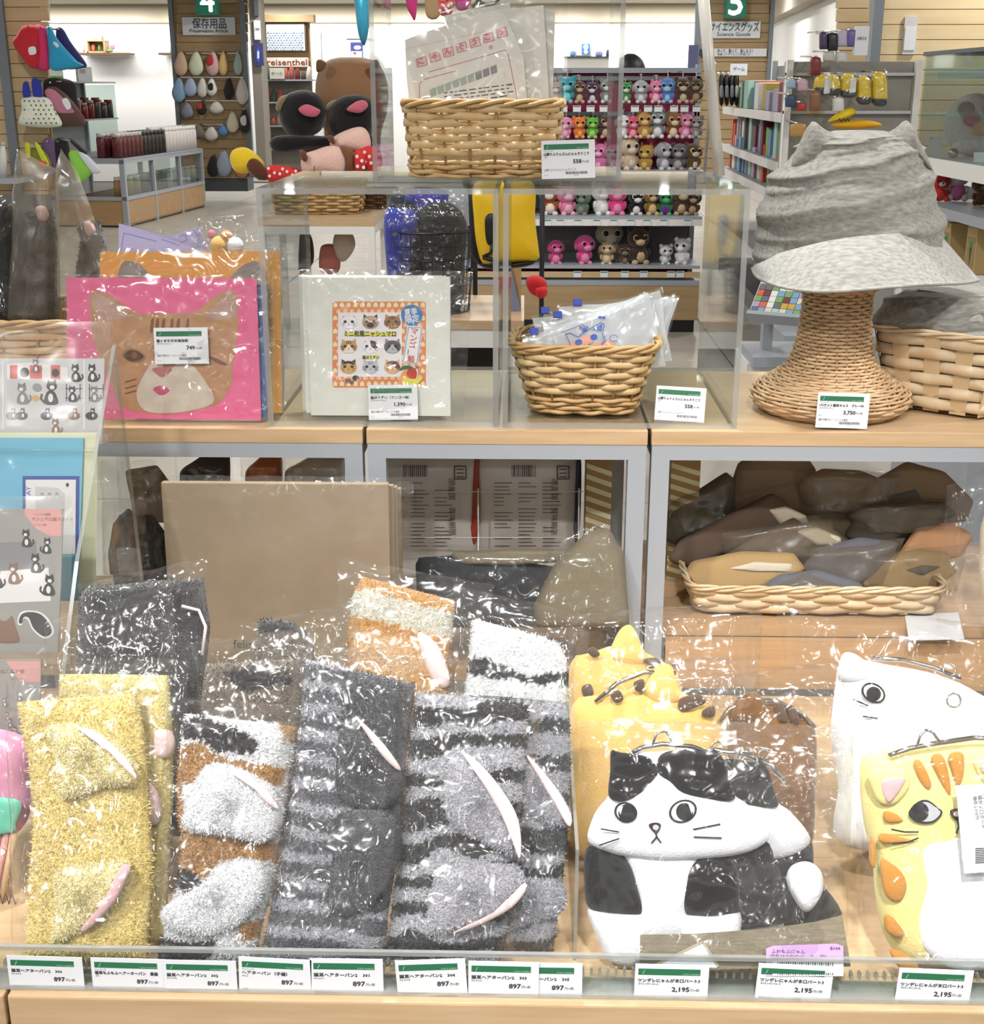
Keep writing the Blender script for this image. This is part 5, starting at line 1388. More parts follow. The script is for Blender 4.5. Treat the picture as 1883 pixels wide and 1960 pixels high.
f5 = Frame(fz.o + Vector((0, 0.05, 0)), fz.u, fz.v)
t = thing('bagged_plush_charm', 'small brown and pink plush charm in crinkled film behind the zip bags', 'plush toy', f5.q(440, 700))
for (x, y, r, m_) in ((433, 452, 12, m_felt_o), (405, 448, 8, mat('rose_plush', '#d98a97', 0.95)), (420, 470, 18, m_felt_t), (450, 470, 16, m_felt_w)):
    MB().ball(f5.q(x, y), r * mpp(1.6)).build('pompom', m_, t)
film_bag(t, f5, [(385, 420), (475, 412), (540, 470), (380, 490)], 0.02, 0.012, 57, 22, 16, 0.006, 22)
f6 = Frame(fz.o + Vector((0.0, 0.062, 0)), fz.u, fz.v)
t = thing('bagged_plush_charm', 'tan plush charm in crinkled film between the zip bags and the clear riser', 'plush toy', f6.q(505, 800))
pill(t, f6, 'body', [(500, 520), (530, 500), (540, 560), (535, 600), (505, 600)], m_felt_t, 0.012)
pill(t, f6, 'leaflet_wad', [(498, 640), (536, 610), (545, 740), (535, 800), (500, 800)], m_lavbag, 0.008)
film_bag(t, f6, [(488, 470), (545, 480), (548, 800), (492, 800)], 0.02, 0.008, 59, 16, 30, 0.006, 22)

# ------------------------------------------------------------------ basket of striped paws at the far left
pl_ = WZ(20, 745, zT)
basket('large honey wicker basket of bagged grey striped paws', (pl_.x - 0.05, pl_.y + 0.07, zT + 0.0004), 0.36, 0.22, 0.30, 0.18, W(60, 608, pl_.y - 0.01).z - zT, R(-3), 7, 0.010, 22, (m_wkstrip, m_wkstake, m_wk), rim=0.004, group=g_bk, thick=0.0018, liner=m_wkin)
fp = Frame((pl_.x - 0.02, pl_.y + 0.05, zT + 0.03), (1, 0, 0), (0, 0.12, 1))
gp = stripes('#55555a', '#2f3034', 34, 4, 0.15, 0.5)
g_paw = 'striped cat paw toys in the large wicker basket'
for (lab, L, Rr, tip, bag, sd) in (('grey and black striped plush paw with a pale pink pad standing upright', [(64, 400), (60, 440), (56, 520), (50, 640)], [(104, 398), (112, 440), (110, 520), (112, 640)], [(80, 398), (96, 396), (104, 412), (98, 424), (84, 420)], [(38, 286), (120, 330), (122, 640), (20, 640)], 61), ('striped plush paw leaning over under a pointed bag corner', [(150, 425), (158, 460), (150, 520), (142, 640)], [(192, 425), (206, 470), (190, 530), (185, 640)], [(172, 424), (186, 428), (192, 444), (180, 452), (172, 440)], [(118, 284), (152, 330), (225, 520), (120, 640)], 62)):
    t = thing('plush_paw', lab, 'plush toy', fp.q(L[-1][0], 640), g_paw)
    terry(t, 'paw', fp, L, Rr, gp, 0.02, 0.0, 26, 60, seed=sd, lump=0.004)
    pill(t, fp, 'paw_pad', tip, mat('paw_pad_pink', '#c9a9ab', 0.9), 0.006, 0.02)
    film_bag(t, fp, bag, 0.03, 0.01, sd, 24, 40, 0.004, 12, mat_=m_filmdull)
t = thing('plush_paw', 'black plush paw slumped in the large wicker basket', 'plush toy', fp.q(0, 640), g_paw)
pill(t, fp, 'paw', [(-80, 400), (-20, 375), (30, 400), (52, 440), (48, 520), (20, 640), (-80, 640)], m_felt_k, 0.04, -0.01)
film_bag(t, fp, [(-90, 380), (30, 372), (70, 640), (-90, 640)], 0.05, 0.0, 66, 22, 30, 0.006, 18)

# ================================================================== sticker rack on the left
rk = thing('acrylic_sticker_rack', 'clear acrylic stepped rack of sticker sheets on the low table', 'rack', WZ(90, 1500, zL))
def sheet_set(label, name, cat, Y, lean, quad, base, prints, bagquad, seed, matsl, grp='sticker sheets in the clear rack', film=None):
    f = stand(90, (quad[0][1] + quad[3][1]) / 2, Y, lean)
    t = thing(name, label, cat, f.q((quad[2][0] + quad[3][0]) / 2, quad[2][1]), grp)
    mb = MB(); mb.flat(f, quad, 0.001); mb.flat(f, quad, -0.0008); mb.f[1] = tuple(reversed(mb.f[1]))
    mb.f += [(j, (j + 1) % 4, (j + 1) % 4 + 4, j + 4) for j in range(4)]; mb.m += [0] * 4; mb.sm += [False] * 4
    mb.build('sheet', base, t)
    if prints:
        mb = MB(); prints(mb, f); mb.build('printing', matsl, t)
    film_bag(t, f, bagquad, 0.0025, 0.003, seed, 16, 20, 0.0008, 14, mat_=film or m_sleeve, back=False, name='clear_sleeve')
    return t, f
m_stk = mat('sticker_paper', '#d3d2d8', 0.5); m_sgrey = mat('sheet_grey', '#a3a19e', 0.5); m_spink = mat('sheet_pink', '#e3a8a6', 0.5); m_skyb = mat('letter_blue', '#6fbfe0', 0.5); m_cream = mat('sheet_cream', '#dfe0bd', 0.5); m_navy = mat('letter_navy', '#2f4aa8', 0.5)
m_kk = mat('sticker_black', '#2e2d2f', 0.5); m_gy = mat('sticker_grey', '#8a898c', 0.5); m_rd = mat('sticker_coral', '#dd6d62', 0.5); m_bn = mat('sticker_brown', '#8d6a55', 0.5); m_yw = mat('sticker_yellow', '#d3ab45', 0.5); m_wt = mat('sticker_white', '#efeef0', 0.5)
PM = [m_kk, m_gy, m_rd, m_bn, m_yw, m_wt, m_spink]
def mini_cat(mb, f, x, y, s, m_, c=0.0014, face=5, flip=1):
    """sitting cat sticker: body, head, ears, tail"""
    mb.flat(f, [(x - 6 * s, y + 10 * s), (x - 5 * s, y), (x, y - 4 * s), (x + 5 * s, y), (x + 7 * s, y + 10 * s)], c, m_, 20)
    mb.flat(f, ell(x - 1 * s * flip, y - 8 * s, 5.2 * s, 4.6 * s), c + 0.0002, m_)
    for d in (-1, 1): mb.flat(f, [(x + (-1 * flip + d * 4.6) * s, y - 9 * s), (x + (-1 * flip + d * 4) * s, y - 15 * s), (x + (-1 * flip + d * 0.8) * s, y - 12 * s)], c + 0.0002, m_)
    mb.flat(f, ell(x - 1.5 * s * flip, y - 6.6 * s, 2.6 * s, 2.2 * s, n=10), c + 0.0004, face)
    mb.flat(f, ell(x, y + 4 * s, 2.6 * s, 4.5 * s, n=12), c + 0.0003, face)
    mb.stroke(f, [(x + 6 * s * flip, y + 9 * s), (x + 10 * s * flip, y + 5 * s), (x + 9 * s * flip, y)], 2.2 * s, c, m_)
def pr_a(mb, f):
    for x in (5, 160): mb.flat(f, [(x, 690), (x + 3, 690), (x + 3, 822), (x, 822)], 0.0012, 5)
    mb.flat(f, [(14, 697), (60, 694), (130, 704), (130, 726), (14, 726)], 0.0012, 5)
    for x0, x1 in ((20, 34), (58, 81), (98, 116)): mb.flat(f, [(x0, 699), (x1, 699), (x1, 725), (x0, 725)], 0.0014, 2)
    mb.flat(f, ell(48, 713, 9, 9.5), 0.0014, 0); mb.flat(f, ell(107, 714, 7, 8), 0.0016, 0)
    mini_cat(mb, f, 70, 702, 1.08, 1)
    mini_cat(mb, f, 146, 716, 1.35, 0); mini_cat(mb, f, 178, 716, 1.35, 0)
    mini_cat(mb, f, 44, 756, 1.62, 1); mini_cat(mb, f, 98, 754, 1.89, 0, flip=-1)
    mb.flat(f, ell(69, 762, 7, 6), 0.0014, 4); mb.flat(f, ell(72, 742, 9, 8, 20), 0.0014, 1)
    for x in (122, 166):
        for i in range(2): mb.stroke(f, [(x + 4, 744 + i * 18), (x + 36, 744 + i * 18)], 1.4, 0.0014, 0); mb.stroke(f, [(x + 6 + i * 26, 735), (x + 6 + i * 26, 768)], 1.4, 0.0014, 0)
    mini_cat(mb, f, 140, 756, 1.22, 0); mini_cat(mb, f, 182, 756, 1.22, 1)
    for x, m_ in ((24, 1), (42, 0), (90, 0), (142, 3), (176, 0)):
        mb.flat(f, ell(x, 796, 12, 8), 0.0013, m_); mini_cat(mb, f, x + 3, 792, 0.8, m_)
    mini_cat(mb, f, 108, 818, 1.22, 3)
sheet_set('clear bagged sheet of little cat stickers with a red striped tunnel', 'sticker_sheet', 'stickers', 1.36, 14, [(-60, 686), (200, 686), (196, 850), (-60, 850)], m_stk, pr_a, [(-60, 614), (216, 617), (205, 850), (-60, 850)], 71, PM)
def pr_b(mb, f):
    mb.flat(f, [(44, 911), (153, 911), (151, 1060), (44, 1060)], 0.0012, 7); mb.flat(f, [(50, 918), (146, 918), (145, 1060), (50, 1060)], 0.0014, 5)
    mb.flat(f, [(69, 931), (112, 934), (125, 945), (125, 1000), (69, 1000)], 0.0016, 8)
    a, b = f.uv(60, 948); text(mb, f, 'AY', a, b, 0.006, 0.0016, 7, rot=90)
    for i in range(3): mini_cat(mb, f, 82 + i * 14, 950, 0.5, 1)
    mb.flat(f, ell(130, 928, 3, 4), 0.0016, 0)
t, f = sheet_set('sky blue letter set with a navy framed cat note in the clear rack', 'letter_set', 'stationery', 1.30, 14, [(-60, 838), (160, 838), (150, 1150), (-60, 1150)], m_skyb, pr_b, [(-60, 826), (186, 826), (180, 1150), (-60, 1150)], 72, PM + [m_navy, m_stk])
mb = MB(); mb.flat(f, [(-60, 828), (186, 828), (182, 1150), (-60, 1150)], -0.002); mb.build('backing_card', m_cream, t)
def pr_c(mb, f):
    mb.flat(f, [(48, 974), (118, 974), (118, 1026), (98, 1026), (70, 1012), (48, 985)], 0.0012, 6, 0)
    for s, x, y, h in (('マシュマロ猫スタイル', 62, 996, 7), ('フェリシモ猫部', 66, 986, 4), ('シール 12枚', 66, 1006, 4)):
        a, b = f.uv(x, y); text(mb, f, s, a, b, h * mpp(1.2), 0.0015, 3, res=1)
    mb.flat(f, [(-40, 1040), (70, 1036), (72, 1090), (-40, 1098)], 0.0012, 1); mb.flat(f, [(-40, 1096), (94, 1086), (98, 1150), (-40, 1156)], 0.0013, 5)
    for x, y, s, m_, fl in ((52, 1032, 1.0, 0, 1), (90, 1046, 0.9, 0, -1), (28, 1100, 1.2, 3, 1), (70, 1080, 1.1, 0, 1), (94, 1122, 1.2, 0, -1), (-5, 1108, 1.2, 0, 1)): mini_cat(mb, f, x, y, s * 1.35, m_, 0.0016, 5, fl)
    mb.flat(f, [(34, 1188), (40, 1172), (56, 1168), (80, 1172), (98, 1190), (104, 1212), (86, 1222), (64, 1206), (54, 1186), (46, 1184), (44, 1196), (36, 1196)], 0.0014, 5, 40)
    mb.flat(f, [(37, 1188), (42, 1176), (56, 1171), (78, 1175), (94, 1192), (100, 1210), (86, 1218), (66, 1203), (56, 1182), (46, 1181), (44, 1192), (38, 1193)], 0.0016, 0, 40)
    mb.flat(f, [(-10, 1225), (-6, 1180), (4, 1188), (16, 1186), (24, 1178), (30, 1198), (36, 1228)], 0.0016, 3, 30)
sheet_set('grey sticker sheet with lounging cats and a pink title corner', 'sticker_sheet', 'stickers', 1.22, 14, [(-60, 974), (122, 974), (112, 1250), (-60, 1250)], m_sgrey, pr_c, [(-60, 948), (142, 950), (136, 1250), (-60, 1250)], 73, PM)
def pr_d(mb, f):
    mb.flat(f, [(12, 1265), (78, 1265), (78, 1305), (40, 1305)], 0.0012, 6)
    for s, x, y, h in (('ねて猫と眠', 2, 1288, 8), ('フェリシモ', 20, 1300, 4)):
        a, b = f.uv(x, y); text(mb, f, s, a, b, h * mpp(1.2), 0.0015, 3, res=1)
    rnd = random.Random(5)
    for i in range(9): mini_cat(mb, f, rnd.uniform(-20, 45), rnd.uniform(1325, 1405), 0.7, 1)
sheet_set('second grey cat sticker sheet below the lounging cats', 'sticker_sheet', 'stickers', 1.15, 14, [(-60, 1262), (80, 1262), (74, 1440), (-60, 1440)], m_sgrey, pr_d, [(-60, 1228), (92, 1232), (86, 1440), (-60, 1440)], 74, PM)
f = stand(20, 1500, 1.08, 20)
t = thing('pencil_pouch', 'pink mesh pouch with a mint tag and wooden sticks', 'pouch', f.q(10, 1790))
pill(t, f, 'pouch', [(-70, 1410), (48, 1412), (56, 1500), (56, 1560), (20, 1600), (-70, 1600)], mat('pink_vinyl', '#e59dbf', 0.3, bump=(60, 0.4)), 0.016)
pill(t, f, 'tag', [(-60, 1528), (48, 1524), (44, 1570), (34, 1586), (-60, 1592)], mat('mint_card', '#6fcfb4', 0.5), 0.003, 0.018)
mb = MB()
for i in range(5): mb.tube([f.q(-20 + i * 14, 1590, 0.012), f.q(-50 + i * 16, 1720, 0.012)], 0.0035, 6, m=i % 2)
mb.build('stick_bundle', [mat('stick_wood', '#d8b78a', 0.6), m_spink], t)
mb = MB()
for i in range(9):
    mb.stroke(f, [(-60 + i * 12, 1700), (-90 + i * 12, 1800)], 2, 0.016); mb.stroke(f, [(-60 + i * 12, 1700), (-30 + i * 12, 1800)], 2, 0.0165)
mb.build('mesh_net', mat('net_brown', '#4d2f30', 0.7), t)
film_bag(t, f, [(-70, 1390), (66, 1395), (60, 1800), (-70, 1800)], 0.012, 0.012, 77, 16, 34, 0.004)
# the rack itself: sloping side panel, stepped ledges
a0, a1 = stand(200, 800, 1.37, 14).q(214, 640), stand(110, 1400, 1.07, 14).q(105, 1640)
mb = MB()
P = [W(214, 660, 1.40), W(150, 1075, 1.22), Vector((W(118, 1640, 1.02).x + 0.02, 1.02, zL + 0.002)), Vector((W(214, 660, 1.40).x - 0.01, 1.44, zL + 0.002))]
xq = X(205, 800, 1.33) - 0.010
P = [Vector((xq, p.y, p.z)) for p in P]
mb.add(P + [p + Vector((0.004, 0, 0)) for p in P], [(0, 1, 2, 3), (7, 6, 5, 4), (0, 4, 5, 1), (1, 5, 6, 2), (2, 6, 7, 3), (3, 7, 4, 0)], 0); mb.m = [0, 0, 1, 1, 1, 1]
mb.build('side_panel', [m_acry, m_acryedge], rk)
for (Y, py) in ((1.33, 850), (1.27, 1150), (1.195, 1250), (1.12, 1440)):
    p = W(60, py, Y)
    MB().box((xq - 0.30, p.y - 0.02, p.z - 0.005), (xq, p.y + 0.06, p.z - 0.001)).build('ledge', m_acry, rk)

# ================================================================== goods under the upper tables
m_kraft = mat('kraft_board', '#a3917a', 0.6, var=(9, '#968369', 0.35, 0.7))
fk = Frame((X(545, 1100, 1.40), 1.405, zL + 0.003), (1, 0, 0), (0, 0.05, 1))
for i, (dx, dy) in enumerate(((0, 0), (9, 3), (16, 6), (24, 9))):
    f = Frame(fk.o + Vector((0, i * 0.014, 0)), fk.u, fk.v)
    t = thing('kraft_box', ('flat kraft cardboard box in a clear bag under the tabletop' if i == 0 else ['', 'kraft box directly behind the foremost kraft box', 'third kraft box from the front of the bagged kraft row', 'rearmost kraft box of the bagged row'][i]), 'box', f.q(545, 1280), 'bagged kraft boxes')
    a0, b0 = f.uv(331 + dx * 1.5, 1275); a1, b1 = f.uv(743 + dx, 927 + dy)
    MB().fbox(f, a0, a1, 0.0005, b1, -0.011, 0, 0, 0.001).build('carton', m_kraft, t)
    if i in (0, 3): film_bag(t, f, [(318 + dx, 908 + dy), (768 + dx, 912 + dy), (760 + dx, 1290), (325 + dx, 1290)], 0.004, 0.002, 81 + i, 30, 28, 0.0018, 14, back=False, mat_=m_film2 if i == 0 else m_film)
    if i == 0:
        mb = MB(); a, b = f.uv(447, 1240); text(mb, f, 'felissimo', a, b, 0.012, 0.0004, 0); mb.build('lettering', m_ink, t)
# white refill packs on a wire rack in the middle bay
m_foil = mat('white_foil', '#d9d8d4', 0.28, bump=(12, 0.3, 0.01)); m_foilink = mat('foil_print', '#55534f', 0.6)
fb_ = Frame((X(900, 1000, 1.70), 1.70, zS), (1, 0, 0), (0, 0.03, 1))
for i, (x0, x1, lab) in enumerate(((715, 905, 'white foil pack with black print and a red seam in the middle bay'), (920, 1100, 'white foil pack with barcode and crest print beside the red seamed one'))):
    t = thing('foil_pack', lab, 'pack', fb_.q((x0 + x1) / 2, 1090), 'white foil packs in the middle bay')
    mb = MB(); mb.inflate(fb_, [(x0, 870), ((x0 + x1) / 2, 866), (x1, 870), (x1 + 4, 960), (x1, 1100), ((x0 + x1) / 2, 1104), (x0, 1100), (x0 - 4, 960)], 0.016, 0, 0, pw=5, N=50); mb.build('pack', m_foil, t)
    mb = MB(); rnd = random.Random(i)
    c = 0.0185
    for k_ in range(12): mb.stroke(fb_, [(x0 + 60 + k_ * 4, 884), (x0 + 60 + k_ * 4, 906)], rnd.choice((1, 2, 2.6)), c)
    mb.stroke(fb_, [(x1 - 34, 886), (x1 - 12, 886), (x1 - 12, 910), (x1 - 34, 910), (x1 - 34, 886)], 2.4, c)
    for k_ in range(3): mb.stroke(fb_, [(x1 - 30, 892 + k_ * 7), (x1 - 16, 892 + k_ * 7)], 2, c)
    for col in range(3):
        for r_ in range(18):
            if rnd.random() < 0.85:
                xx = x0 + 26 + col * 46; mb.stroke(fb_, [(xx, 918 + r_ * 7), (xx + rnd.uniform(18, 36), 918 + r_ * 7)], 1.3, c)
    a, b = fb_.uv(x1 - 44, 910); text(mb, fb_, '原産国　賞味期限', a, b, 0.008, c, 0, rot=-90, res=1)
    mb.build('printing', m_foilink, t)
    pill(t, fb_, 'side_seam', [(x1 + 2, 884), (x1 + 12, 880), (x1 + 10, 1000), (x1 + 2, 1050), (x1 - 12, 1052), (x1 - 2, 990)], mat('seam_red' if i == 0 else 'seam_navy', '#a8452f' if i == 0 else '#26304a', 0.35), 0.006, 0.004)
t = thing('wire_rack', 'thin white wire rack in front of the white foil packs', 'rack', Vector((X(900, 1000, 1.64), 1.64, zS)))
for (x, y0, y1) in ((915, 935, 1100), (1108, 935, 1100), (760, 990, 1100)):
    MB().tube([W(x, y0, 1.64), Vector((W(x, y1, 1.64).x, 1.64, zS + 0.002))], 0.0012, 6).build('upright_wire', m_white, t)
for y in (941, 1029):
    MB().tube([W(730, y, 1.642), W(1120, y, 1.642)], 0.0006, 6).build('cross_wire', m_white, t)
# diagonal striped paper bags
m_strip = mat('stripe_gold', '#a58a57', 0.6)
for (x0, x1, Y, lab) in ((1118, 1172, 1.66, 'gold and cream diagonally striped box behind the middle bay leg'), (1276, 1342, 1.68, 'gold and cream diagonally striped box behind the heap of felt goods')):
    f = Frame((X(x0, 1000, Y), Y, zS), (1, 0, 0), (0, 0, 1)); t = thing('striped_box', lab, 'box', f.q((x0 + x1) / 2, 1090), 'diagonally striped boxes')
    a0, b0 = f.uv(x0, 1090); a1, b1 = f.uv(x1, 872)
    MB().fbox(f, a0, a1, 0.0005, b1, -0.05, 0, 0, 0.001).build('carton', m_strip, t)
    mb = MB(); n = 16
    for i in range(n):
        b = 0.004 + (b1 - 0.006) * i / n; w_ = (b1 - 0.004) / n * 0.45; d = -0.012
        mb.add([f.p(a0, b, 0.0004), f.p(a1, min(b + d, b1), 0.0004), f.p(a1, min(b + d + w_, b1), 0.0004), f.p(a0, min(b + w_, b1), 0.0004)], [(0, 1, 2, 3)])
    mb.v = [Vector((v.x, v.y, max(v.z, zS + 0.001))) for v in mb.v]
    mb.build('stripe_print', m_cream, t)
# bagged dark and khaki cloth goods in the middle bay
fm = Frame((X(980, 1100, 1.48), 1.485, zL + 0.003), (1, 0, 0), (0, 0.25, 1))
m_navyc = mat('navy_cloth', '#2c3138', 0.95, bump=(200, 0.4)); m_khaki = mat('khaki_cloth', '#7d7460', 0.95, bump=(200, 0.4)); m_dtaupe = mat('taupe_felt', '#665447', 0.95, bump=(300, 0.3)); m_dgrey = mat('greygreen_felt', '#5f5f56', 0.95, bump=(300, 0.3)); m_mtan = mat('mushroom_felt', '#8d7c66', 0.95, bump=(300, 0.3)); m_slate = mat('slate_felt', '#6a6a72', 0.95, bump=(300, 0.3)); m_camel = mat('camel_felt', '#b7996b', 0.95, bump=(300, 0.3)); m_offw = mat('offwhite_felt', '#cfc5b2', 0.95, bump=(300, 0.3)); m_dark = mat('umber_felt', '#4b443b', 0.95, bump=(300, 0.3)); m_apri = mat('apricot_felt', '#c0906b', 0.95, bump=(300, 0.3))
g_soft = 'folded felt goods in clear bags under the tables'
def soft(label, f, pts, m_, bag, seed, t_=0.02, extra=None, film=None):
    t = thing('folded_cloth_pack', label, 'cloth pack', f.q(*pts[0]), g_soft)
    pill(t, f, 'folded_cloth', sharp(pts), m_, t_, 0.0, 6.0, 60)
    if extra: pill(t, f, 'cloth_end', sharp(extra[0]), extra[1], t_ * 0.7, t_ * 0.5, 5.0, 40)
    if bag: film_bag(t, f, bag, t_ + 0.006, 0.004, seed, 22, 22, 0.004, 18, mat_=film or m_film)
    return t
soft('navy cloth with a khaki fold in a crinkled bag in the middle bay', fm, [(795, 1068), (880, 1062), (1000, 1075), (1100, 1090), (1130, 1200), (800, 1200)], m_navyc, [(770, 1040), (1110, 1050), (1130, 1200), (780, 1200)], 91, 0.02, ([(860, 1055), (980, 1050), (1090, 1050), (1100, 1072), (980, 1080), (880, 1078)], m_khaki))
soft('khaki cloth pack with a tall crinkled bag peak in the middle bay', fm.off(0.03), [(1020, 1160), (1060, 1080), (1120, 1020), (1165, 1010), (1195, 1060), (1205, 1200), (1030, 1200)], m_khaki, [(1060, 1010), (1180, 975), (1215, 1200), (1000, 1200)], 92, 0.024)
# right bay: chip basket heaped with bagged felt goods
pr = WZ(1560, 1190, zL + 0.003)
MB().box((tq + 0.03, Y0 + 0.004, zL), (tq + 0.6, Y0 + 0.02, zH - 0.016)).solo('fascia_board', m_oak, 'oak board closing the space under the heaped basket', 'board')
basket('wide chip wood basket heaped with bagged felt goods under the hat stand', (X(1545, 1150, 1.60), 1.615, zH + 0.001), 0.325, 0.15, 0.30, 0.13, W(1545, 1124, 1.54).z - zH - 0.001, 0, 4, 0.0125, 26, (m_chip, m_chipdark, m_chip), flat_stake=0.011, amp=0.002, rim=0.003, nbase=0, group=g_bk, e=10, liner=m_wkin)
heap = [
    ('mushroom felt piece buried in the middle of the heap', 0.082, [(1380, 1040), (1420, 965), (1560, 945), (1740, 950), (1770, 1040), (1560, 1070)], m_mtan, None, [(1370, 930), (1780, 930), (1770, 1070), (1380, 1070)]),
    ('grey green folded felt slab steeply tilted in the heap', 0.075, [(1275, 1010), (1290, 975), (1380, 930), (1396, 940), (1392, 975), (1310, 1020)], m_dgrey, None, [(1272, 960), (1402, 905), (1410, 1000), (1280, 1040)]),
    ('long taupe folded felt piece with an off-white end in the heap', 0.035, [(1298, 1052), (1320, 1028), (1462, 972), (1490, 985), (1488, 1002), (1400, 1040), (1330, 1064)], m_dtaupe, ([(1464, 972), (1500, 966), (1540, 985), (1545, 1000), (1490, 1003)], m_offw), [(1285, 1010), (1500, 940), (1570, 1010), (1290, 1075)]),
    ('brown folded felt piece with a pale end lying across the heap', 0.018, [(1395, 1062), (1440, 1040), (1512, 1012), (1550, 1038), (1520, 1070), (1440, 1076)], m_dtaupe, ([(1516, 1014), (1560, 1006), (1606, 1026), (1610, 1040), (1560, 1042)], m_offw), [(1380, 1020), (1560, 985), (1640, 1050), (1390, 1085)]),
    ('mushroom felt piece rounded at the very top of the heap', 0.09, [(1405, 940), (1425, 895), (1470, 882), (1530, 884), (1548, 905), (1535, 930), (1460, 945)], m_mtan, None, [(1390, 880), (1560, 876), (1580, 960), (1400, 970)]),
    ('mushroom felt piece folded beside the top one', 0.07, [(1540, 930), (1580, 912), (1640, 914), (1690, 930), (1690, 955), (1600, 965), (1550, 955)], m_mtan, None, [(1520, 900), (1740, 900), (1720, 985), (1530, 985)]),
    ('dull mushroom felt piece drooping beside the folded one in the heap', 0.065, [(1690, 930), (1740, 908), (1800, 920), (1846, 955), (1835, 980), (1760, 985), (1700, 970)], m_mtan, ([(1690, 945), (1750, 930), (1770, 965), (1700, 972)], m_dgrey), [(1680, 890), (1870, 905), (1850, 1020), (1700, 1010)]),
    ('umber felt strip wedged under the drooping mushroom piece', 0.045, [(1638, 985), (1680, 972), (1790, 970), (1812, 985), (1760, 1005), (1660, 1008)], m_dark, None, [(1620, 960), (1830, 950), (1800, 1020), (1640, 1020)]),
    ('umber felt piece deep in the middle of the heap', 0.035, [(1625, 1022), (1640, 1005), (1700, 1005), (1718, 1020), (1690, 1036), (1640, 1034)], m_dark, None, [(1600, 1000), (1740, 990), (1720, 1050), (1610, 1050)]),
    ('slate felt piece folded in the lower middle of the heap', 0.004, [(1535, 1100), (1570, 1062), (1640, 1048), (1700, 1054), (1690, 1085), (1620, 1108), (1560, 1112)], m_slate, None, [(1520, 1050), (1730, 1030), (1700, 1120), (1530, 1120)]),
    ('cream and tan felt piece with a white end on the basket rim', -0.01, [(1318, 1110), (1340, 1082), (1420, 1070), (1500, 1072), (1520, 1092), (1450, 1115), (1360, 1125)], m_camel, ([(1380, 1085), (1440, 1070), (1515, 1075), (1515, 1092), (1440, 1092)], m_offw), [(1300, 1070), (1570, 1065), (1550, 1130), (1310, 1135)]),
    ('camel felt piece folded double with a dark spot in the heap', 0.0, [(1665, 1112), (1690, 1085), (1740, 1066), (1800, 1072), (1815, 1095), (1770, 1120), (1700, 1128)], m_camel, ([(1720, 1088), (1760, 1076), (1800, 1080), (1760, 1100)], m_dark), [(1650, 1060), (1850, 1040), (1830, 1130), (1660, 1135)]),
    ('apricot felt piece sticking out of the heap', 0.03, [(1735, 1050), (1760, 1022), (1820, 1015), (1850, 1030), (1830, 1055), (1770, 1065)], m_apri, None, [(1720, 1000), (1870, 990), (1860, 1070), (1730, 1080)]),
    ('slate felt piece in a pointed bag drooping over the basket front', -0.03, [(1450, 1140), (1500, 1112), (1560, 1106), (1630, 1122), (1640, 1142), (1560, 1152), (1480, 1150)], m_slate, None, [(1440, 1130), (1545, 1092), (1660, 1132), (1470, 1165)])]
for i, (lab, dy, pts, m_, ex, bag) in enumerate(heap):
    cx, cy = sum(p[0] for p in pts) / len(pts), sum(p[1] for p in pts) / len(pts)
    pts = [(cx + (x - cx) * 1.22, cy + (y - cy) * 1.6) for x, y in pts]
    f = Frame((X(1545, 1050, 1.6), 1.60 + dy, zH), (1, 0, 0), (0, 0.15, 1))
    soft(lab, f, pts, m_, bag if i % 2 else None, 100 + i, 0.013, ex, m_filmdull)
# clear bagged white goods and a card at the right edge
fq = Frame((X(1860, 1050, 1.47), 1.47, zL), (1, 0, 0), (0, 0.2, 1))
soft('white cloth in a crinkled bag next to the heaped basket', fq, [(1876, 1010), (1890, 960), (1912, 985), (1950, 950), (1960, 1160), (1905, 1150), (1890, 1190), (1872, 1100)], m_offw, [(1810, 930), (1960, 860), (1960, 1230), (1790, 1200)], 120, 0.008)
t = thing('note_card', 'blank white card lying between the basket and the back purses', 'card', WZ(1790, 1195, zH))
f = Frame(WZ(1790, 1195, zH + 0.0008), (1, 0.05, 0), (0, 1, 0.0))
mb = MB(); mb.flat(f, [(1728, 1176), (1832, 1174), (1850, 1225), (1742, 1225)], 0.0006); mb.flat(f, [(1728, 1176), (1832, 1174), (1850, 1225), (1742, 1225)], 0); mb.build('paper', m_card, t)
# dark goods beside the rack in the left bay
fl = Frame((X(260, 1000, 1.56), 1.56, zL + 0.003), (1, 0, 0), (0, 0.1, 1))
soft('dark bagged cloth goods beside the sticker rack under the tabletop', fl, [(215, 1030), (240, 990), (290, 985), (330, 1040), (330, 1120), (220, 1120)], m_navyc, [(195, 880), (300, 880), (330, 1100), (200, 1100)], 121, 0.02)
soft('rose and grey striped cloth pouch beside the sticker rack', fl.off(0.02), [(208, 1060), (218, 1000), (245, 972), (262, 985), (262, 1060), (240, 1100), (212, 1100)], m_slate, [(196, 960), (280, 950), (284, 1100), (200, 1100)], 122, 0.012, ([(222, 1000), (234, 980), (240, 1010), (226, 1050), (218, 1050)], m_apri))
soft('tan bagged cloth goods behind the dark ones near the kraft boxes', fl.off(-0.05), [(240, 900), (300, 890), (330, 930), (330, 1000), (260, 1000)], m_mtan, [(225, 870), (340, 868), (340, 1010), (230, 1010)], 123, 0.012)
fs_ = Frame((X(520, 900, 1.72), 1.72, zS), (1, 0, 0), (0, 0.05, 1))
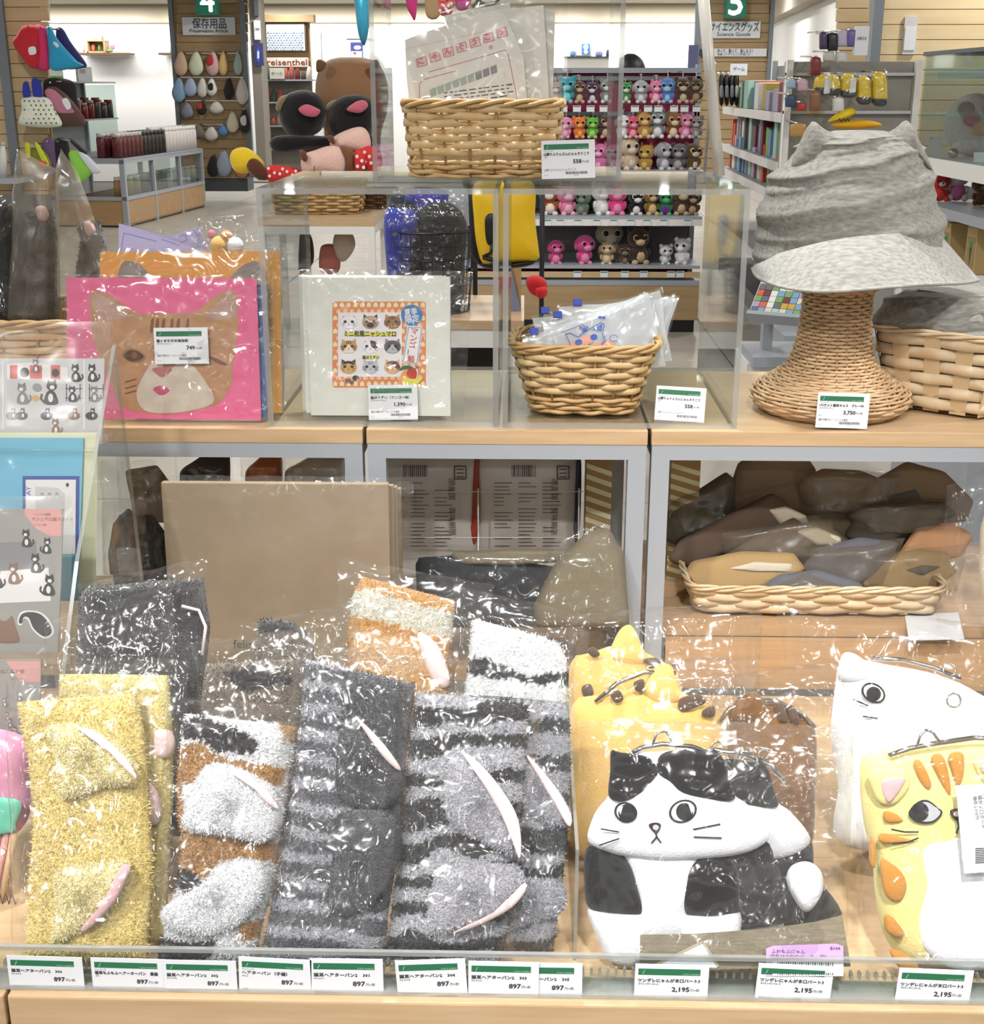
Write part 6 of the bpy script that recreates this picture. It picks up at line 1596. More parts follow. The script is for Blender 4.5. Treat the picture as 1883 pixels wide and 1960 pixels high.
for i, (x0, x1, m_, lab) in enumerate(((345, 440, m_navyc, 'navy bagged pack glimpsed above the kraft boxes'), (470, 540, mat('snack_orange', '#c66b33', 0.3), 'orange and white snack pack glimpsed above the kraft boxes'), (545, 660, m_foil, 'silver striped pack glimpsed above the kraft boxes'))):
    soft(lab, fs_, [(x0, 900), ((x0 + x1) / 2, 868), (x1, 872), (x1, 1050), (x0, 1050)], m_, [(x0 - 8, 866), (x1 + 8, 862), (x1 + 8, 1050), (x0 - 8, 1050)], 130 + i, 0.02)

# ================================================================== the shop behind
def prect(x0, y0, x1, y1, Y):
    xm, ym = (x0 + x1) / 2, (y0 + y1) / 2
    return W(x0, ym, Y).x, W(x1, ym, Y).x, W(xm, y1, Y).z, W(xm, y0, Y).z
def pbox(mb, x0, y0, x1, y1, Y, d, m=0):
    a, b, c, e = prect(x0, y0, x1, y1, Y)
    return mb.box((a, Y, c), (b, Y + d, e), m)
def vframe(Y, px=942, py=300): return Frame(W(px, py, Y), (1, 0, 0), (0, 0, 1))
PC = {}
def pcol(h, rough=0.7, bump=None):
    k = 'paint_' + h.strip('#')
    return mat(k, h, rough, bump=bump)
def cloth(h): return mat('cloth_' + h.strip('#'), h, 0.9, bump=(60, 0.3), sheen=0.2)
def slat_panel(label, x0, x1, y0, y1, Y, pitch, m_, name='slatwall_panel', posts=(), gap=1.4, d=0.03):
    c = W((x0 + x1) / 2, y1, Y)
    t = thing(name, label, 'wall panel', (c.x, Y + d, c.z), 'slatted display panels')
    y = y0
    while y < y1:
        mb = MB(); pbox(mb, x0, y + gap, x1, min(y + pitch, y1), Y, d); mb.build('board', m_, t); y += pitch
    mb = MB(); pbox(mb, x0 + 0.5, y0 + 0.5, x1 - 0.5, y1 - 0.5, Y + d * 0.6, d * 0.4); mb.build('backing', m_slatdark, t)
    for (p0, p1) in posts:
        mb = MB(); pbox(mb, p0, y0, p1, y1, Y - 0.04, 0.09); mb.build('post', m_alu, t)
    return t

# ---- left slatted wall with tote bags (about 9 m away)
YL = 9.0
slat_panel('pale maple slatted wall panel with a grey post behind the tote bags', -70, 92, -14, 372, YL, 27, m_slat, posts=((4, 22),))
def hung(label, name, cat, Y, outline, col, t_=0.05, parts=(), grp=None, hook=None):
    f = vframe(Y); ys = max(p[1] for p in outline); xs_ = sum(p[0] for p in outline) / len(outline)
    t = thing(name, label, cat, f.q(xs_, ys), grp)
    pill(t, f, 'body', outline, col, t_, 0, 3.0, 40)
    for (nm, pts, m_, tt, c0) in parts: pill(t, f, nm, pts, m_, tt, c0, 3.0, 28)
    if hook:
        mb = MB(); mb.tube([f.q(min(hook[0], 84), hook[1], -0.02) + Vector((0, YL - Y, 0)), f.q(hook[0], hook[1], 0.04)], 0.006, 6); mb.build('hook', m_chrome, t)
    return t
g_t = 'tote bags on the slatted wall'
hung('red tote bag with a white label hanging on the maple slatted wall', 'tote_bag', 'bag', YL - 0.16, [(44, 50), (62, 48), (72, 56), (78, 90), (74, 125), (60, 130), (34, 100), (25, 80), (34, 66)], cloth('#c5232f'), 0.05, (('label', [(60, 92), (72, 90), (74, 103), (62, 105)], m_card, 0.004, 0.05),), g_t, (56, 50))
hung('pink tote bag between the red and blue ones', 'tote_bag', 'bag', YL - 0.12, [(66, 50), (88, 54), (95, 90), (95, 132), (70, 132), (64, 110), (76, 90)], cloth('#d4336b'), 0.05, (), g_t, (80, 52))
hung('bright blue tote bag with a navy back panel', 'tote_bag', 'bag', YL - 0.14, [(90, 50), (97, 52), (110, 75), (150, 120), (160, 126), (130, 133), (98, 133), (94, 100)], cloth('#2a9fd0'), 0.04, (('label', [(108, 80), (116, 86), (114, 92), (106, 84)], m_card, 0.004, 0.04),), g_t, (95, 52))
hung('dark navy tote bag behind the bright blue one', 'tote_bag', 'bag', YL - 0.06, [(108, 56), (120, 55), (135, 80), (165, 122), (160, 130), (120, 130), (110, 90)], cloth('#2b2d6b'), 0.04, (), g_t, (116, 56))
mb = MB(); 
t = hung('white pouch with black polka dots and royal blue straps', 'tote_bag', 'bag', YL - 0.15, [(44, 187), (90, 187), (105, 210), (119, 238), (100, 244), (60, 243), (36, 236), (42, 210)], cloth('#e4ead8'), 0.05, (('strap', [(45, 160), (55, 158), (60, 187), (46, 187)], cloth('#2a3aa0'), 0.01, 0.01), ('strap', [(62, 152), (78, 155), (82, 187), (66, 187)], cloth('#2a3aa0'), 0.01, 0.01)), g_t, (62, 154))
f = vframe(YL - 0.2); mb = MB()
for i in range(7):
    for j in range(6):
        x = 46 + i * 9.5 + (4 if j % 2 else 0); y = 193 + j * 8.5
        if x < 60 + j * 9 + 30 and x < 112: mb.flat(f, ell(x, y, 1.6, 1.6, n=8), 0.006 - abs(i - 3) * 0.004)
mb.build('polka_dots', m_ink, t)
hung('pink flowered bag with a white tag and brown hem', 'tote_bag', 'bag', YL - 0.08, [(88, 172), (105, 166), (125, 180), (150, 208), (165, 238), (140, 243), (112, 240), (104, 210)], cloth('#5b4138'), 0.05, (('flower_panel', [(90, 176), (108, 172), (140, 205), (145, 216), (112, 214)], cloth('#c07b95'), 0.01, 0.045), ('label', [(124, 192), (134, 188), (142, 204), (134, 210)], m_card, 0.004, 0.06)), g_t, (100, 158))
hung('black bag hanging behind the flowered one', 'tote_bag', 'bag', YL - 0.03, [(84, 155), (138, 155), (148, 190), (150, 220), (100, 220)], cloth('#221d1e'), 0.03, (), g_t, (120, 156))
hung('lime and white bag with black straps low on the slatted wall', 'tote_bag', 'bag', YL - 0.16, [(132, 292), (150, 290), (165, 312), (176, 330), (152, 350), (140, 322)], cloth('#8fd14e'), 0.04, (('white_panel', [(152, 292), (168, 296), (195, 326), (182, 332), (168, 318)], cloth('#d9dce4'), 0.02, 0.02), ('strap', [(134, 268), (142, 268), (168, 292), (160, 294)], m_black, 0.006, 0.02)), g_t, (138, 268))
hung('yellow strapped olive bag low on the slatted wall', 'tote_bag', 'bag', YL - 0.14, [(52, 290), (80, 285), (98, 312), (92, 322), (60, 322)], cloth('#7c7a2c'), 0.04, (('strap', [(52, 275), (61, 275), (62, 300), (55, 300)], cloth('#c8d23a'), 0.008, 0.04), ('strap', [(70, 275), (78, 276), (98, 312), (88, 314)], cloth('#c8d23a'), 0.008, 0.04), ('red_dot', ell(87, 312, 9, 6), cloth('#d84a44'), 0.01, 0.04)), g_t, (66, 276))
hung('dull purple bag between the olive and the lime bags', 'tote_bag', 'bag', YL - 0.06, [(82, 270), (104, 268), (112, 300), (110, 330), (86, 330)], cloth('#6d5578'), 0.04, (), g_t, (94, 270))
hung('black bag beside the dull purple bag', 'tote_bag', 'bag', YL - 0.05, [(104, 270), (128, 268), (134, 300), (130, 330), (108, 330)], cloth('#201e22'), 0.04, (), g_t, (116, 270))
f = vframe(YL - 0.3); t = thing('thermos_bottle', 'white thermos bottle on the grey ledge of the maple slatted wall', 'bottle', f.q(5, 342)); mb = MB(); mb.silo(f, [(279, 1, 9), (286, 0, 10), (290, -1, 11), (300, -4, 13), (342, -4, 13)], 1.0, 16); mb.build('flask', pcol('#d8d6d4', 0.3), t); mb = MB(); mb.silo(f, [(272, 1, 9), (279, 1, 9)], 1.0, 14); mb.build('cap', pcol('#bfbcb8', 0.3), t)
mb = MB(); pbox(mb, -60, 342, 30, 352, YL - 0.42, 0.42); mb.solo('wall_ledge', m_steel, 'grey metal ledge on the maple slatted wall', 'shelf')

# ---- glazed gondola cabinet and shelving with jars (about 15 m away)
C = WZ(246, 436, 0); E_ = WZ(394, 396, 0)
ug = (E_ - C).normalized(); fg = Frame(C, ug, (0, 0, 1)); LG = (E_ - C).length
t = thing('gondola_cabinet', 'low beech and grey steel display cabinet with glass sides', 'cabinet', C)
HG = W(246, 306, C.y).z
back = -0.85
MB().fbox(fg, 0.02, LG, 0.02, HG * 0.40, back, -0.01).build('base_body', m_cab, t)
for a in (0, LG / 3, 2 * LG / 3):
    MB().fbox(fg, a + 0.02, a + LG / 3 - 0.01, 0.04, HG * 0.395, -0.01, 0.004).build('base_panel', m_cab, t)
MB().fbox(fg, 0.03, LG - 0.02, 0.0, 0.03, back + 0.02, -0.03).build('plinth', m_black, t)
for a in (0, LG / 3, 2 * LG / 3, LG - 0.05):
    MB().fbox(fg, a, a + 0.05, 0, HG, -0.05, 0.006).build('upright', m_steel, t)
for a in (0, LG - 0.05): MB().fbox(fg, a, a + 0.05, 0, HG, back, back + 0.05).build('upright', m_steel, t)
for b in (HG * 0.40, HG - 0.045):
    MB().fbox(fg, 0, LG, b, b + 0.04, -0.04, 0.01).build('front_rail', m_steel, t)
    MB().fbox(fg, 0, 0.04, b, b + 0.04, back, 0.0).build('end_rail', m_steel, t)
MB().fbox(fg, 0.0, LG, HG - 0.01, HG + 0.012, back, 0.01).build('top_shelf', m_steel, t)
MB().fbox(fg, 0.05, LG - 0.05, HG * 0.44, HG - 0.05, -0.022, -0.018).build('glass_pane', m_glass, t)
def jar(label, p, r, h, col, cap, grp):
    t = thing('jar', label, 'jar', p, grp)
    MB().lathe(p, [(r, 0), (r, h * 0.78), (r * 0.85, h * 0.84)], 12).build('jar_body', pcol(col, 0.25), t)
    MB().lathe(p + Vector((0, 0, h * 0.84)), [(r * 0.9, 0), (r * 0.9, h * 0.16)], 12).build('lid', pcol(cap, 0.3), t)
g_j = 'bottles and tins on the gondola cabinet'
seq = [('#5e2226', '#b9b6b4', 'dark red bottle with a silver cap on the cabinet top')] * 6 + [('#26211f', '#2c2826', 'black flask on the cabinet top')] * 6 + [('#e2dcd8', '#f0ecea', 'white tin with a white lid on the cabinet top')] * 9
for i, (c1, c2, lab) in enumerate(seq):
    for r_ in (0, 1):
        p = fg.p(0.09 + (LG - 0.18) * i / (len(seq) - 1), HG + 0.013, -0.09 - r_ * 0.17)
        jar(lab, p, 0.055, 0.26 - r_ * 0 + (0.02 if i > 11 else 0), c1, c2, g_j)
seq2 = [('#b08a5e', '#e9e4da', 'pale wood canister behind the cabinet glass')] * 3 + [('#4a4442', '#8b8785', 'dark canister behind the cabinet glass')] * 4 + [('#c5c2be', '#dddad6', 'silver canister behind the cabinet glass')] * 5
for i, (c1, c2, lab) in enumerate(seq2):
    jar(lab, fg.p(0.16 + (LG - 0.32) * i / (len(seq2) - 1), HG * 0.44 + 0.002, -0.12), 0.07, 0.21, c1, c2, 'canisters inside the gondola cabinet')
# tall grey shelving behind it
fs2 = Frame(fg.p(0.15, 0, back - 0.65), ug, (0, 0, 1)); LS = LG * 1.35
t = thing('steel_shelving', 'tall grey steel shelving with tins behind the glazed cabinet', 'shelving', fs2.o)
MB().fbox(fs2, 0, LS, 0, 1.52, -0.5, -0.47).build('back_panel', pcol('#a2a3a2', 0.6), t)
for a in (0, LS / 2, LS - 0.04): MB().fbox(fs2, a, a + 0.04, 0, 1.56, -0.47, -0.43).build('upright', m_steel, t)
zsh = [0.62, 1.06, 1.52]
for z in zsh: MB().fbox(fs2, 0, LS, z, z + 0.02, -0.46, 0).build('shelf', m_steel, t)
MB().fbox(fs2, LS - 0.02, LS, 0.6, 1.5, -0.46, -0.02).build('glass_end', m_glass, t)
seq3 = [('#b9b7b4', '#cfcdca', 'silver tin on the steel shelving')] * 5 + [('#3b3634', '#6d6967', 'dark tin on the steel shelving')] * 5 + [('#7d2a24', '#a9a5a2', 'red tin on the steel shelving')] * 4 + [('#4a4240', '#8a3a30', 'brown tin on the steel shelving')] * 3
for i, (c1, c2, lab) in enumerate(seq3):
    for r_ in (0, 1): jar(lab, fs2.p(0.12 + (LS - 0.24) * i / (len(seq3) - 1), 1.082, -0.08 - 0.15 * r_), 0.06, 0.20 + 0.03 * (i % 3), c1, c2, 'tins on the steel shelving')
for i, (a, w_, h_, c_, lab) in enumerate(((0.2, 0.34, 0.20, '#d7d9dc', 'white sign board at the near end of the shelving top'), (0.95, 0.18, 0.20, '#e3e0d8', 'white carton on the shelving top'), (1.3, 0.16, 0.14, '#cfccc6', 'small grey carton on the shelving top'), (1.75, 0.4, 0.15, '#6fae5c', 'green and white carton on the shelving top'), (2.6, 0.45, 0.18, '#d7d9dc', 'white sign board at the far end of the shelving top'))):
    t = thing('counter_sign' if 'sign' in lab else 'carton', lab, 'sign' if 'sign' in lab else 'box', fs2.p(a + w_ / 2, 1.541, -0.1), 'boxes and signs along the shelving top')
    MB().fbox(fs2, a, a + w_, 1.541, 1.541 + h_, -0.16 if 'carton' in lab else -0.11, -0.08, 0, 0.004).build('board' if 'sign' in lab else 'box_body', pcol(c_), t)
    if 'sign' in lab:
        mb = MB(); text(mb, fs2, '保存瓶', a + 0.05, 1.541 + h_ * 0.55, 0.05, -0.079, 0, res=1); mb.build('lettering', m_ink, t)
    elif 'green' in lab: MB().fbox(fs2, a, a + w_, 1.60, 1.541 + h_ + 0.001, -0.161, -0.079).build('box_lid', pcol('#e6eee4'), t)

# ---- wall shelf with little houses at the back
YB = 21.6
def wall_shelf(label, x0, x1, y, goods):
    mb = MB(); pbox(mb, x0, y, x1, y + 4, YB, 0.35); o = mb.solo('wall_shelf', m_wkdark, label, 'shelf')
wall_shelf('dark wooden wall shelf with plants at the back', 148, 246, 101, ())
wall_shelf('short dark wooden wall shelf beside the first pillar', 303, 345, 101, ())
t = thing('crate_display', 'open wooden crate with small goods on the back wall shelf', 'crate', W(183, 101, YB + 0.1))
mb = MB(); pbox(mb, 166, 77, 200, 79, YB, 0.25); pbox(mb, 166, 98, 200, 101, YB, 0.25); pbox(mb, 166, 77, 168, 101, YB, 0.25); pbox(mb, 198, 77, 200, 101, YB, 0.25); pbox(mb, 166, 77, 200, 101, YB + 0.22, 0.02); mb.build('crate_body', m_cab, t)
g_f = 'small ornaments on the back wall shelves'
for (x, y0, y1, w_, c_, lab) in ((178, 84, 98, 8, '#c26a58', 'red ornament in the back crate'), (190, 86, 98, 6, '#5b8a55', 'green ornament in the back crate'), (182, 69, 77, 10, '#9fb78f', 'leafy ornament on top of the back crate'), (196, 68, 77, 5, '#8a7a60', 'brown ornament on top of the back crate'), (150, 77, 100, 6, '#d9d6ce', 'white figurine beside the cream one near the back crate'), (160, 76, 100, 5, '#c9c2b4', 'cream figurine beside the back crate'), (208, 94, 100, 18, '#7d9a5e', 'low green plant at the side of the back crate'), (216, 86, 94, 8, '#d27a9a', 'pink flower above the low green plant'), (330, 88, 101, 12, '#8fae9a', 'green plant pot on the short wall shelf')):
    f = vframe(YB + 0.12); mb = MB(); mb.silo(f, [(y0, x - w_ * 0.25, x + w_ * 0.25), (y0 + (y1 - y0) * 0.3, x - w_ / 2, x + w_ / 2), (y0 + (y1 - y0) * 0.7, x - w_ * 0.45, x + w_ * 0.45), (y1, x - w_ * 0.35, x + w_ * 0.35)], 0.7, 10); mb.solo('shelf_ornament', pcol(c_), lab, 'ornament', g_f)

# ---- pillar 4 with pouches
YP = 17.8
def number_block(label, x0, y0, x1, y1, Y, digit, tx, ty):
    t = thing('number_sign', label, 'sign', W((x0 + x1) / 2, y1, Y), 'green numbered pillar signs')
    mb = MB(); a, b, c, e = prect(x0, y0, x1, y1, Y); mb.fbox(Frame((0, Y, 0), (1, 0, 0), (0, 0, 1)), a, b, c, e, -0.12, 0.12, 0, 0.02); mb.build('block', mat('sign_green', '#146a55', 0.35, emit=('#146a55', 0.35)), t)
    f = Frame(W(tx, ty, Y - 0.121), (1, 0, 0), (0, 0, 1)); mb = MB(); text(mb, f, digit, 0, 0, (ty - y0 + 2) * mpp(Y) * 0.9, 0.003, 0, 'C', bold=0.007); mb.build('digit', mat('sign_white', '#ffffff', 0.5, emit=('#ffffff', 1.2)), t)
def text_board(label, x0, y0, x1, y1, Y, lines, name='sign_board', col=None, d=0.03, inkm=None):
    t = thing(name, label, 'sign', W((x0 + x1) / 2, y1, Y), 'white shop signs')
    mb = MB(); pbox(mb, x0, y0, x1, y1, Y, d); mb.build('board', col or m_card, t)
    f = vframe(Y - 0.002, (x0 + x1) / 2, (y0 + y1) / 2); mb = MB()
    for (s, x, y, h, w_) in lines:
        a, b = f.uv(x, y); text(mb, f, s, a, b, h * mpp(Y), 0.003, 0, 'C', width=w_ * mpp(Y), res=2, bold=0.012 * h * mpp(Y))
    mb.build('lettering', inkm or m_inkblue, t)
    return t
slat_panel('oak slatted pillar with grey posts hung with pouches under sign 4', 338, 474, -12, 340, YP, 18.5, m_slatdark, posts=((332, 340), (466, 476)))
mb = MB(); pbox(mb, 340, 340, 474, 366, YP + 0.01, 0.4); mb.solo('pillar_plinth', m_steeldark, 'dark grey plinth under the pillar with sign 4', 'plinth')
number_block('glowing green block with a white numeral above the Preservation Article sign', 378, -22, 416, 28, YP - 0.2, '4', 397.5, 22)
text_board('white sign reading Preservation Article under the green 4', 349, 33, 450, 67, YP - 0.04, [('保存用品', 401, 53, 15, 60), ('Preservation Article', 400, 62, 6.5, 68)])
g_p = 'pouches and gloves hung on pillar 4'
pou = [(346, 122, 13, 22, '#dcb9a0', 'peach'), (375, 122, 14, 22, '#dfe6c6', 'pale green'), (407, 122, 13, 22, '#d9b3b0', 'red and white'), (427, 122, 9, 22, '#e6c27e', 'apricot'), (455, 122, 8, 21, '#bcd0c6', 'pale mint'),
       (342, 173, 13, 22, '#8fb0d2', 'sky blue'), (364, 167, 13, 17, '#a9bcd8', 'powder blue'), (387, 168, 10, 18, '#dcd9d4', 'ivory'), (405, 167, 10, 16, '#e8e6e2', 'white with a black sketch'), (438, 170, 10, 20, '#2b2526', 'black'), (463, 175, 12, 24, '#e4e0d8', 'cream'),
       (358, 212, 12, 14, '#8d92a0', 'slate'), (386, 207, 10, 13, '#2a2324', 'black and red'), (414, 206, 14, 11, '#d9d2cc', 'grey white'), (445, 234, 12, 19, '#e3d9bf', 'tan hat shaped'), (468, 232, 11, 22, '#3a3536', 'black and white'),
       (354, 253, 16, 12, '#4a3b33', 'dark brown'), (380, 252, 11, 13, '#7d7468', 'olive'), (404, 256, 13, 13, '#d4d2cd', 'pale grey'), (427, 250, 9, 10, '#5a93c9', 'bright blue'),
       (408, 318, 12, 20, '#201d1e', 'jet black'), (428, 313, 15, 24, '#98a3b4', 'blue grey'), (462, 312, 16, 26, '#d98a5a', 'orange and white')]
for (x, y, rx, ry, c_, nm) in pou:
    f = vframe(YP - 0.10); t = thing('fabric_pouch', nm + ' cloth pouch hanging on the pillar under sign 4', 'pouch', f.q(x, y + ry), g_p)
    pts = [(x - rx * 0.3, y - ry), (x + rx * 0.3, y - ry), (x + rx * 0.9, y - ry * 0.1), (x + rx, y + ry * 0.5), (x + rx * 0.4, y + ry), (x - rx * 0.5, y + ry * 0.95), (x - rx, y + ry * 0.3), (x - rx * 0.8, y - ry * 0.3)]
    pill(t, f, 'pouch_body', pts, cloth(c_), 0.05, 0, 3, 24)
    if nm in ('red and white', 'black and red', 'orange and white'): pill(t, f, 'flap', [(x - rx * 0.8, y - ry * 0.4), (x, y - ry * 0.8), (x + rx * 0.2, y), (x - rx * 0.6, y + ry * 0.2)], cloth('#c23a35' if 'orange' not in nm else '#e06a2a'), 0.02, 0.045, 3, 16)
    if nm in ('white with a black sketch', 'black and white'): pill(t, f, 'patch', [(x - rx * 0.6, y - ry * 0.3), (x + rx * 0.3, y - ry * 0.5), (x + rx * 0.4, y + ry * 0.3), (x - rx * 0.4, y + ry * 0.3)], cloth('#262324' if 'sketch' in nm else '#e6e4e2'), 0.01, 0.05, 3, 16)
    mb = MB(); mb.tube([f.q(x, y - ry - 1, 0.0) + Vector((0, 0.1, 0)), f.q(x, y - ry - 1, 0.04)], 0.008, 6); mb.build('hook', m_chrome, t)
for y in (101, 147, 192, 238):
    mb = MB(); pbox(mb, 345, y, 470, y + 2, YP - 0.03, 0.03); mb.solo('hook_rail', m_chrome, 'chrome hook rail across the pillar under sign 4', 'rail', 'hook rails on pillar 4')
# signs on the pillar's side
text_board('small white sign on the side of pillar 4', 486, 39, 498, 76, YP - 0.51, [('ご案内', 492, 58, 4, 9)])
t = thing('framed_poster', 'dark blue poster with a rocket on the side of pillar 4', 'poster', W(492, 126, YP - 0.53))
mb = MB(); pbox(mb, 486, 82, 503, 126, YP - 0.53, 0.05); mb.build('panel', pcol('#3a3d73'), t)
mb = MB(); f = vframe(YP - 0.532, 494, 100); mb.flat(f, [(494, 90), (497, 98), (497, 115), (494, 120), (491, 115), (491, 98)], 0.003, 0); mb.flat(f, [(492.5, 98), (496, 98), (496, 112), (492.5, 112)], 0.006, 1); mb.build('rocket_print', [pcol('#3f62d8'), m_card], t)
mb = MB(); pbox(mb, 484, -10, 502, 345, YP - 0.48, 0.4); mb.solo('pillar_side_panel', pcol('#8b867a'), 'grey brown side panel beside the pillar with sign 4', 'panel')
mb = MB(); pbox(mb, 486, -10, 494, 30, YP - 0.54, 0.06); mb.solo('side_lamp_box', m_steeldark, 'dark green edge-lit sign box turned sideways beside pillar 4', 'sign')

# ---- pillar with the framed triangle picture
YQ = 20.0
slat_panel('oak pillar panel with a framed picture and a red lettered sign', 504, 598, 28, 330, YQ, 302, m_slatdark, 'pillar_panel')
mb = MB(); pbox(mb, 502, 28, 600, 42, YQ - 0.15, 0.2); mb.solo('pillar_cornice', m_slatdark, 'oak cornice above the framed triangle picture', 'cornice')
t = thing('framed_picture', 'framed picture of rows of blue grey triangles on the oak pillar', 'picture', W(546, 98, YQ - 0.08))
mb = MB(); pbox(mb, 507, 43, 586, 99, YQ - 0.08, 0.07); mb.build('frame', m_wkdark, t)
mb = MB(); pbox(mb, 510, 45, 583, 97, YQ - 0.09, 0.02); mb.build('canvas', pcol('#c9cfd2'), t)
f = vframe(YQ - 0.0905, 546, 70); mb = MB()
for r_ in range(8):
    for c_ in range(13):
        x = 513 + c_ * 5.5 + (2.7 if r_ % 2 else 0); y = 61 + r_ * 4.6
        if x < 581: mb.flat(f, [(x - 2.3, y + 3.6), (x + 2.3, y + 3.6), (x, y)], 0.003, (r_ + c_) % 3 == 0)
mb.flat(f, [(511, 46), (582, 46), (582, 58), (550, 62), (511, 60)], 0.002, 2)
mb.build('triangle_print', [pcol('#8296b0'), pcol('#5d7391'), pcol('#d6dbd2')], t)
text_board('cream sign with dark red lower case lettering on the oak pillar', 510, 110, 590, 128, YQ - 0.06, [('reisenthel', 549.5, 124.5, 11.5, 71)], col=pcol('#e2d6c8'), inkm=pcol('#7d2630'))
t = thing('wall_rack', 'grey rack of small red and brown goods below the red lettered sign', 'rack', W(550, 330, YQ - 0.2))
for y in (152, 195, 240, 285): mb = MB(); pbox(mb, 504, y, 600, y + 3, YQ - 0.3, 0.28); mb.build('shelf', m_steel, t)
mb = MB(); pbox(mb, 504, 135, 600, 330, YQ - 0.02, 0.02); mb.build('back', pcol('#8c877d'), t)
rnd = random.Random(11)
pal = ['#7d2c30', '#5a4a3c', '#8d8378', '#3f4a40', '#a8584c', '#c9c2b6', '#6b3436', '#4b3f4a']
g_r = 'small goods on the rack below the red lettered sign'
rackn = [('wine red', '#7d2c30'), ('walnut', '#5a4a3c'), ('stone', '#a09688'), ('moss', '#4a5a48'), ('brick', '#a8584c'), ('ivory', '#d2cbbf')]
for y in (152, 195, 240, 285):
    for i in range(8):
        nm, c_ = rackn[rnd.randrange(6)]; x = 508 + i * 11.3; h = rnd.uniform(14, 30)
        mb = MB(); f = vframe(YQ - 0.2); mb.inflate(f, [(x, y), (x + 9, y), (x + 9.5, y - h * 0.6), (x + 7, y - h), (x + 2, y - h), (x - 0.5, y - h * 0.6)], 0.05, 0, 0, N=16, rings=3); mb.solo('small_pouch', cloth(c_), nm + ' coloured small pouch on the rack below the red lettered sign', 'pouch', g_r)
text_board('small grey price notice on the rack below the red lettered sign', 516, 130, 544, 151, YQ - 0.34, [('セール', 530, 143, 5, 20)], col=pcol('#cbc8bc'))
# door and poster on the white wall
mb = MB(); pbox(mb, 606, 62, 700, 330, 21.95, 0.04); structure('door_1', mb, pcol('#f4f4f4', 0.5))
mb = MB(); pbox(mb, 618.5, 62, 619.5, 330, 21.93, 0.03); structure('trim_3', mb, m_steeldark)
t = thing('hanging_banner', 'navy banner with a white mark hanging by the white door', 'banner', W(682, 112, 21.9))
mb = MB(); pbox(mb, 671, 81, 694, 112, 21.92, 0.02); mb.build('cloth', pcol('#2f3a82'), t)
mb = MB(); pbox(mb, 663, 74, 712, 75.5, 21.92, 0.02); mb.build('rod', m_ink, t)
mb = MB(); f = vframe(21.918, 682, 96); mb.flat(f, ell(684, 91, 7, 4), 0.003, 0); mb.flat(f, [(672, 98), (693, 98), (693, 111), (672, 111)], 0.003, 0); mb.flat(f, ell(679, 102, 3, 3), 0.006, 1); mb.build('print', [m_card, pcol('#8c5a4a')], t)

# ---- plush toys in baskets on a small table (about 7.7 m away)
YM = 7.7
zM = W(600, 415, YM).z
xm0, xm1 = W(492, 415, YM).x, W(716, 415, YM).x
t = thing('plush_table', 'small oak topped white steel table under the plush baskets', 'table', ((xm0 + xm1) / 2, YM + 0.3, 0))
MB().box((xm0, YM, zM - 0.055), (xm1, YM + 0.7, zM)).build('tabletop', m_oaktop, t)
for (a0, a1, b0, b1) in ((xm0, xm1, YM, YM + 0.04), (xm0, xm1, YM + 0.66, YM + 0.7), (xm0, xm0 + 0.04, YM + 0.04, YM + 0.66), (xm1 - 0.04, xm1, YM + 0.04, YM + 0.66)): MB().box((a0, b0, zM - 0.10), (a1, b1, zM - 0.055)).build('frame_rail', m_white, t)
for a in (xm0, xm1 - 0.04):
    for b in (YM, YM + 0.66): MB().box((a, b, 0), (a + 0.04, b + 0.04, zM - 0.10)).build('leg', m_white, t)
basket('honey wicker basket of plush monkeys on the small oak table', (W(602, 410, YM + 0.1).x, YM + 0.30, zM + 0.001), 0.55, 0.36, 0.50, 0.32, 0.19, 0, 9, 0.019, 22, (m_wk, m_wkstake, m_wk), stake=0.005, thick=0.005, amp=0.008, rim=0.008, nbase=2, liner=m_wkin, detail=3, group='baskets of plush toys')
basket('dark brown wicker basket behind the honey one', (W(712, 380, YM + 0.45).x, YM + 0.60, zM + 0.001), 0.28, 0.18, 0.26, 0.16, 0.12, 0, 6, 0.018, 14, (m_wkdark, m_wkdark, m_wkdark), stake=0.005, thick=0.004, amp=0.006, rim=0.006, nbase=1, liner=m_wkin, detail=3, group='baskets of plush toys')
mb = MB(); pbox(mb, 580, 262, 655, 345, YM + 0.62, 0.08); mb.solo('display_carton', pcol('#5b4033'), 'dark brown carton standing behind the plush monkeys', 'box')
def fur(h): return mat('fur_' + h.strip('#'), h, 0.95, bump=(90, 0.5, 0.01), sheen=0.5, spec=0.1)
fM = vframe(YM + 0.42)
t = thing('plush_capybara', 'large round brown plush animal with a small ear at the back of the table', 'plush toy', Vector((fM.q(665, 320).x, YM + 0.55, zM)))
mb = MB(); mb.silo(fM, [(109, 642, 690), (113, 625, 706), (122, 612, 722), (140, 602, 732), (160, 598, 738), (190, 597, 740), (220, 604, 736), (250, 615, 726), (330, 620, 720)], 0.8, 28, -0.12, 0, None, 3); mb.build('body', fur('#8f6a4a'), t)
for pts in ([(609, 138), (608, 118), (616, 114), (628, 122), (622, 134)], [(708, 122), (722, 114), (728, 124), (722, 138)]): pill(t, fM, 'ear', pts, fur('#6f4c30'), 0.03, 0.05)
g_bp = 'black plush dogs with pink ears'
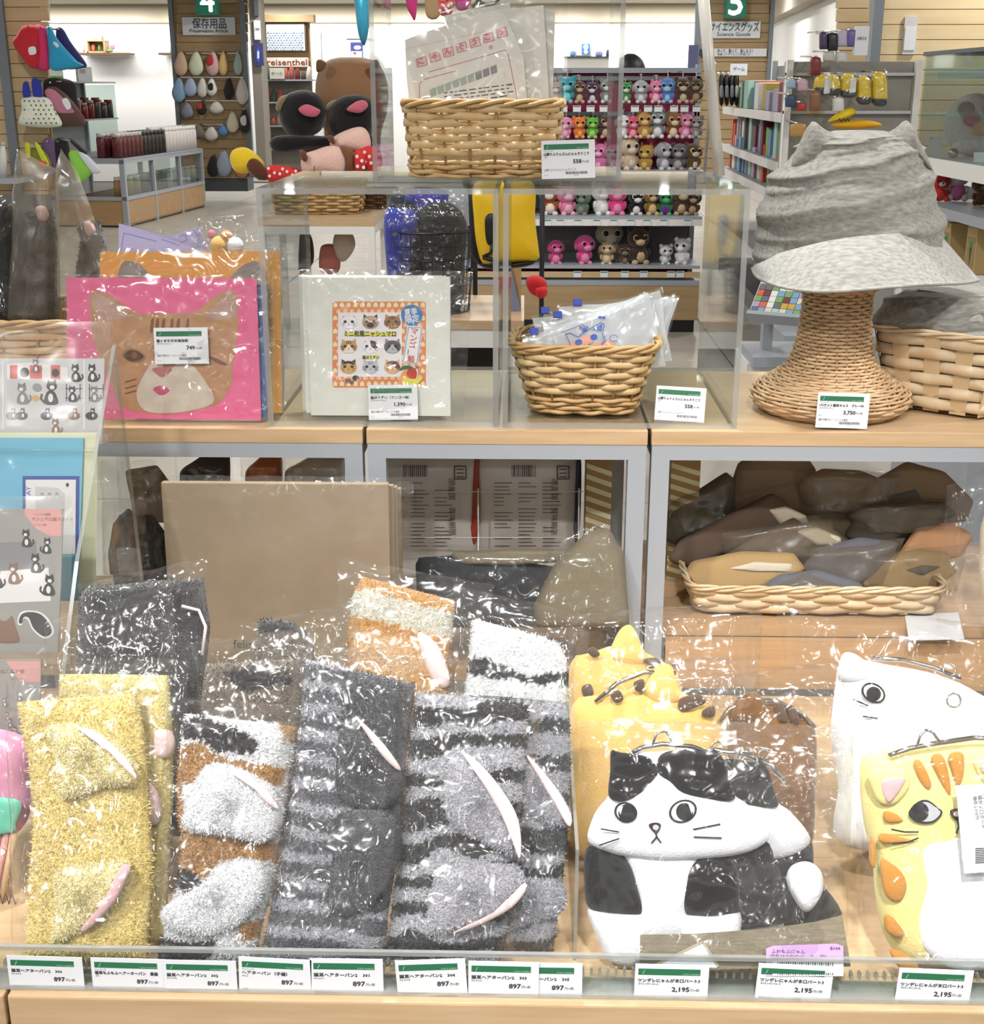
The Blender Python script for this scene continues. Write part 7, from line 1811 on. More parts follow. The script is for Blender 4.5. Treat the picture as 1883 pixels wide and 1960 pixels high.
for i, (head, arm, er, nose, lab, dz) in enumerate((([(541, 210), (548, 188), (565, 176), (590, 172), (612, 180), (626, 200), (630, 225), (618, 250), (590, 262), (560, 256), (544, 236)], [(524, 272), (534, 260), (570, 256), (610, 258), (650, 262), (640, 276), (590, 284), (550, 290), (530, 286)], [(583, 208), (598, 199), (618, 206), (624, 212), (615, 222), (596, 220)], [(537, 205), (545, 186), (560, 182), (550, 200), (544, 214)], 'black plush dog with a pink lined ear and outstretched leg', 0.22), ([(632, 225), (640, 200), (660, 184), (690, 181), (712, 190), (722, 215), (718, 250), (690, 270), (650, 265), (634, 245)], [(640, 262), (690, 258), (720, 262), (720, 300), (650, 300)], [(672, 208), (690, 194), (706, 192), (712, 202), (700, 214), (684, 214)], [(630, 205), (636, 196), (650, 190), (644, 200), (634, 210)], 'second black plush dog with a pink lined ear against the brown animal', 0.20))):
    t = thing('plush_dog', lab, 'plush toy', Vector((fM.q(590, 290).x, YM + 0.3, zM)), g_bp)
    pill(t, fM, 'head', head, fur('#161617'), 0.10, dz - 0.1, 2.2, 44); pill(t, fM, 'leg', arm, fur('#161617'), 0.06, dz - 0.08, 2.2, 36)
    e = pill(t, fM, 'ear', er, fur('#c9657a'), 0.02, dz + 0.01, 2.2, 30); pill(t, fM, 'snout', nose, fur('#8d7a58'), 0.05, dz - 0.06, 2.2, 20)
m_dot = mat('red_cotton', '#d63232', 0.85); m_dotw = mat('dot_white', '#f1e8e6', 0.85)
g_mk = 'plush monkeys in polka dot clothes'
for i, (face, br, e_, bow, lab, dz) in enumerate((([(590, 305), (598, 290), (615, 284), (640, 276), (662, 278), (676, 296), (674, 318), (662, 328), (620, 328), (596, 326)], [(662, 276), (680, 278), (692, 296), (694, 325), (672, 326), (676, 300)], [(592, 290), (594, 283), (602, 285), (607, 297), (603, 304), (596, 300)], [(692, 284), (706, 286), (712, 310), (702, 322), (692, 318)], 'pink faced plush monkey lying on its side in a red polka dot bow', 0.34), ([(640, 275), (650, 258), (680, 244), (702, 242), (714, 256), (716, 280), (700, 290), (660, 286)], [(660, 278), (700, 284), (716, 290), (700, 300), (670, 296)], [(639, 262), (642, 256), (650, 258), (654, 270), (648, 272)], [(682, 282), (700, 276), (734, 282), (738, 318), (716, 326), (700, 300)], 'pink faced plush monkey lying behind the first', 0.26))):
    t = thing('plush_monkey', lab, 'plush toy', Vector((fM.q(640, 325).x, YM + 0.25, zM + 0.1)), g_mk)
    pill(t, fM, 'face', face, fur('#e8bfb2'), 0.08, dz - 0.06, 2.2, 44); pill(t, fM, 'back_of_head', br, fur('#7a4c2e'), 0.06, dz - 0.07, 2.2, 30); pill(t, fM, 'ear', e_, fur('#6b3f26'), 0.02, dz + 0.015, 2.2, 20)
    o = pill(t, fM, 'bow', bow, m_dot, 0.03, dz - 0.02, 2.2, 24)
    mb = MB(); cx = sum(p[0] for p in bow) / len(bow); cy = sum(p[1] for p in bow) / len(bow)
    for (dx, dy) in ((-4, -10), (5, -2), (-3, 8), (8, 10)): mb.flat(fM, ell(cx + dx, cy + dy, 3, 3.4, n=10), dz + 0.012)
    mb.build('polka_dots', m_dotw, o)
    if i == 0:
        mb = MB(); mb.stroke(fM, [(619, 311), (620, 324)], 1.6, dz + 0.03); mb.build('mouth_seam', m_ink, t)
        pill(t, fM, 'hand', [(459, 300), (464, 284), (482, 278), (500, 284), (522, 306), (518, 318), (490, 326), (468, 322)], fur('#e8c528'), 0.05, dz - 0.06, 2.2, 36)
        pill(t, fM, 'wrist', [(491, 310), (498, 298), (512, 300), (526, 316), (532, 336), (516, 338), (498, 326)], fur('#5d331d'), 0.04, dz - 0.03, 2.2, 30)
        o = pill(t, fM, 'sleeve', [(528, 314), (560, 312), (592, 320), (594, 334), (560, 340), (532, 340)], m_dot, 0.04, dz - 0.04, 2.2, 30)
        mb = MB()
        for (x, y) in ((534, 316), (545, 324), (555, 326), (536, 330), (568, 322), (578, 328), (560, 317), (584, 321)): mb.flat(fM, ell(x, y, 2.6, 3, n=10), dz + 0.004)
        mb.build('polka_dots', m_dotw, o)
# stock glimpsed under the small table
f = vframe(YM + 0.35)
for i, (pts, c_, lab) in enumerate((([(575, 440), (585, 436), (598, 460), (600, 500), (585, 520), (572, 520)], '#191818', 'black plush leg under the small oak table'), ([(612, 480), (620, 468), (640, 468), (650, 480), (648, 520), (614, 520)], '#a9655a', 'red and white mug box under the small oak table'), ([(640, 450), (668, 440), (680, 470), (660, 500), (640, 490)], '#b9a99a', 'beige plush under the small oak table'))):
    t = thing('stock_bundle', lab, 'stock', Vector((f.q(pts[0][0], 520).x, YM + 0.35, 0.0)), 'stock under the small oak table')
    pill(t, f, 'bundle', pts, cloth(c_), 0.06, 0.0, 3, 30)

# ---- nearer table with a wire bin and the yellow bag (about 4.2 m away)
YN = 4.2
zN = W(950, 614, YN).z
xn0, xn1 = W(690, 614, YN).x, W(1003, 614, YN).x
t = thing('bin_table', 'oak topped white table under the wire bin', 'table', ((xn0 + xn1) / 2, YN + 0.3, 0))
MB().box((xn0, YN, zN - 0.028), (xn1, YN + 0.55, zN)).build('tabletop', m_oaktop, t)
MB().box((xn0, YN + 0.01, zN - 0.09), (xn1, YN + 0.54, zN - 0.028)).build('apron', m_white, t)
for a in (xn0, xn1 - 0.035):
    for b in (YN + 0.01, YN + 0.5): MB().box((a, b, 0), (a + 0.035, b + 0.035, zN - 0.09)).build('leg', m_white, t)
MB().box((xn0 + 0.05, YN + 0.3, 0.15), (xn1 - 0.05, YN + 0.5, zN - 0.10)).build('dark_stock_crate', m_black, t)
fN = vframe(YN + 0.2)
cxp = 822; rad = (905 - 735) / 2 * mpp(YN + 0.2); cN = Vector((fN.q(cxp, 500).x, YN + 0.22, 0))
zb0, zb1 = zN + 0.003, W(822, 440, YN + 0.2).z
t = thing('wire_bin', 'round black wire bin of umbrella pouches on the nearer table', 'bin', Vector((cN.x, cN.y, zN)))
for i in range(7):
    z = zb0 + (zb1 - zb0) * i / 6; r = rad * (0.86 + 0.14 * i / 6)
    MB().tube([cN + Vector((r * math.cos(2 * math.pi * k / 28), r * math.sin(2 * math.pi * k / 28), z)) for k in range(28)], 0.0035 if i in (0, 6) else 0.0018, 5, True).build('hoop_wire', m_black, t)
for k in range(26):
    th = 2 * math.pi * k / 26
    MB().tube([cN + Vector((rad * 0.86 * math.cos(th), rad * 0.86 * math.sin(th), zb0)), cN + Vector((rad * math.cos(th), rad * math.sin(th), zb1))], 0.0016, 5).build('upright_wire', m_black, t)
MB().lathe(cN + Vector((0, 0, zb0)), [(rad * 0.86, 0), (rad * 0.86, 0.003)], 24).build('floor_disc', m_black, t)
binn = [('royal blue pouch in crinkled film at the front of the wire bin', [(738, 410), (770, 400), (800, 405), (792, 480), (770, 590), (752, 590)], '#2a36a8', 0.08), ('black pouch between the blue pouches in the wire bin', [(770, 400), (800, 395), (812, 470), (800, 590), (770, 590)], '#17181c', 0.06), ('dark olive pouch filling half of the wire bin', [(800, 420), (850, 385), (892, 420), (890, 500), (880, 592), (800, 592)], '#272a29', 0.05), ('bright blue wrap behind the dark olive pouch', [(776, 370), (850, 366), (854, 392), (850, 470), (780, 470)], '#2b2f9a', -0.03), ('dark grey pouch at the back of the wire bin', [(738, 385), (760, 368), (790, 372), (790, 470), (744, 470)], '#30343a', -0.06), ('pale grey wrap at the back of the wire bin', [(850, 366), (890, 366), (894, 440), (860, 470)], '#b7bcc6', -0.08)]
for i, (lab, pts, c_, dz) in enumerate(binn):
    t = thing('umbrella_pouch', lab, 'pouch', Vector((fN.q(pts[0][0], 590).x, YN + 0.2, zN + 0.005)), 'pouches in the wire bin')
    pill(t, fN, 'pouch_body', pts, cloth(c_), 0.03, dz - 0.03, 3, 36)
    xs_ = [p[0] for p in pts]; ys_ = [p[1] for p in pts]
    film_bag(t, fN, [(min(xs_) - 4, min(ys_) - 8), (max(xs_) + 4, min(ys_) - 4), (max(xs_), min(590, max(ys_))), (min(xs_), min(590, max(ys_)))], 0.035, dz - 0.01, 140 + i, 16, 22, 0.01, 9, back=False)
fY = vframe(YN - 0.12)
t = thing('roll_top_bag', 'yellow waterproof bag with black strap and buckle hanging beside the wire bin', 'bag', fY.q(970, 506))
pill(t, fY, 'bag_body', [(908, 350), (960, 345), (1020, 350), (1024, 420), (1031, 480), (1028, 498), (980, 503), (930, 508), (914, 480), (906, 420)], mat('yellow_tarpaulin', '#f0c312', 0.5, bump=(30, 0.2, 0.01)), 0.05, 0, 3.5, 48)
pill(t, fY, 'side_panel', [(896, 350), (909, 350), (912, 420), (918, 480), (926, 506), (905, 500), (898, 440)], m_black, 0.03, -0.02, 3, 30)
pill(t, fY, 'patch', [(930, 412), (948, 410), (948, 462), (936, 466), (930, 450)], m_black, 0.006, 0.048, 5, 24)
mb = MB(); mb.tube([fY.q(943, 462, 0.055), fY.q(940, 480, 0.055), fY.q(925, 488, 0.05)], 0.006, 6); mb.tube([fY.q(925, 488, 0.05), fY.q(950, 496, 0.05)], 0.008, 6); mb.build('strap_buckle', m_black, t)
pill(t, fY, 'bottom_seam', [(920, 500), (980, 502), (1026, 497), (1010, 510), (930, 515)], m_black, 0.04, -0.01, 3, 24)
t = thing('hanging_rack', 'black wire rack holding the yellow bag', 'rack', Vector((fN.q(1040, 610).x, YN + 0.3, 0)))
for x in (900, 1041): MB().tube([Vector((fN.q(x, 500).x, YN + 0.6, 0)), Vector((fN.q(x, 340).x, YN + 0.6, zN + 0.75))], 0.009, 8).build('upright', m_black, t)
MB().tube([Vector((fN.q(900, 340).x, YN + 0.6, zN + 0.5)), Vector((fN.q(1041, 340).x, YN + 0.6, zN + 0.5))], 0.007, 8).build('cross_bar', m_black, t)
MB().tube([Vector((fY.q(965, 345).x, YN - 0.14, fY.q(965, 345).z)), Vector((fY.q(965, 345).x, YN + 0.6, zN + 0.5))], 0.006, 8).build('hook', m_black, t)
t = thing('folded_umbrella', 'bright red folded cloth clipped to the black rack', 'cloth', fN.q(1025, 565))
pill(t, fN, 'cloth_body', [(1006, 540), (1012, 528), (1030, 526), (1045, 536), (1046, 556), (1034, 566), (1016, 560)], cloth('#d0222c'), 0.03, 0.02, 3, 36)
pill(t, fN, 'cloth_tail', [(1024, 548), (1044, 546), (1046, 562), (1030, 567)], cloth('#d0222c'), 0.02, 0.04, 3, 24)
t = thing('magazine_stand', 'pale board with a blue edged magazine beside the wire bin', 'stand', fN.q(985, 612))
MB().fbox(Frame(Vector((fN.q(960, 612).x, YN + 0.2, zN)), (1, 0, 0), (0, 0.25, 1)), 0, 0.065, 0.001, 0.19, -0.01, 0).build('board', m_cab, t)
MB().fbox(Frame(Vector((fN.q(975, 612).x, YN + 0.19, zN)), (1, 0.1, 0), (-0.25, 0.2, 1)), 0.01, 0.04, 0.001, 0.17, -0.006, 0).build('magazine', pcol('#8089a0'), t)

# ---- plush shelf unit (about 8.2 m away)
YS = 8.15
xp0, xp1 = W(880, 400, YS).x, W(1345, 400, YS).x
t = thing('plush_gondola', 'grey shelf unit with a magenta pegboard full of plush toys', 'shelving', ((xp0 + xp1) / 2, YS + 0.2, 0))
zz = lambda py, Y=YS: W(1190, py, Y).z
ztop = zz(128)
m_mag = mat('magenta_board', '#8d1f45', 0.7)
MB().box((xp0, YS + 0.40, 0), (xp1, YS + 0.43, ztop)).build('back_panel', m_mag, t)
MB().box((xp0, YS + 0.385, zz(410)), (xp1, YS + 0.399, zz(330))).build('dark_back', m_steeldark, t)
MB().box((xp0, YS + 0.385, zz(520)), (xp1, YS + 0.399, zz(432))).build('dark_back', pcol('#6a6a66'), t)
for x in (xp0, xp1 - 0.03): MB().box((x, YS + 0.37, 0), (x + 0.03, YS + 0.45, ztop + 0.02)).build('upright', m_steel, t)
MB().box((xp0, YS + 0.36, ztop - 0.03), (xp1, YS + 0.44, ztop)).build('top_rail', m_steel, t)
for py in (150, 218): MB().box((xp0, YS + 0.37, zz(py + 4, YS + .37)), (xp1, YS + 0.40, zz(py - 4, YS + .37))).build('hook_rail', m_alu, t)
shelves = [327, 414, 508]
for py in shelves: MB().box((xp0, YS, zz(py) - 0.02), (xp1, YS + 0.39, zz(py))).build('shelf', m_steel, t)
for (y0, y1) in ((420, 432), (520, 531)): MB().box((xp0, YS - 0.012, zz(y1)), (xp1, YS - 0.001, zz(y0))).build('label_strip', m_white if y0 < 500 else m_slat, t)
MB().box((xp0, YS - 0.005, zz(612)), (xp1, YS + 0.40, zz(546))).build('base_panel', m_slatdark, t)
MB().box((xp0, YS - 0.008, zz(546)), (xp1, YS + 0.3, zz(536))).build('base_rail', m_steel, t)
MB().box((xp0 + 0.02, YS + 0.01, 0), (xp1 - 0.02, YS + 0.4, zz(612))).build('kick_plate', m_black, t)
k = mpp(YS)
for (row, xs_) in ((208, (1078, 1104, 1130, 1155, 1215, 1240, 1260, 1290, 1310, 1333)), (426, (1048, 1072, 1106, 1142, 1174, 1207, 1238, 1270, 1316)), (525, (1105, 1156, 1196, 1232, 1284, 1302))):
    for x in xs_:
        Y = YS + 0.1 if row < 300 else YS - 0.018
        t2 = thing('shelf_label', 'small white price label ' + ('hanging below the upper plush row' if row < 300 else 'on the white strip below the shelf of wide-eyed plush' if row < 500 else 'on the wooden strip below the lowest plush shelf'), 'label', W(x, row + 6, Y), 'price labels on the plush shelf unit')
        mb = MB(); pbox(mb, x - 7.5, row - 6, x + 7.5, row + 6, Y, 0.003); mb.build('card', m_card, t2)
        mb = MB(); pbox(mb, x - 6.5, row - 5, x + 6.5, row - 3.2, Y - 0.001, 0.001); mb.build('green_band', m_green, t2)
m_peye = mat('plush_eye', '#0d0d0e', 0.1)
def plush(label, px, base, Y, h, col, face=None, ears='round', belly=None, grp=None, hang=False, ec='#111111', tilt=0):
    rv = random.Random(px * 7 + base); s = h * mpp(Y) * rv.uniform(0.9, 1.1); p = W(px, base, Y)
    t = thing('plush_animal', label, 'plush toy', p, grp, rv.uniform(-0.45, 0.45) if not hang else rv.uniform(-0.2, 0.2))
    c1 = fur(col); c2 = fur(face) if face else c1; c3 = fur(belly) if belly else c1
    r = s * rv.uniform(0.25, 0.31); hc = p + Vector((s * rv.uniform(-0.04, 0.04), 0, s * 0.64))
    MB().ball(p + Vector((0, 0, s * 0.24)), s * rv.uniform(0.2, 0.25), 12, 0, 8, (1.0, 0.9, 1.05)).build('body', c1, t)
    MB().ball(p + Vector((0, -s * 0.08, s * 0.22)), s * 0.17, 10, 0, 7, (0.9, 0.9, 1.0)).build('belly', c3, t)
    hd = MB().ball(hc, r, 14, 0, 9, (1.1, 0.9, 0.95)).build('head', c1, t)
    MB().ball(hc + Vector((0, -r * 0.72, -r * 0.32)), r * 0.42, 10, 0, 7, (1.15, 0.7, 0.8)).build('muzzle', c2, t)
    for d in (-1, 1):
        MB().ball(hc + Vector((d * r * 0.45, -r * 0.74, r * 0.10)), r * 0.30, 10, 0, 7, (1, 0.5, 1.05)).build('eye_patch', c2, t)
        e = MB().ball(hc + Vector((d * r * 0.45, -r * 0.86, r * 0.10)), r * 0.21, 8, 0, 6, (1, 0.5, 1)).build('eye', m_peye, t)
        if ears == 'round': MB().ball(hc + Vector((d * r * 0.8, 0, r * 0.75)), r * 0.34, 8, 0, 6, (1, 0.5, 1)).build('ear', c1, t)
        elif ears == 'point': MB().lathe(hc + Vector((d * r * 0.62, 0, r * 0.55)), [(r * 0.36, 0), (r * 0.2, r * 0.4), (r * 0.02, r * 0.75)], 8, ey=0.6).build('ear', c1, t)
        elif ears == 'flop': MB().ball(hc + Vector((d * r * 1.05, 0, -r * 0.1)), r * 0.4, 8, 0, 6, (0.5, 0.5, 1.3)).build('ear', c1, t)
        MB().ball(p + Vector((d * s * 0.14, -s * 0.16, s * 0.07)), s * 0.09, 8, 0, 6, (0.9, 1.2, 0.8)).build('foot', c2, t)
        MB().ball(p + Vector((d * s * 0.21, -s * 0.06, s * 0.30)), s * 0.075, 8, 0, 6, (0.8, 0.9, 1.5)).build('arm', c1, t)
    if hang:
        MB().tube([hc + Vector((0, 0, r * 0.9)), hc + Vector((0, 0.01, r * 1.7))], s * 0.02, 6).build('hanging_loop', pcol('#b9b2b6'), t)
        MB().tube([hc + Vector((0, -0.03, r * 1.7)), Vector((hc.x, YS + 0.37, hc.z + r * 1.7))], 0.004, 6).build('hook', m_chrome, t)
    return t
g_h1 = 'small plush animals hanging in the upper row'
for (x, h, c_, fc, e, nm) in ((1064, 44, '#b59a94', '#e4d6d0', 'point', 'beige fox cub'), (1085, 46, '#2f97a8', '#7fd0d8', 'round', 'teal'), (1108, 44, '#5d4436', '#c9b090', 'flop', 'brown dog'), (1134, 40, '#4a2f48', '#d9cfd6', 'point', 'dark purple cat'), (1161, 42, '#7d8a84', '#dfe4dc', 'round', 'grey green owl'), (1196, 40, '#3f8a4c', '#d7e4c8', 'round', 'green'), (1226, 44, '#a9a9b0', '#dfdfe4', 'flop', 'silver grey'), (1254, 48, '#e07ba4', '#f2c0d4', 'point', 'candy pink'), (1277, 46, '#4f7fc0', '#a9c8e8', 'flop', 'cornflower blue'), (1306, 46, '#4d3728', '#c8b496', 'round', 'chocolate brown monkey'), (1331, 44, '#4a3c30', '#a08a6a', 'point', 'spotted leopard')):
    plush(nm + ' plush hanging in the top row of the magenta board', x, 198, YS + 0.14, h, c_, fc, e, fc, g_h1, True)
g_h2 = 'small plush animals hanging in the second row'
for (x, h, c_, fc, e, nm) in ((1057, 44, '#c2c2c6', '#ececee', 'flop', 'pale grey seal'), (1082, 42, '#e28ab0', '#f0b4cc', 'flop', 'soft pink whale'), (1108, 42, '#e2762a', '#f2b060', 'round', 'orange spotted'), (1133, 42, '#62b23a', '#a9dc74', 'round', 'leaf green frog'), (1157, 44, '#4a362c', '#c6ae90', 'round', 'dark brown monkey'), (1190, 42, '#d9d9dc', '#f0f0f2', 'flop', 'snow white'), (1210, 46, '#d0506e', '#f0a0b4', 'point', 'coral pink unicorn'), (1233, 48, '#b98644', '#e6c48a', 'point', 'golden giraffe'), (1258, 50, '#7d848c', '#e3e6ea', 'point', 'slate husky'), (1287, 48, '#8d5a2c', '#e8d2b4', 'point', 'russet fox'), (1311, 46, '#e07aa6', '#f4c0d8', 'round', 'rose pink'), (1332, 46, '#8a8580', '#c0bab4', 'round', 'stone grey mouse')):
    plush(nm + ' plush hanging in the second row of the magenta board', x, 265, YS + 0.14, h, c_, fc, e, fc, g_h2, True)
g_s3 = 'plush animals sitting on the third shelf'
for (x, h, c_, fc, e, nm) in ((1110, 60, '#5a4438', '#c2a88a', 'round', 'cocoa bear'), (1148, 58, '#cf6fa4', '#f2c0da', 'point', 'magenta spotted'), (1175, 56, '#d690b8', '#f0c6dc', 'flop', 'blush pink'), (1203, 60, '#cbb69a', '#e2d4be', 'round', 'cream bear'), (1235, 56, '#b08a3c', '#d9b970', 'point', 'mustard'), (1268, 60, '#9a9aa4', '#d0d0d8', 'flop', 'blue grey koala'), (1298, 56, '#6a6468', '#b4aeb0', 'round', 'ash grey'), (1325, 54, '#5e4826', '#e2d6c0', 'flop', 'brown and white pug')):
    plush(nm + ' plush sitting on the third shelf of the plush unit', x, 327, YS + 0.16, h, c_, fc, e, fc, g_s3)
g_s4 = 'plush animals sitting on the fourth shelf'
for (x, h, c_, fc, e, nm) in ((1052, 62, '#a8521e', '#efe6da', 'point', 'orange and white fox'), (1084, 62, '#e583a8', '#f2b6cc', 'point', 'bubblegum pink'), (1114, 56, '#5f7a5e', '#8c8c88', 'round', 'grey watermelon'), (1150, 64, '#dcdcdc', '#f2f2f2', 'round', 'bright white owl'), (1180, 64, '#e0458a', '#f090b8', 'point', 'hot pink cat'), (1216, 58, '#151416', '#e8e8e8', 'point', 'black and white skunk'), (1245, 60, '#8a6a34', '#d9bd84', 'point', 'leopard spotted giraffe'), (1273, 56, '#1f7a48', '#57b478', 'round', 'emerald dragon with a violet belly'), (1302, 58, '#4a3626', '#c8b08c', 'round', 'walnut monkey'), (1325, 50, '#4d382a', '#b89c78', 'round', 'small walnut sloth')):
    plush(nm + ' plush on the shelf above the white label strip', x, 413, YS + 0.12, h, c_, fc, e, '#7a1f9a' if 'violet' in nm else fc, g_s4)
g_s5 = 'larger plush animals on the lowest shelf'
for (x, h, c_, fc, e, nm) in ((1062, 56, '#cf3f86', '#e88ab8', 'flop', 'deep pink curly snake'), (1116, 58, '#d64a90', '#e888b4', 'flop', 'deep pink curly ball'), (1161, 48, '#c2a67e', '#dcc8a4', 'flop', 'small tan dog'), (1222, 76, '#3d2a1e', '#c8ae88', 'round', 'large dark brown monkey'), (1196, 44, '#4a3a30', '#8a7a68', 'round', 'small grey brown monkey'), (1272, 44, '#dededf', '#f2f2f2', 'round', 'small white seal'), (1306, 58, '#dfe0e2', '#f4f4f5', 'round', 'white husky with blue eyes')):
    plush(nm + ' on the lowest shelf of the plush unit', x, 507, YS + 0.10, h, c_, fc, e, fc, g_s5)
plush('large tan owl plush behind the small tan dog on the lowest shelf', 1166, 507, YS + 0.28, 92, '#c4b294', '#e2d8c4', 'point', '#d8c8a8', g_s5)

# ---- person behind the plush shelf: only the crown of the head shows
pp = W(1207, 122, 9.7)
t = thing('person', 'person with short black hair standing behind the plush shelf', 'person', (pp.x, 9.75, 0))
def skin_body():
    me = bpy.data.meshes.new('body'); H = W(1207, 107, 9.7).z
    J = [(0, 0, H * 0.53), (0, 0, H * 0.62), (0, 0, H * 0.74), (0, 0, H * 0.82), (0, 0, H * 0.865), (0, -0.01, H * 0.925), (0, 0, H * 0.975)]
    ed = [(i, i + 1) for i in range(6)]; rad = [0.14, 0.13, 0.15, 0.10, 0.055, 0.085, 0.06]
    for d in (-1, 1):
        o = len(J)
        J += [(d * 0.18, 0, H * 0.80), (d * 0.22, 0, H * 0.63), (d * 0.22, -0.08, H * 0.49), (d * 0.22, -0.12, H * 0.45)]; rad += [0.06, 0.048, 0.036, 0.04]; ed += [(3, o), (o, o + 1), (o + 1, o + 2), (o + 2, o + 3)]
        o = len(J)
        J += [(d * 0.09, 0, H * 0.49), (d * 0.10, -0.01, H * 0.27), (d * 0.10, 0.02, 0.07), (d * 0.10, -0.12, 0.04)]; rad += [0.09, 0.065, 0.045, 0.04]; ed += [(0, o), (o, o + 1), (o + 1, o + 2), (o + 2, o + 3)]
    me.from_pydata(J, ed, []); me.materials.append(cloth('#3a3f4a'))
    o = link('body', me, t)
    sk = o.modifiers.new('skin', 'SKIN'); sv = me.skin_vertices[0].data
    for i, r in enumerate(rad): sv[i].radius = (r, r * 0.8)
    sv[0].use_root = True
    o.modifiers.new('smooth', 'SUBSURF').levels = 2
    return H
HP = skin_body()
base = Vector((pp.x, 9.75, 0))
MB().ball(base + Vector((0, -0.035, HP * 0.93)), 0.088, 18, 0, 12, (0.9, 0.95, 1.25)).build('head', mat('skin_tone', '#c99f80', 0.6), t)
mb = MB(); rows = []
for i in range(10):
    ph = math.pi / 2 * i / 9 * 1.15; row = []
    for j in range(28):
        th = 2 * math.pi * j / 28; rr = 0.106 * (1 + 0.07 * noise.noise(Vector((math.cos(th) * 3, math.sin(th) * 3, i))))
        row.append(base + Vector((rr * math.cos(th) * math.sin(ph), -0.02 + rr * 1.05 * math.sin(th) * math.sin(ph), HP * 0.93 + 0.02 + rr * 1.05 * math.cos(ph))))
    rows.append(row)
rows.reverse(); mb.grid(rows, 0, True); mb.build('hair', mat('hair_black', '#0f0e10', 0.5, bump=(150, 0.6)), t)

# ---- white display ledge with framed craft on the back wall
t = thing('wall_ledge', 'white wall ledge with a dark top at the back of the shop', 'shelf', W(1122, 130, 21.2))
mb = MB(); pbox(mb, 1080, 108, 1170, 111, 21.2, 0.4); mb.build('top', m_steeldark, t)
mb = MB(); pbox(mb, 1080, 111, 1170, 132, 21.25, 0.35); mb.build('front', m_wall, t)
t = thing('framed_craft', 'small frame with a blue robot craft on the white ledge', 'picture', W(1118, 108, 21.3))
mb = MB(); pbox(mb, 1101, 81, 1132, 108, 21.35, 0.06); mb.build('frame', pcol('#b9b4a6'), t)
mb = MB(); pbox(mb, 1103, 83, 1130, 106, 21.34, 0.03); mb.build('mat_board', pcol('#d8dde0'), t)
mb = MB(); f = vframe(21.338, 1120, 95); mb.flat(f, [(1113, 84), (1129, 84), (1129, 104), (1113, 104)], 0.004, 0); mb.flat(f, ell(1121, 90, 5, 5), 0.008, 1); mb.flat(f, ell(1121, 99, 4, 4.5), 0.008, 1); mb.build('craft_print', [pcol('#4a7fb8'), pcol('#cfe2f0')], t)
for (x0, y0, x1, y1, c_, lab) in ((1091, 97, 1100, 108, '#5f7ea8', 'small blue tablet leaning on the white ledge'), (1140, 98, 1152, 108, '#7a7fa8', 'model boat above the white ledge'), (1160, 96, 1166, 108, '#3a4056', 'dark blue bottle on the white ledge')):
    f = vframe(21.35); mb = MB(); mb.inflate(f, [(x0, y1), (x1, y1), (x1, y0), (x0 + 1, y0)], 0.03, 0, 0, N=16, rings=3, pw=6); mb.solo('ledge_ornament', pcol(c_), lab, 'ornament', 'ornaments on the white ledge')

# ---- pillar 5
YV = 16.0
slat_panel('oak slatted pillar with grey posts under sign 5', 1338, 1472, -12, 330, YV, 18.5, m_slatdark, posts=((1326, 1338), (1466, 1474)))
number_block('glowing green block with a white numeral above the Science Goods sign', 1388, -22, 1426, 34, YV - 0.2, '5', 1407, 28)
text_board('white sign reading Science Goods under the green 5', 1357, 41, 1455, 73, YV - 0.04, [('サイエンスグッズ', 1405, 59, 14, 86), ('Science Goods', 1404, 69, 7, 58)])
t = text_board('long white banner about making things on the pillar with sign 5', 1344, 93, 1467, 108, YV - 0.05, [('作って、動って、楽しもう！', 1406, 101.5, 6.5, 62), ('体験してサイエンスを楽しむ', 1404, 106, 3, 58)])
mb = MB(); pbox(mb, 1339, 94, 1349, 107, YV - 0.06, 0.05); mb.build('emblem', m_inkblue, t)
mb = MB(); pbox(mb, 1318, 86, 1336, 130, YV - 0.1, 0.062); mb.solo('framed_poster', pcol('#5d5f86'), 'violet poster on the side of pillar 5', 'poster')
mb = MB(); pbox(mb, 1278, 102, 1312, 108, 21.4, 0.3); mb.solo('wall_bracket', m_wall, 'plain white bracket on the back wall near the pillar with sign 5', 'bracket')

# ---- long gondola running towards us on the right
A = W(1386, 205, 11.0); B = W(1500, 225, 8.0)
ug = Vector((B.x - A.x, B.y - A.y, 0)).normalized(); LGr = (Vector((B.x, B.y, 0)) - Vector((A.x, A.y, 0))).length * 1.25
fgr = Frame((A.x, A.y, 0), ug, (0, 0, 1))
t = thing('book_gondola', 'long grey gondola of books and boxes running along the aisle under sign 5', 'shelving', fgr.o)
zs_ = [0.42, W(1400, 322, 10.7).z, W(1390, 275, 11).z, W(1386, 205, 11).z]
MB().fbox(fgr, 0, LGr, 0, 1.62, -0.42, -0.40).build('back_panel', pcol('#9b9c9c'), t)
MB().fbox(fgr, 0, LGr * 0.22, zs_[1], zs_[3], -0.40, -0.39).build('pink_back', pcol('#c04a86'), t)
for z in zs_:
    MB().fbox(fgr, 0, LGr, z - 0.025, z, -0.40, 0).build('shelf', m_steel, t); MB().fbox(fgr, 0, LGr, z - 0.05, z + 0.005, 0.0, 0.012).build('label_strip', m_white, t)
for a in (0, LGr * 0.45, LGr - 0.03): MB().fbox(fgr, a, a + 0.03, 0, 1.66, -0.40, -0.36).build('upright', m_steel, t)
MB().fbox(fgr, 0, LGr, 0, 0.12, -0.4, -0.02).build('kick_plate', m_steeldark, t)
rnd = random.Random(21)
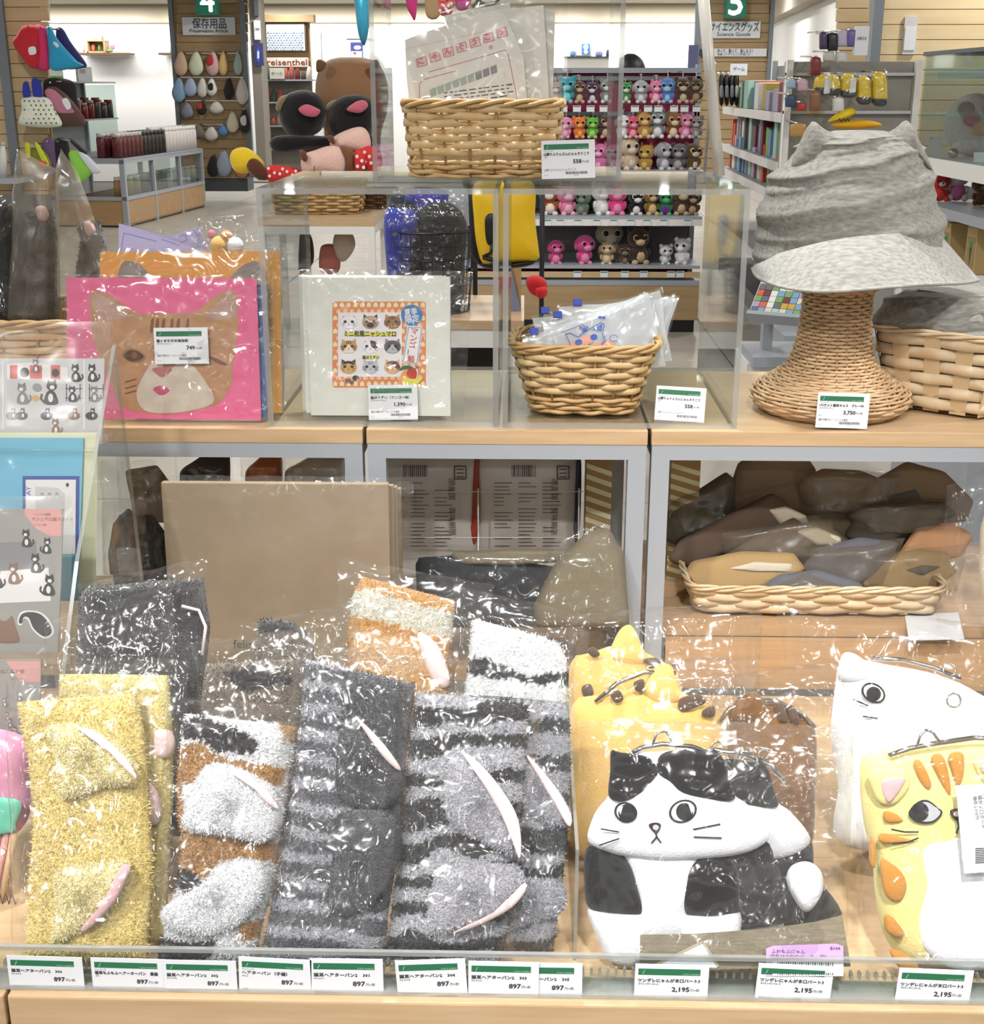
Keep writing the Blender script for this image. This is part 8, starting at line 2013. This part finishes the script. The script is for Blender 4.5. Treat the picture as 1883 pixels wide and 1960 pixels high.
gc = [('ivory', '#d8d2c4'), ('sky blue', '#7fa6c8'), ('coral', '#d46a54'), ('slate', '#6a7078'), ('mustard', '#c9a648'), ('lilac', '#b2a0c4'), ('leaf green', '#7da868'), ('white', '#e6e6e4'), ('wine', '#7d3844'), ('mint', '#a8d0c0')]
g_b = 'boxed goods on the long book gondola'
sn = {1: 'third', 2: 'second', 3: 'top'}
for si in (1, 2, 3):
    a = 0.06
    while a < LGr - 0.2:
        nm, c_ = gc[rnd.randrange(10)]; w_ = rnd.uniform(0.06, 0.14) if si != 3 else rnd.uniform(0.1, 0.22); h_ = rnd.uniform(0.15, 0.26) * (0.8 if si == 3 else 1)
        mb = MB(); mb.fbox(fgr, a, a + w_, zs_[si] + 0.001, zs_[si] + h_, -0.24, -0.04 - rnd.uniform(0, 0.04), 0, 0.004); mb.solo('goods_box', pcol(c_), nm + ' box standing on the ' + sn[si] + ' shelf of the book gondola', 'box', g_b)
        a += w_ + rnd.uniform(0.01, 0.03)
text_board('white category sign on top of the book gondola', 1398, 122, 1430, 144, 10.2, [('ゲーム', 1414, 135, 6, 20)])
f = vframe(10.4)
for i, x in enumerate((1380, 1390, 1400, 1409)):
    t = thing('hanging_tool', 'black and grey hanging tool in a row beside the gondola top', 'tool', f.q(x, 200), 'black tools on hooks')
    pill(t, f, 'tool_body', [(x - 4, 145), (x + 4, 143), (x + 5, 165), (x + 4, 200), (x - 3, 200), (x - 5, 168)], m_black, 0.03, 0, 3, 24); pill(t, f, 'grip', [(x - 3, 165), (x + 3, 165), (x + 3, 185), (x - 3, 185)], m_steel, 0.012, 0.026, 3, 16)
    mb = MB(); mb.tube([f.q(x, 143, 0.02), f.q(x + 4, 138, -0.3)], 0.006, 6); mb.build('hook', m_chrome, t)

# ---- hook stand with plain yellow pouches and packs (about 6 m away)
YY = 6.2
t = thing('hook_stand', 'grey hook stand carrying yellow pouches and small clear packs', 'stand', Vector((W(1650, 300, YY + 0.3).x, YY + 0.3, 0)))
xk0, xk1 = W(1492, 300, YY + 0.3).x, W(1745, 300, YY + 0.3).x
MB().box((xk0, YY + 0.3, 0), (xk1, YY + 0.33, W(1600, 118, YY + 0.3).z)).build('back_panel', pcol('#9d9a92'), t)
for x in (xk0, xk1 - 0.03): MB().box((x, YY + 0.26, 0), (x + 0.03, YY + 0.30, W(1600, 115, YY + 0.3).z)).build('upright', m_white, t)
for py in (142, 215): MB().box((xk0, YY + 0.27, W(1600, py + 3, YY + .27).z), (xk1, YY + 0.30, W(1600, py - 3, YY + .27).z)).build('hook_rail', m_chrome, t)
MB().box((xk0, YY - 0.1, 0), (xk1, YY + 0.3, 0.35)).build('base_cabinet', m_steel, t)
fY2 = vframe(YY)
m_yp = mat('lemon_vinyl', '#e8c91e', 0.4); m_dn = cloth('#2e3440')
g_y = 'yellow pouches on the hook stand'
for i, (x, y0, y1, w_) in enumerate(((1573, 144, 176, 14), (1594, 144, 178, 12), (1622, 142, 182, 14), (1652, 146, 195, 13), (1682, 138, 198, 13))):
    t = thing('yellow_pouch', ['plain yellow pouch with a white tag at the end of the hooks', 'plain yellow pouch with a black strap line beside the tagged one', 'plain yellow pouch with a dark base in the middle of the hooks', 'long plain yellow pouch with a dark base', 'longest plain yellow pouch beside the slatted wall'][i], 'pouch', fY2.q(x, y1), g_y)
    pill(t, fY2, 'pouch_body', [(x - w_, y1), (x - w_, y0 + 10), (x - w_ * 0.5, y0), (x + w_ * 0.5, y0), (x + w_, y0 + 10), (x + w_, y1)], m_yp, 0.03, 0, 3, 30)
    pill(t, fY2, 'dark_base', [(x - w_, y1 - 9), (x + w_, y1 - 9), (x + w_ * 0.8, y1 + 4), (x - w_ * 0.8, y1 + 4)], m_dn, 0.02, 0.014, 3, 20)
    mb = MB(); mb.tube([fY2.q(x, y0 + 1, 0.01), fY2.q(x, y0 - 4, -0.3)], 0.004, 6); mb.build('hook', m_chrome, t)
    if i in (0, 2): mb = MB(); mb.flat(fY2, [(x + 2, y0 + 8), (x + 14, y0 + 6), (x + 12, y0 + 34), (x, y0 + 36)], 0.034); mb.build('tag', m_card, t)
    film_bag(t, fY2, [(x - w_ - 3, y0 - 6), (x + w_ + 3, y0 - 6), (x + w_ + 3, y1 + 8), (x - w_ - 3, y1 + 8)], 0.04, 0.004, 150 + i, 10, 14, 0.012, 8, back=False)
for i, (x0, y0, x1, y1, c_, lab) in enumerate(((1565, 60, 1580, 95, '#4a3a5a', 'violet pack high on the hook stand'), (1580, 62, 1600, 98, '#2c2a2e', 'black pack high on the hook stand'), (1598, 58, 1618, 90, '#b9b4c8', 'pale lilac pack high on the hook stand'), (1616, 56, 1637, 90, '#6a62a0', 'blue violet pack high on the hook stand'), (1572, 98, 1594, 118, '#c2bfba', 'clear pack below the violet pack'), (1596, 98, 1618, 120, '#d2d0cc', 'clear pack below the black pack'), (1548, 108, 1568, 145, '#7d2f38', 'wine red bottle pack beside the hook stand'), (1503, 150, 1520, 170, '#9ab4c8', 'blue card pack low on the hook stand'), (1522, 150, 1543, 175, '#c9a9b4', 'pink card pack low on the hook stand'), (1500, 180, 1520, 205, '#3a4a6a', 'navy card pack low on the hook stand'), (1522, 195, 1540, 212, '#b03a34', 'red card pack low on the hook stand'), (1546, 172, 1568, 212, '#8a6248', 'brown bear card pack beside the yellow pouches'), (1510, 235, 1540, 262, '#b8914e', 'gold card pack low on the hook stand'), (1590, 185, 1612, 215, '#d9d9d4', 'white card pack under the yellow pouches'))):
    t = thing('hanging_pack', lab, 'pack', fY2.q((x0 + x1) / 2, y1), 'small packs on the hook stand')
    pill(t, fY2, 'pack_body', sharp([(x0, y1), (x1, y1), (x1, y0 + 3), ((x0 + x1) / 2, y0), (x0, y0 + 3)]), pcol(c_, 0.4), 0.02, 0.03, 5, 20)
    mb = MB(); mb.tube([fY2.q((x0 + x1) / 2, y0 + 1, 0.04), fY2.q((x0 + x1) / 2, y0 - 3, -0.3)], 0.004, 6); mb.build('hook', m_chrome, t)
text_board('tall white blank notice beside the violet packs', 1636, 50, 1662, 106, YY - 0.05, [('お知らせ', 1649, 76, 5, 16)])
t = thing('yellow_cushion', 'flat yellow cushion with a black striped edge behind the hat', 'cushion', fY2.q(1632, 244))
pill(t, fY2, 'cushion_body', [(1586, 238), (1610, 231), (1650, 229), (1676, 234), (1680, 241), (1640, 246), (1600, 245)], mat('cushion_yellow', '#e2a812', 0.8), 0.06, 0.05, 3, 36)
pill(t, fY2, 'cushion_top', [(1582, 232), (1604, 214), (1626, 206), (1634, 216), (1610, 230)], m_yp, 0.04, 0.03, 3, 28)
mb = MB()
for x in (1597, 1605, 1612): mb.stroke(fY2, [(x, 226), (x + 6, 233)], 3, 0.085)
mb.build('stripe_print', m_ink, t)

# ---- pale slatted wall on the right with its grey post
slat_panel('pale slatted wall panel with a clipped notice beside the grey post', 1672, 1990, -12, 300, 7.2, 29, mat('slat_cream', '#e8d2a8', 0.5, var=(3, '#dfc698', 0.3, 0.7, (1, 8, 8))), posts=((1662, 1681),))
slat_panel('short pale slatted panel above the yellow pouches', 1602, 1664, -12, 130, 7.6, 27, m_slat)
t = thing('blank_notice', 'blank white paper notice clipped on the pale slatted wall', 'notice', W(1741, 104, 7.18)); mb = MB(); pbox(mb, 1729, 32, 1754, 104, 7.188, 0.01); mb.build('paper', pcol('#d5d4d2'), t); mb = MB(); pbox(mb, 1731, 52, 1752, 96, 7.184, 0.004); mb.build('print_field', m_card, t)

# ---- glass showcase with plush shelf on the right (about 4 m away)
q0 = W(1750, 315, 4.6); q1 = W(1890, 345, 3.9)
uc = Vector((q1.x - q0.x, q1.y - q0.y, 0)).normalized(); fc = Frame((q0.x, q0.y, 0), uc, (0, 0, 1)); LC = 0.75
zc0 = W(1775, 300, 4.5).z; zc1 = W(1750, 107, 4.6).z
t = thing('glass_showcase', 'glass showcase with a white base edge above the plush shelf', 'showcase', fc.o)
MB().fbox(fc, 0, LC, zc0 - 0.05, zc0, -0.42, 0).build('base_deck', m_white, t)
MB().fbox(fc, 0, LC, zc0, zc1, -0.006, 0).build('front_glass', m_glass, t)
MB().fbox(fc, 0, 0.006, zc0, zc1, -0.42, -0.006).build('end_glass', m_glass, t)
MB().fbox(fc, 0, LC, zc1, zc1 + 0.012, -0.42, 0.006).build('top_frame', m_steeldark, t)
MB().fbox(fc, 0, LC, zc0, zc1, -0.44, -0.42).build('back_board', pcol('#7f8a80'), t)
MB().fbox(fc, 0, LC, zc1 - 0.07, zc1 - 0.05, -0.40, -0.05).build('light_tube', pcol('#dfe6e2'), t)
zp = W(1830, 396, 4.3).z
MB().fbox(fc, 0, LC, zp - 0.03, zp, -0.40, 0).build('plush_shelf', m_steel, t)
MB().fbox(fc, 0, LC, zp, zc0 - 0.05, -0.42, -0.40).build('shelf_back', pcol('#8b8684'), t)
zbx = W(1850, 516, 4.2).z
MB().fbox(fc, 0, LC, zbx - 0.03, zbx, -0.40, 0).build('box_shelf', m_white, t)
MB().fbox(fc, 0, LC, 0, zp - 0.03, -0.42, -0.40).build('lower_back', pcol('#6b7f9c'), t)
MB().fbox(fc, 0, LC, 0, zbx - 0.03, -0.38, -0.02).build('base_cabinet', m_steel, t)
def on_case(px, z, c): 
    f = Frame(fc.o + fc.n * c, fc.u, fc.v); a, b = f.uv(px, 350); return f.p(a, z)
def plush_at(label, p, s, col, face, ears, belly, grp):
    global W_
    Yp = p.y; d = (p - EYE); 
    t = thing('plush_animal', label, 'plush toy', p, grp)
    c1, c2, c3 = fur(col), fur(face), fur(belly); r = s * 0.29; hc = p + Vector((0, 0, s * 0.66))
    MB().ball(p + Vector((0, 0, s * 0.24)), s * 0.23, 14, 0, 8, (1.1, 0.9, 1.0)).build('body', c3, t); MB().ball(hc, r, 18, 0, 12, (1.15, 0.9, 0.95)).build('head', c1, t)
    MB().ball(hc + Vector((0, -r * 0.75, -r * 0.25)), r * 0.35, 12, 0, 8, (1.2, 0.6, 0.8)).build('muzzle', c2, t)
    MB().ball(hc + Vector((0, -r * 0.98, -r * 0.18)), r * 0.09, 8, 0, 6).build('nose', m_peye, t)
    for dd in (-1, 1):
        MB().ball(hc + Vector((dd * r * 0.45, -r * 0.82, r * 0.1)), r * 0.12, 8, 0, 6).build('eye', m_peye, t)
        MB().ball(hc + Vector((dd * r * 0.9, 0, r * 0.8)), r * 0.36, 10, 0, 7, (1, 0.5, 1)).build('ear', fur(ears), t)
        MB().ball(p + Vector((dd * s * 0.2, -s * 0.12, s * 0.1)), s * 0.1, 8, 0, 6).build('foot', c1, t)
        MB().ball(p + Vector((dd * s * 0.24, -s * 0.06, s * 0.3)), s * 0.08, 8, 0, 6, (0.8, 0.9, 1.4)).build('arm', c1, t)
g_c = 'plush toys under the glass showcase'
plush_at('white plush bear with pink ears and a pink dress under the glass showcase', on_case(1832, zp + 0.001, -0.12), 0.125, '#ecdcd6', '#f6efec', '#e58aa8', '#e07fb4', g_c)
plush_at('red and white plush under the glass showcase', on_case(1800, zp + 0.001, -0.06), 0.10, '#c8362c', '#efe6e2', '#a82a22', '#c8362c', g_c)
plush_at('dark brown plush beside the white bear under the glass showcase', on_case(1880, zp + 0.001, -0.14), 0.10, '#5a3d26', '#a07a4e', '#4a2f1c', '#6b4a2c', g_c)
pw_ = on_case(1850, zc0 + 0.001, -0.16)
t = thing('bagged_plush_bear', 'large white plush in a clear bag with red flowers inside the glass showcase', 'plush toy', pw_)
MB().ball(pw_ + Vector((0, 0, 0.10)), 0.095, 20, 0, 12, (1.0, 0.7, 1.05)).build('body', fur('#d9d8d4'), t)
MB().ball(pw_ + Vector((0.01, -0.03, 0.03)), 0.06, 14, 0, 8, (1.4, 0.8, 0.5)).build('feet', fur('#d9d8d4'), t)
for (dx, dz, c_) in ((-0.05, 0.15, '#5a7a4a'), (-0.03, 0.12, '#b03a34'), (0.03, 0.15, '#c45a4a'), (0.05, 0.11, '#d9824a'), (0.0, 0.09, '#c9a25a')):
    MB().ball(pw_ + Vector((dx, -0.07, dz)), 0.024, 10, 0, 7, (1.2, 0.5, 1)).build('flower', cloth(c_), t)
MB().tube([pw_ + Vector((0.05, -0.075, 0.10)), pw_ + Vector((0.045, -0.085, 0.005))], 0.006, 6, flat=0.4).build('ribbon', pcol('#4a8ab8'), t)
film_bag(t, Frame(pw_ + Vector((0, -0.09, 0)), (1, -0.1, 0), (0, 0, 1)), [(1800, 196), (1900, 190), (1900, 296), (1796, 296)], 0.02, 0.0, 161, 16, 16, 0.008, 14, back=False)
MB().ball(on_case(1818, zc0 + 0.017, -0.05), 0.016, 14).solo('silver_ball', m_chrome, 'shiny silver ball beside the bagged white plush', 'ball')
for (px_, h_, lab) in ((1785, 0.06, 'white price tent standing alone in the showcase'), (1872, 0.03, 'tiny white price tent near the bagged plush')):
    p = on_case(px_, zc0 + 0.001, -0.06); mb = MB(); mb.fbox(Frame(p, (1, -0.15, 0), (0, 0.35, 1)), -0.02, 0.02, 0, h_, -0.001, 0.001); mb.solo('price_tent', m_card, lab, 'price card', 'price tents in the showcase')
g_k = 'kraft seed kits on the box shelf'
for (px_, w_, h_, c_, nm) in ((1815, 0.045, 0.13, '#c9483a', 'tomato'), (1862, 0.055, 0.14, '#5a3f2a', 'carrot')):
    p = on_case(px_, zbx + 0.001, -0.05); f = Frame(p, uc, (0, 0, 1)); t = thing('seed_kit', 'kraft seed kit box with a ' + ('red' if nm == 'tomato' else 'brown') + ' vegetable picture', 'box', p, g_k)
    MB().fbox(f, 0, w_ * 1.6, 0, h_, -0.08, 0, 0, 0.001).build('carton', pcol('#b79b66'), t)
    mb = MB(); mb.add([f.p(0.008, 0.015, 0.0006), f.p(w_ * 1.6 - 0.008, 0.015, 0.0006), f.p(w_ * 1.6 - 0.008, h_ - 0.03, 0.0006), f.p(0.008, h_ - 0.03, 0.0006)], [(0, 1, 2, 3)], 0)
    cx = w_ * 0.8; mb.add([f.p(cx - 0.012, h_ * 0.55, 0.0012), f.p(cx, h_ * 0.15, 0.0012), f.p(cx + 0.012, h_ * 0.55, 0.0012)], [(0, 1, 2)], 1); mb.add([f.p(cx - 0.012, h_ * 0.56, 0.0012), f.p(cx + 0.012, h_ * 0.56, 0.0012), f.p(cx + 0.016, h_ * 0.7, 0.0012), f.p(cx, h_ * 0.66, 0.0012), f.p(cx - 0.016, h_ * 0.7, 0.0012)], [(0, 1, 2, 3, 4)], 2)
    mb.build('picture_print', [pcol('#8d7d54'), pcol(c_), pcol('#3f7a48')], t)

# ---- slanted booklet tray on the floor right of the risers
YT = 5.2
p = W(1435, 590, YT); t = thing('booklet_tray', 'pale grey slanted tray stand of tiny colourful booklets', 'stand', Vector((W(1490, 700, YT).x, YT + 0.15, 0)))
fu = Frame(W(1432, 600, YT), (1, -0.55, 0), (0.25, 0.5, 0.42))
MB().fbox(fu, 0, 0.24, 0, 0.20, -0.02, 0).build('tray_bed', m_white, t)
MB().fbox(fu, 0, 0.24, -0.018, 0.0, -0.03, 0.02).build('front_lip', m_steel, t)
c0 = fu.p(0, -0.02, -0.03); x1_ = W(1545, 660, YT).x
MB().box((c0.x + 0.01, YT + 0.02, 0), (x1_ + 0.05, YT + 0.35, c0.z - 0.17)).build('cabinet', m_white, t)
MB().box((c0.x + 0.02, YT - 0.05, c0.z - 0.17), (x1_ + 0.02, YT + 0.3, c0.z - 0.13)).build('deck', m_steel, t)
MB().box((c0.x + 0.08, YT + 0.1, c0.z - 0.14), (c0.x + 0.12, YT + 0.16, c0.z + 0.10)).build('support', m_steel, t)
rnd = random.Random(8)
for i in range(8):
    for j in range(6):
        nm, c_ = gc[rnd.randrange(10)]
        mb = MB(); mb.fbox(fu, 0.005 + i * 0.029, 0.031 + i * 0.029, 0.004 + j * 0.032, 0.033 + j * 0.032, 0.0005, 0.006); mb.solo('tiny_booklet', pcol(c_), nm + ' tiny booklet in the slanted tray', 'booklet', 'tiny booklets in the slanted tray')

# ---- decorations hanging from above
YD = 2.5
fd = vframe(YD, 800, 40)
t = thing('hanging_pennant', 'magenta cloth pennant with a ragged tip hanging above the envelopes', 'pennant', fd.q(788, 38)); pill(t, fd, 'cloth', [(774, -40), (800, -40), (798, 10), (796, 30), (793, 40), (786, 28), (778, 10)], cloth('#a01a5c'), 0.004, 0, 3, 36)
t = thing('hanging_pennant', 'rust red flower patterned strip hanging above the envelopes', 'pennant', fd.q(852, 28)); pill(t, fd, 'cloth', [(838, -40), (872, -40), (868, 10), (862, 29), (842, 28), (838, 5)], cloth('#a5423c'), 0.004, 0, 3, 36)
mb = MB(); rnd = random.Random(3)
for i in range(16):
    x, y = rnd.uniform(842, 864), rnd.uniform(-10, 26)
    for k_ in range(4): mb.flat(fd, ell(x + 1.8 * math.cos(k_ * 1.57), y + 1.8 * math.sin(k_ * 1.57), 1.3, 1.0, n=6), 0.0075)
mb.build('flower_print', m_wt, t)
t = thing('hanging_pennant', 'crumpled magenta cloth tail behind the flower strip', 'pennant', fd.q(885, 14)); pill(t, fd, 'cloth', [(868, -40), (900, -40), (900, 5), (892, 16), (872, 14)], cloth('#a0246a'), 0.006, -0.03, 3, 30)
t = thing('hanging_card', 'plain brown card hanging between the pennants', 'card', fd.q(822, 28)); pill(t, fd, 'card_body', [(812, -40), (838, -40), (838, 27), (812, 27)], pcol('#8d7350'), 0.002, -0.05, 8, 24)
t = thing('script_letter', 'black curly wire letter hanging above the envelopes', 'ornament', fd.q(930, 14))
pts = [fd.q(x, y, 0.0) for x, y in ((904, 14), (914, 2), (930, -12), (945, -30))]
pts2 = [fd.q(x, y, 0.0) for x, y in ((917, 3), (930, 10), (945, 7), (955, -2), (962, -10))]
MB().tube(pts, [0.002, 0.003, 0.004, 0.004], 8).build('stroke', m_black, t); MB().tube(pts2, [0.002, 0.004, 0.004, 0.003, 0.001], 8).build('stroke', m_black, t)
t = thing('foil_balloon', 'long turquoise foil balloon hanging beside the tall clear box', 'balloon', fd.q(690, 88)); mb = MB(); fdb = vframe(YD + 0.3, 700, 40); mb.inflate(fdb, [(675, -40), (706, -40), (708, 20), (704, 66), (696, 88), (686, 66), (680, 20)], 0.02, 0, 0, N=40); mb.build('balloon_body', mat('turquoise_foil', '#3fa3c4', 0.2, 0.3), t)
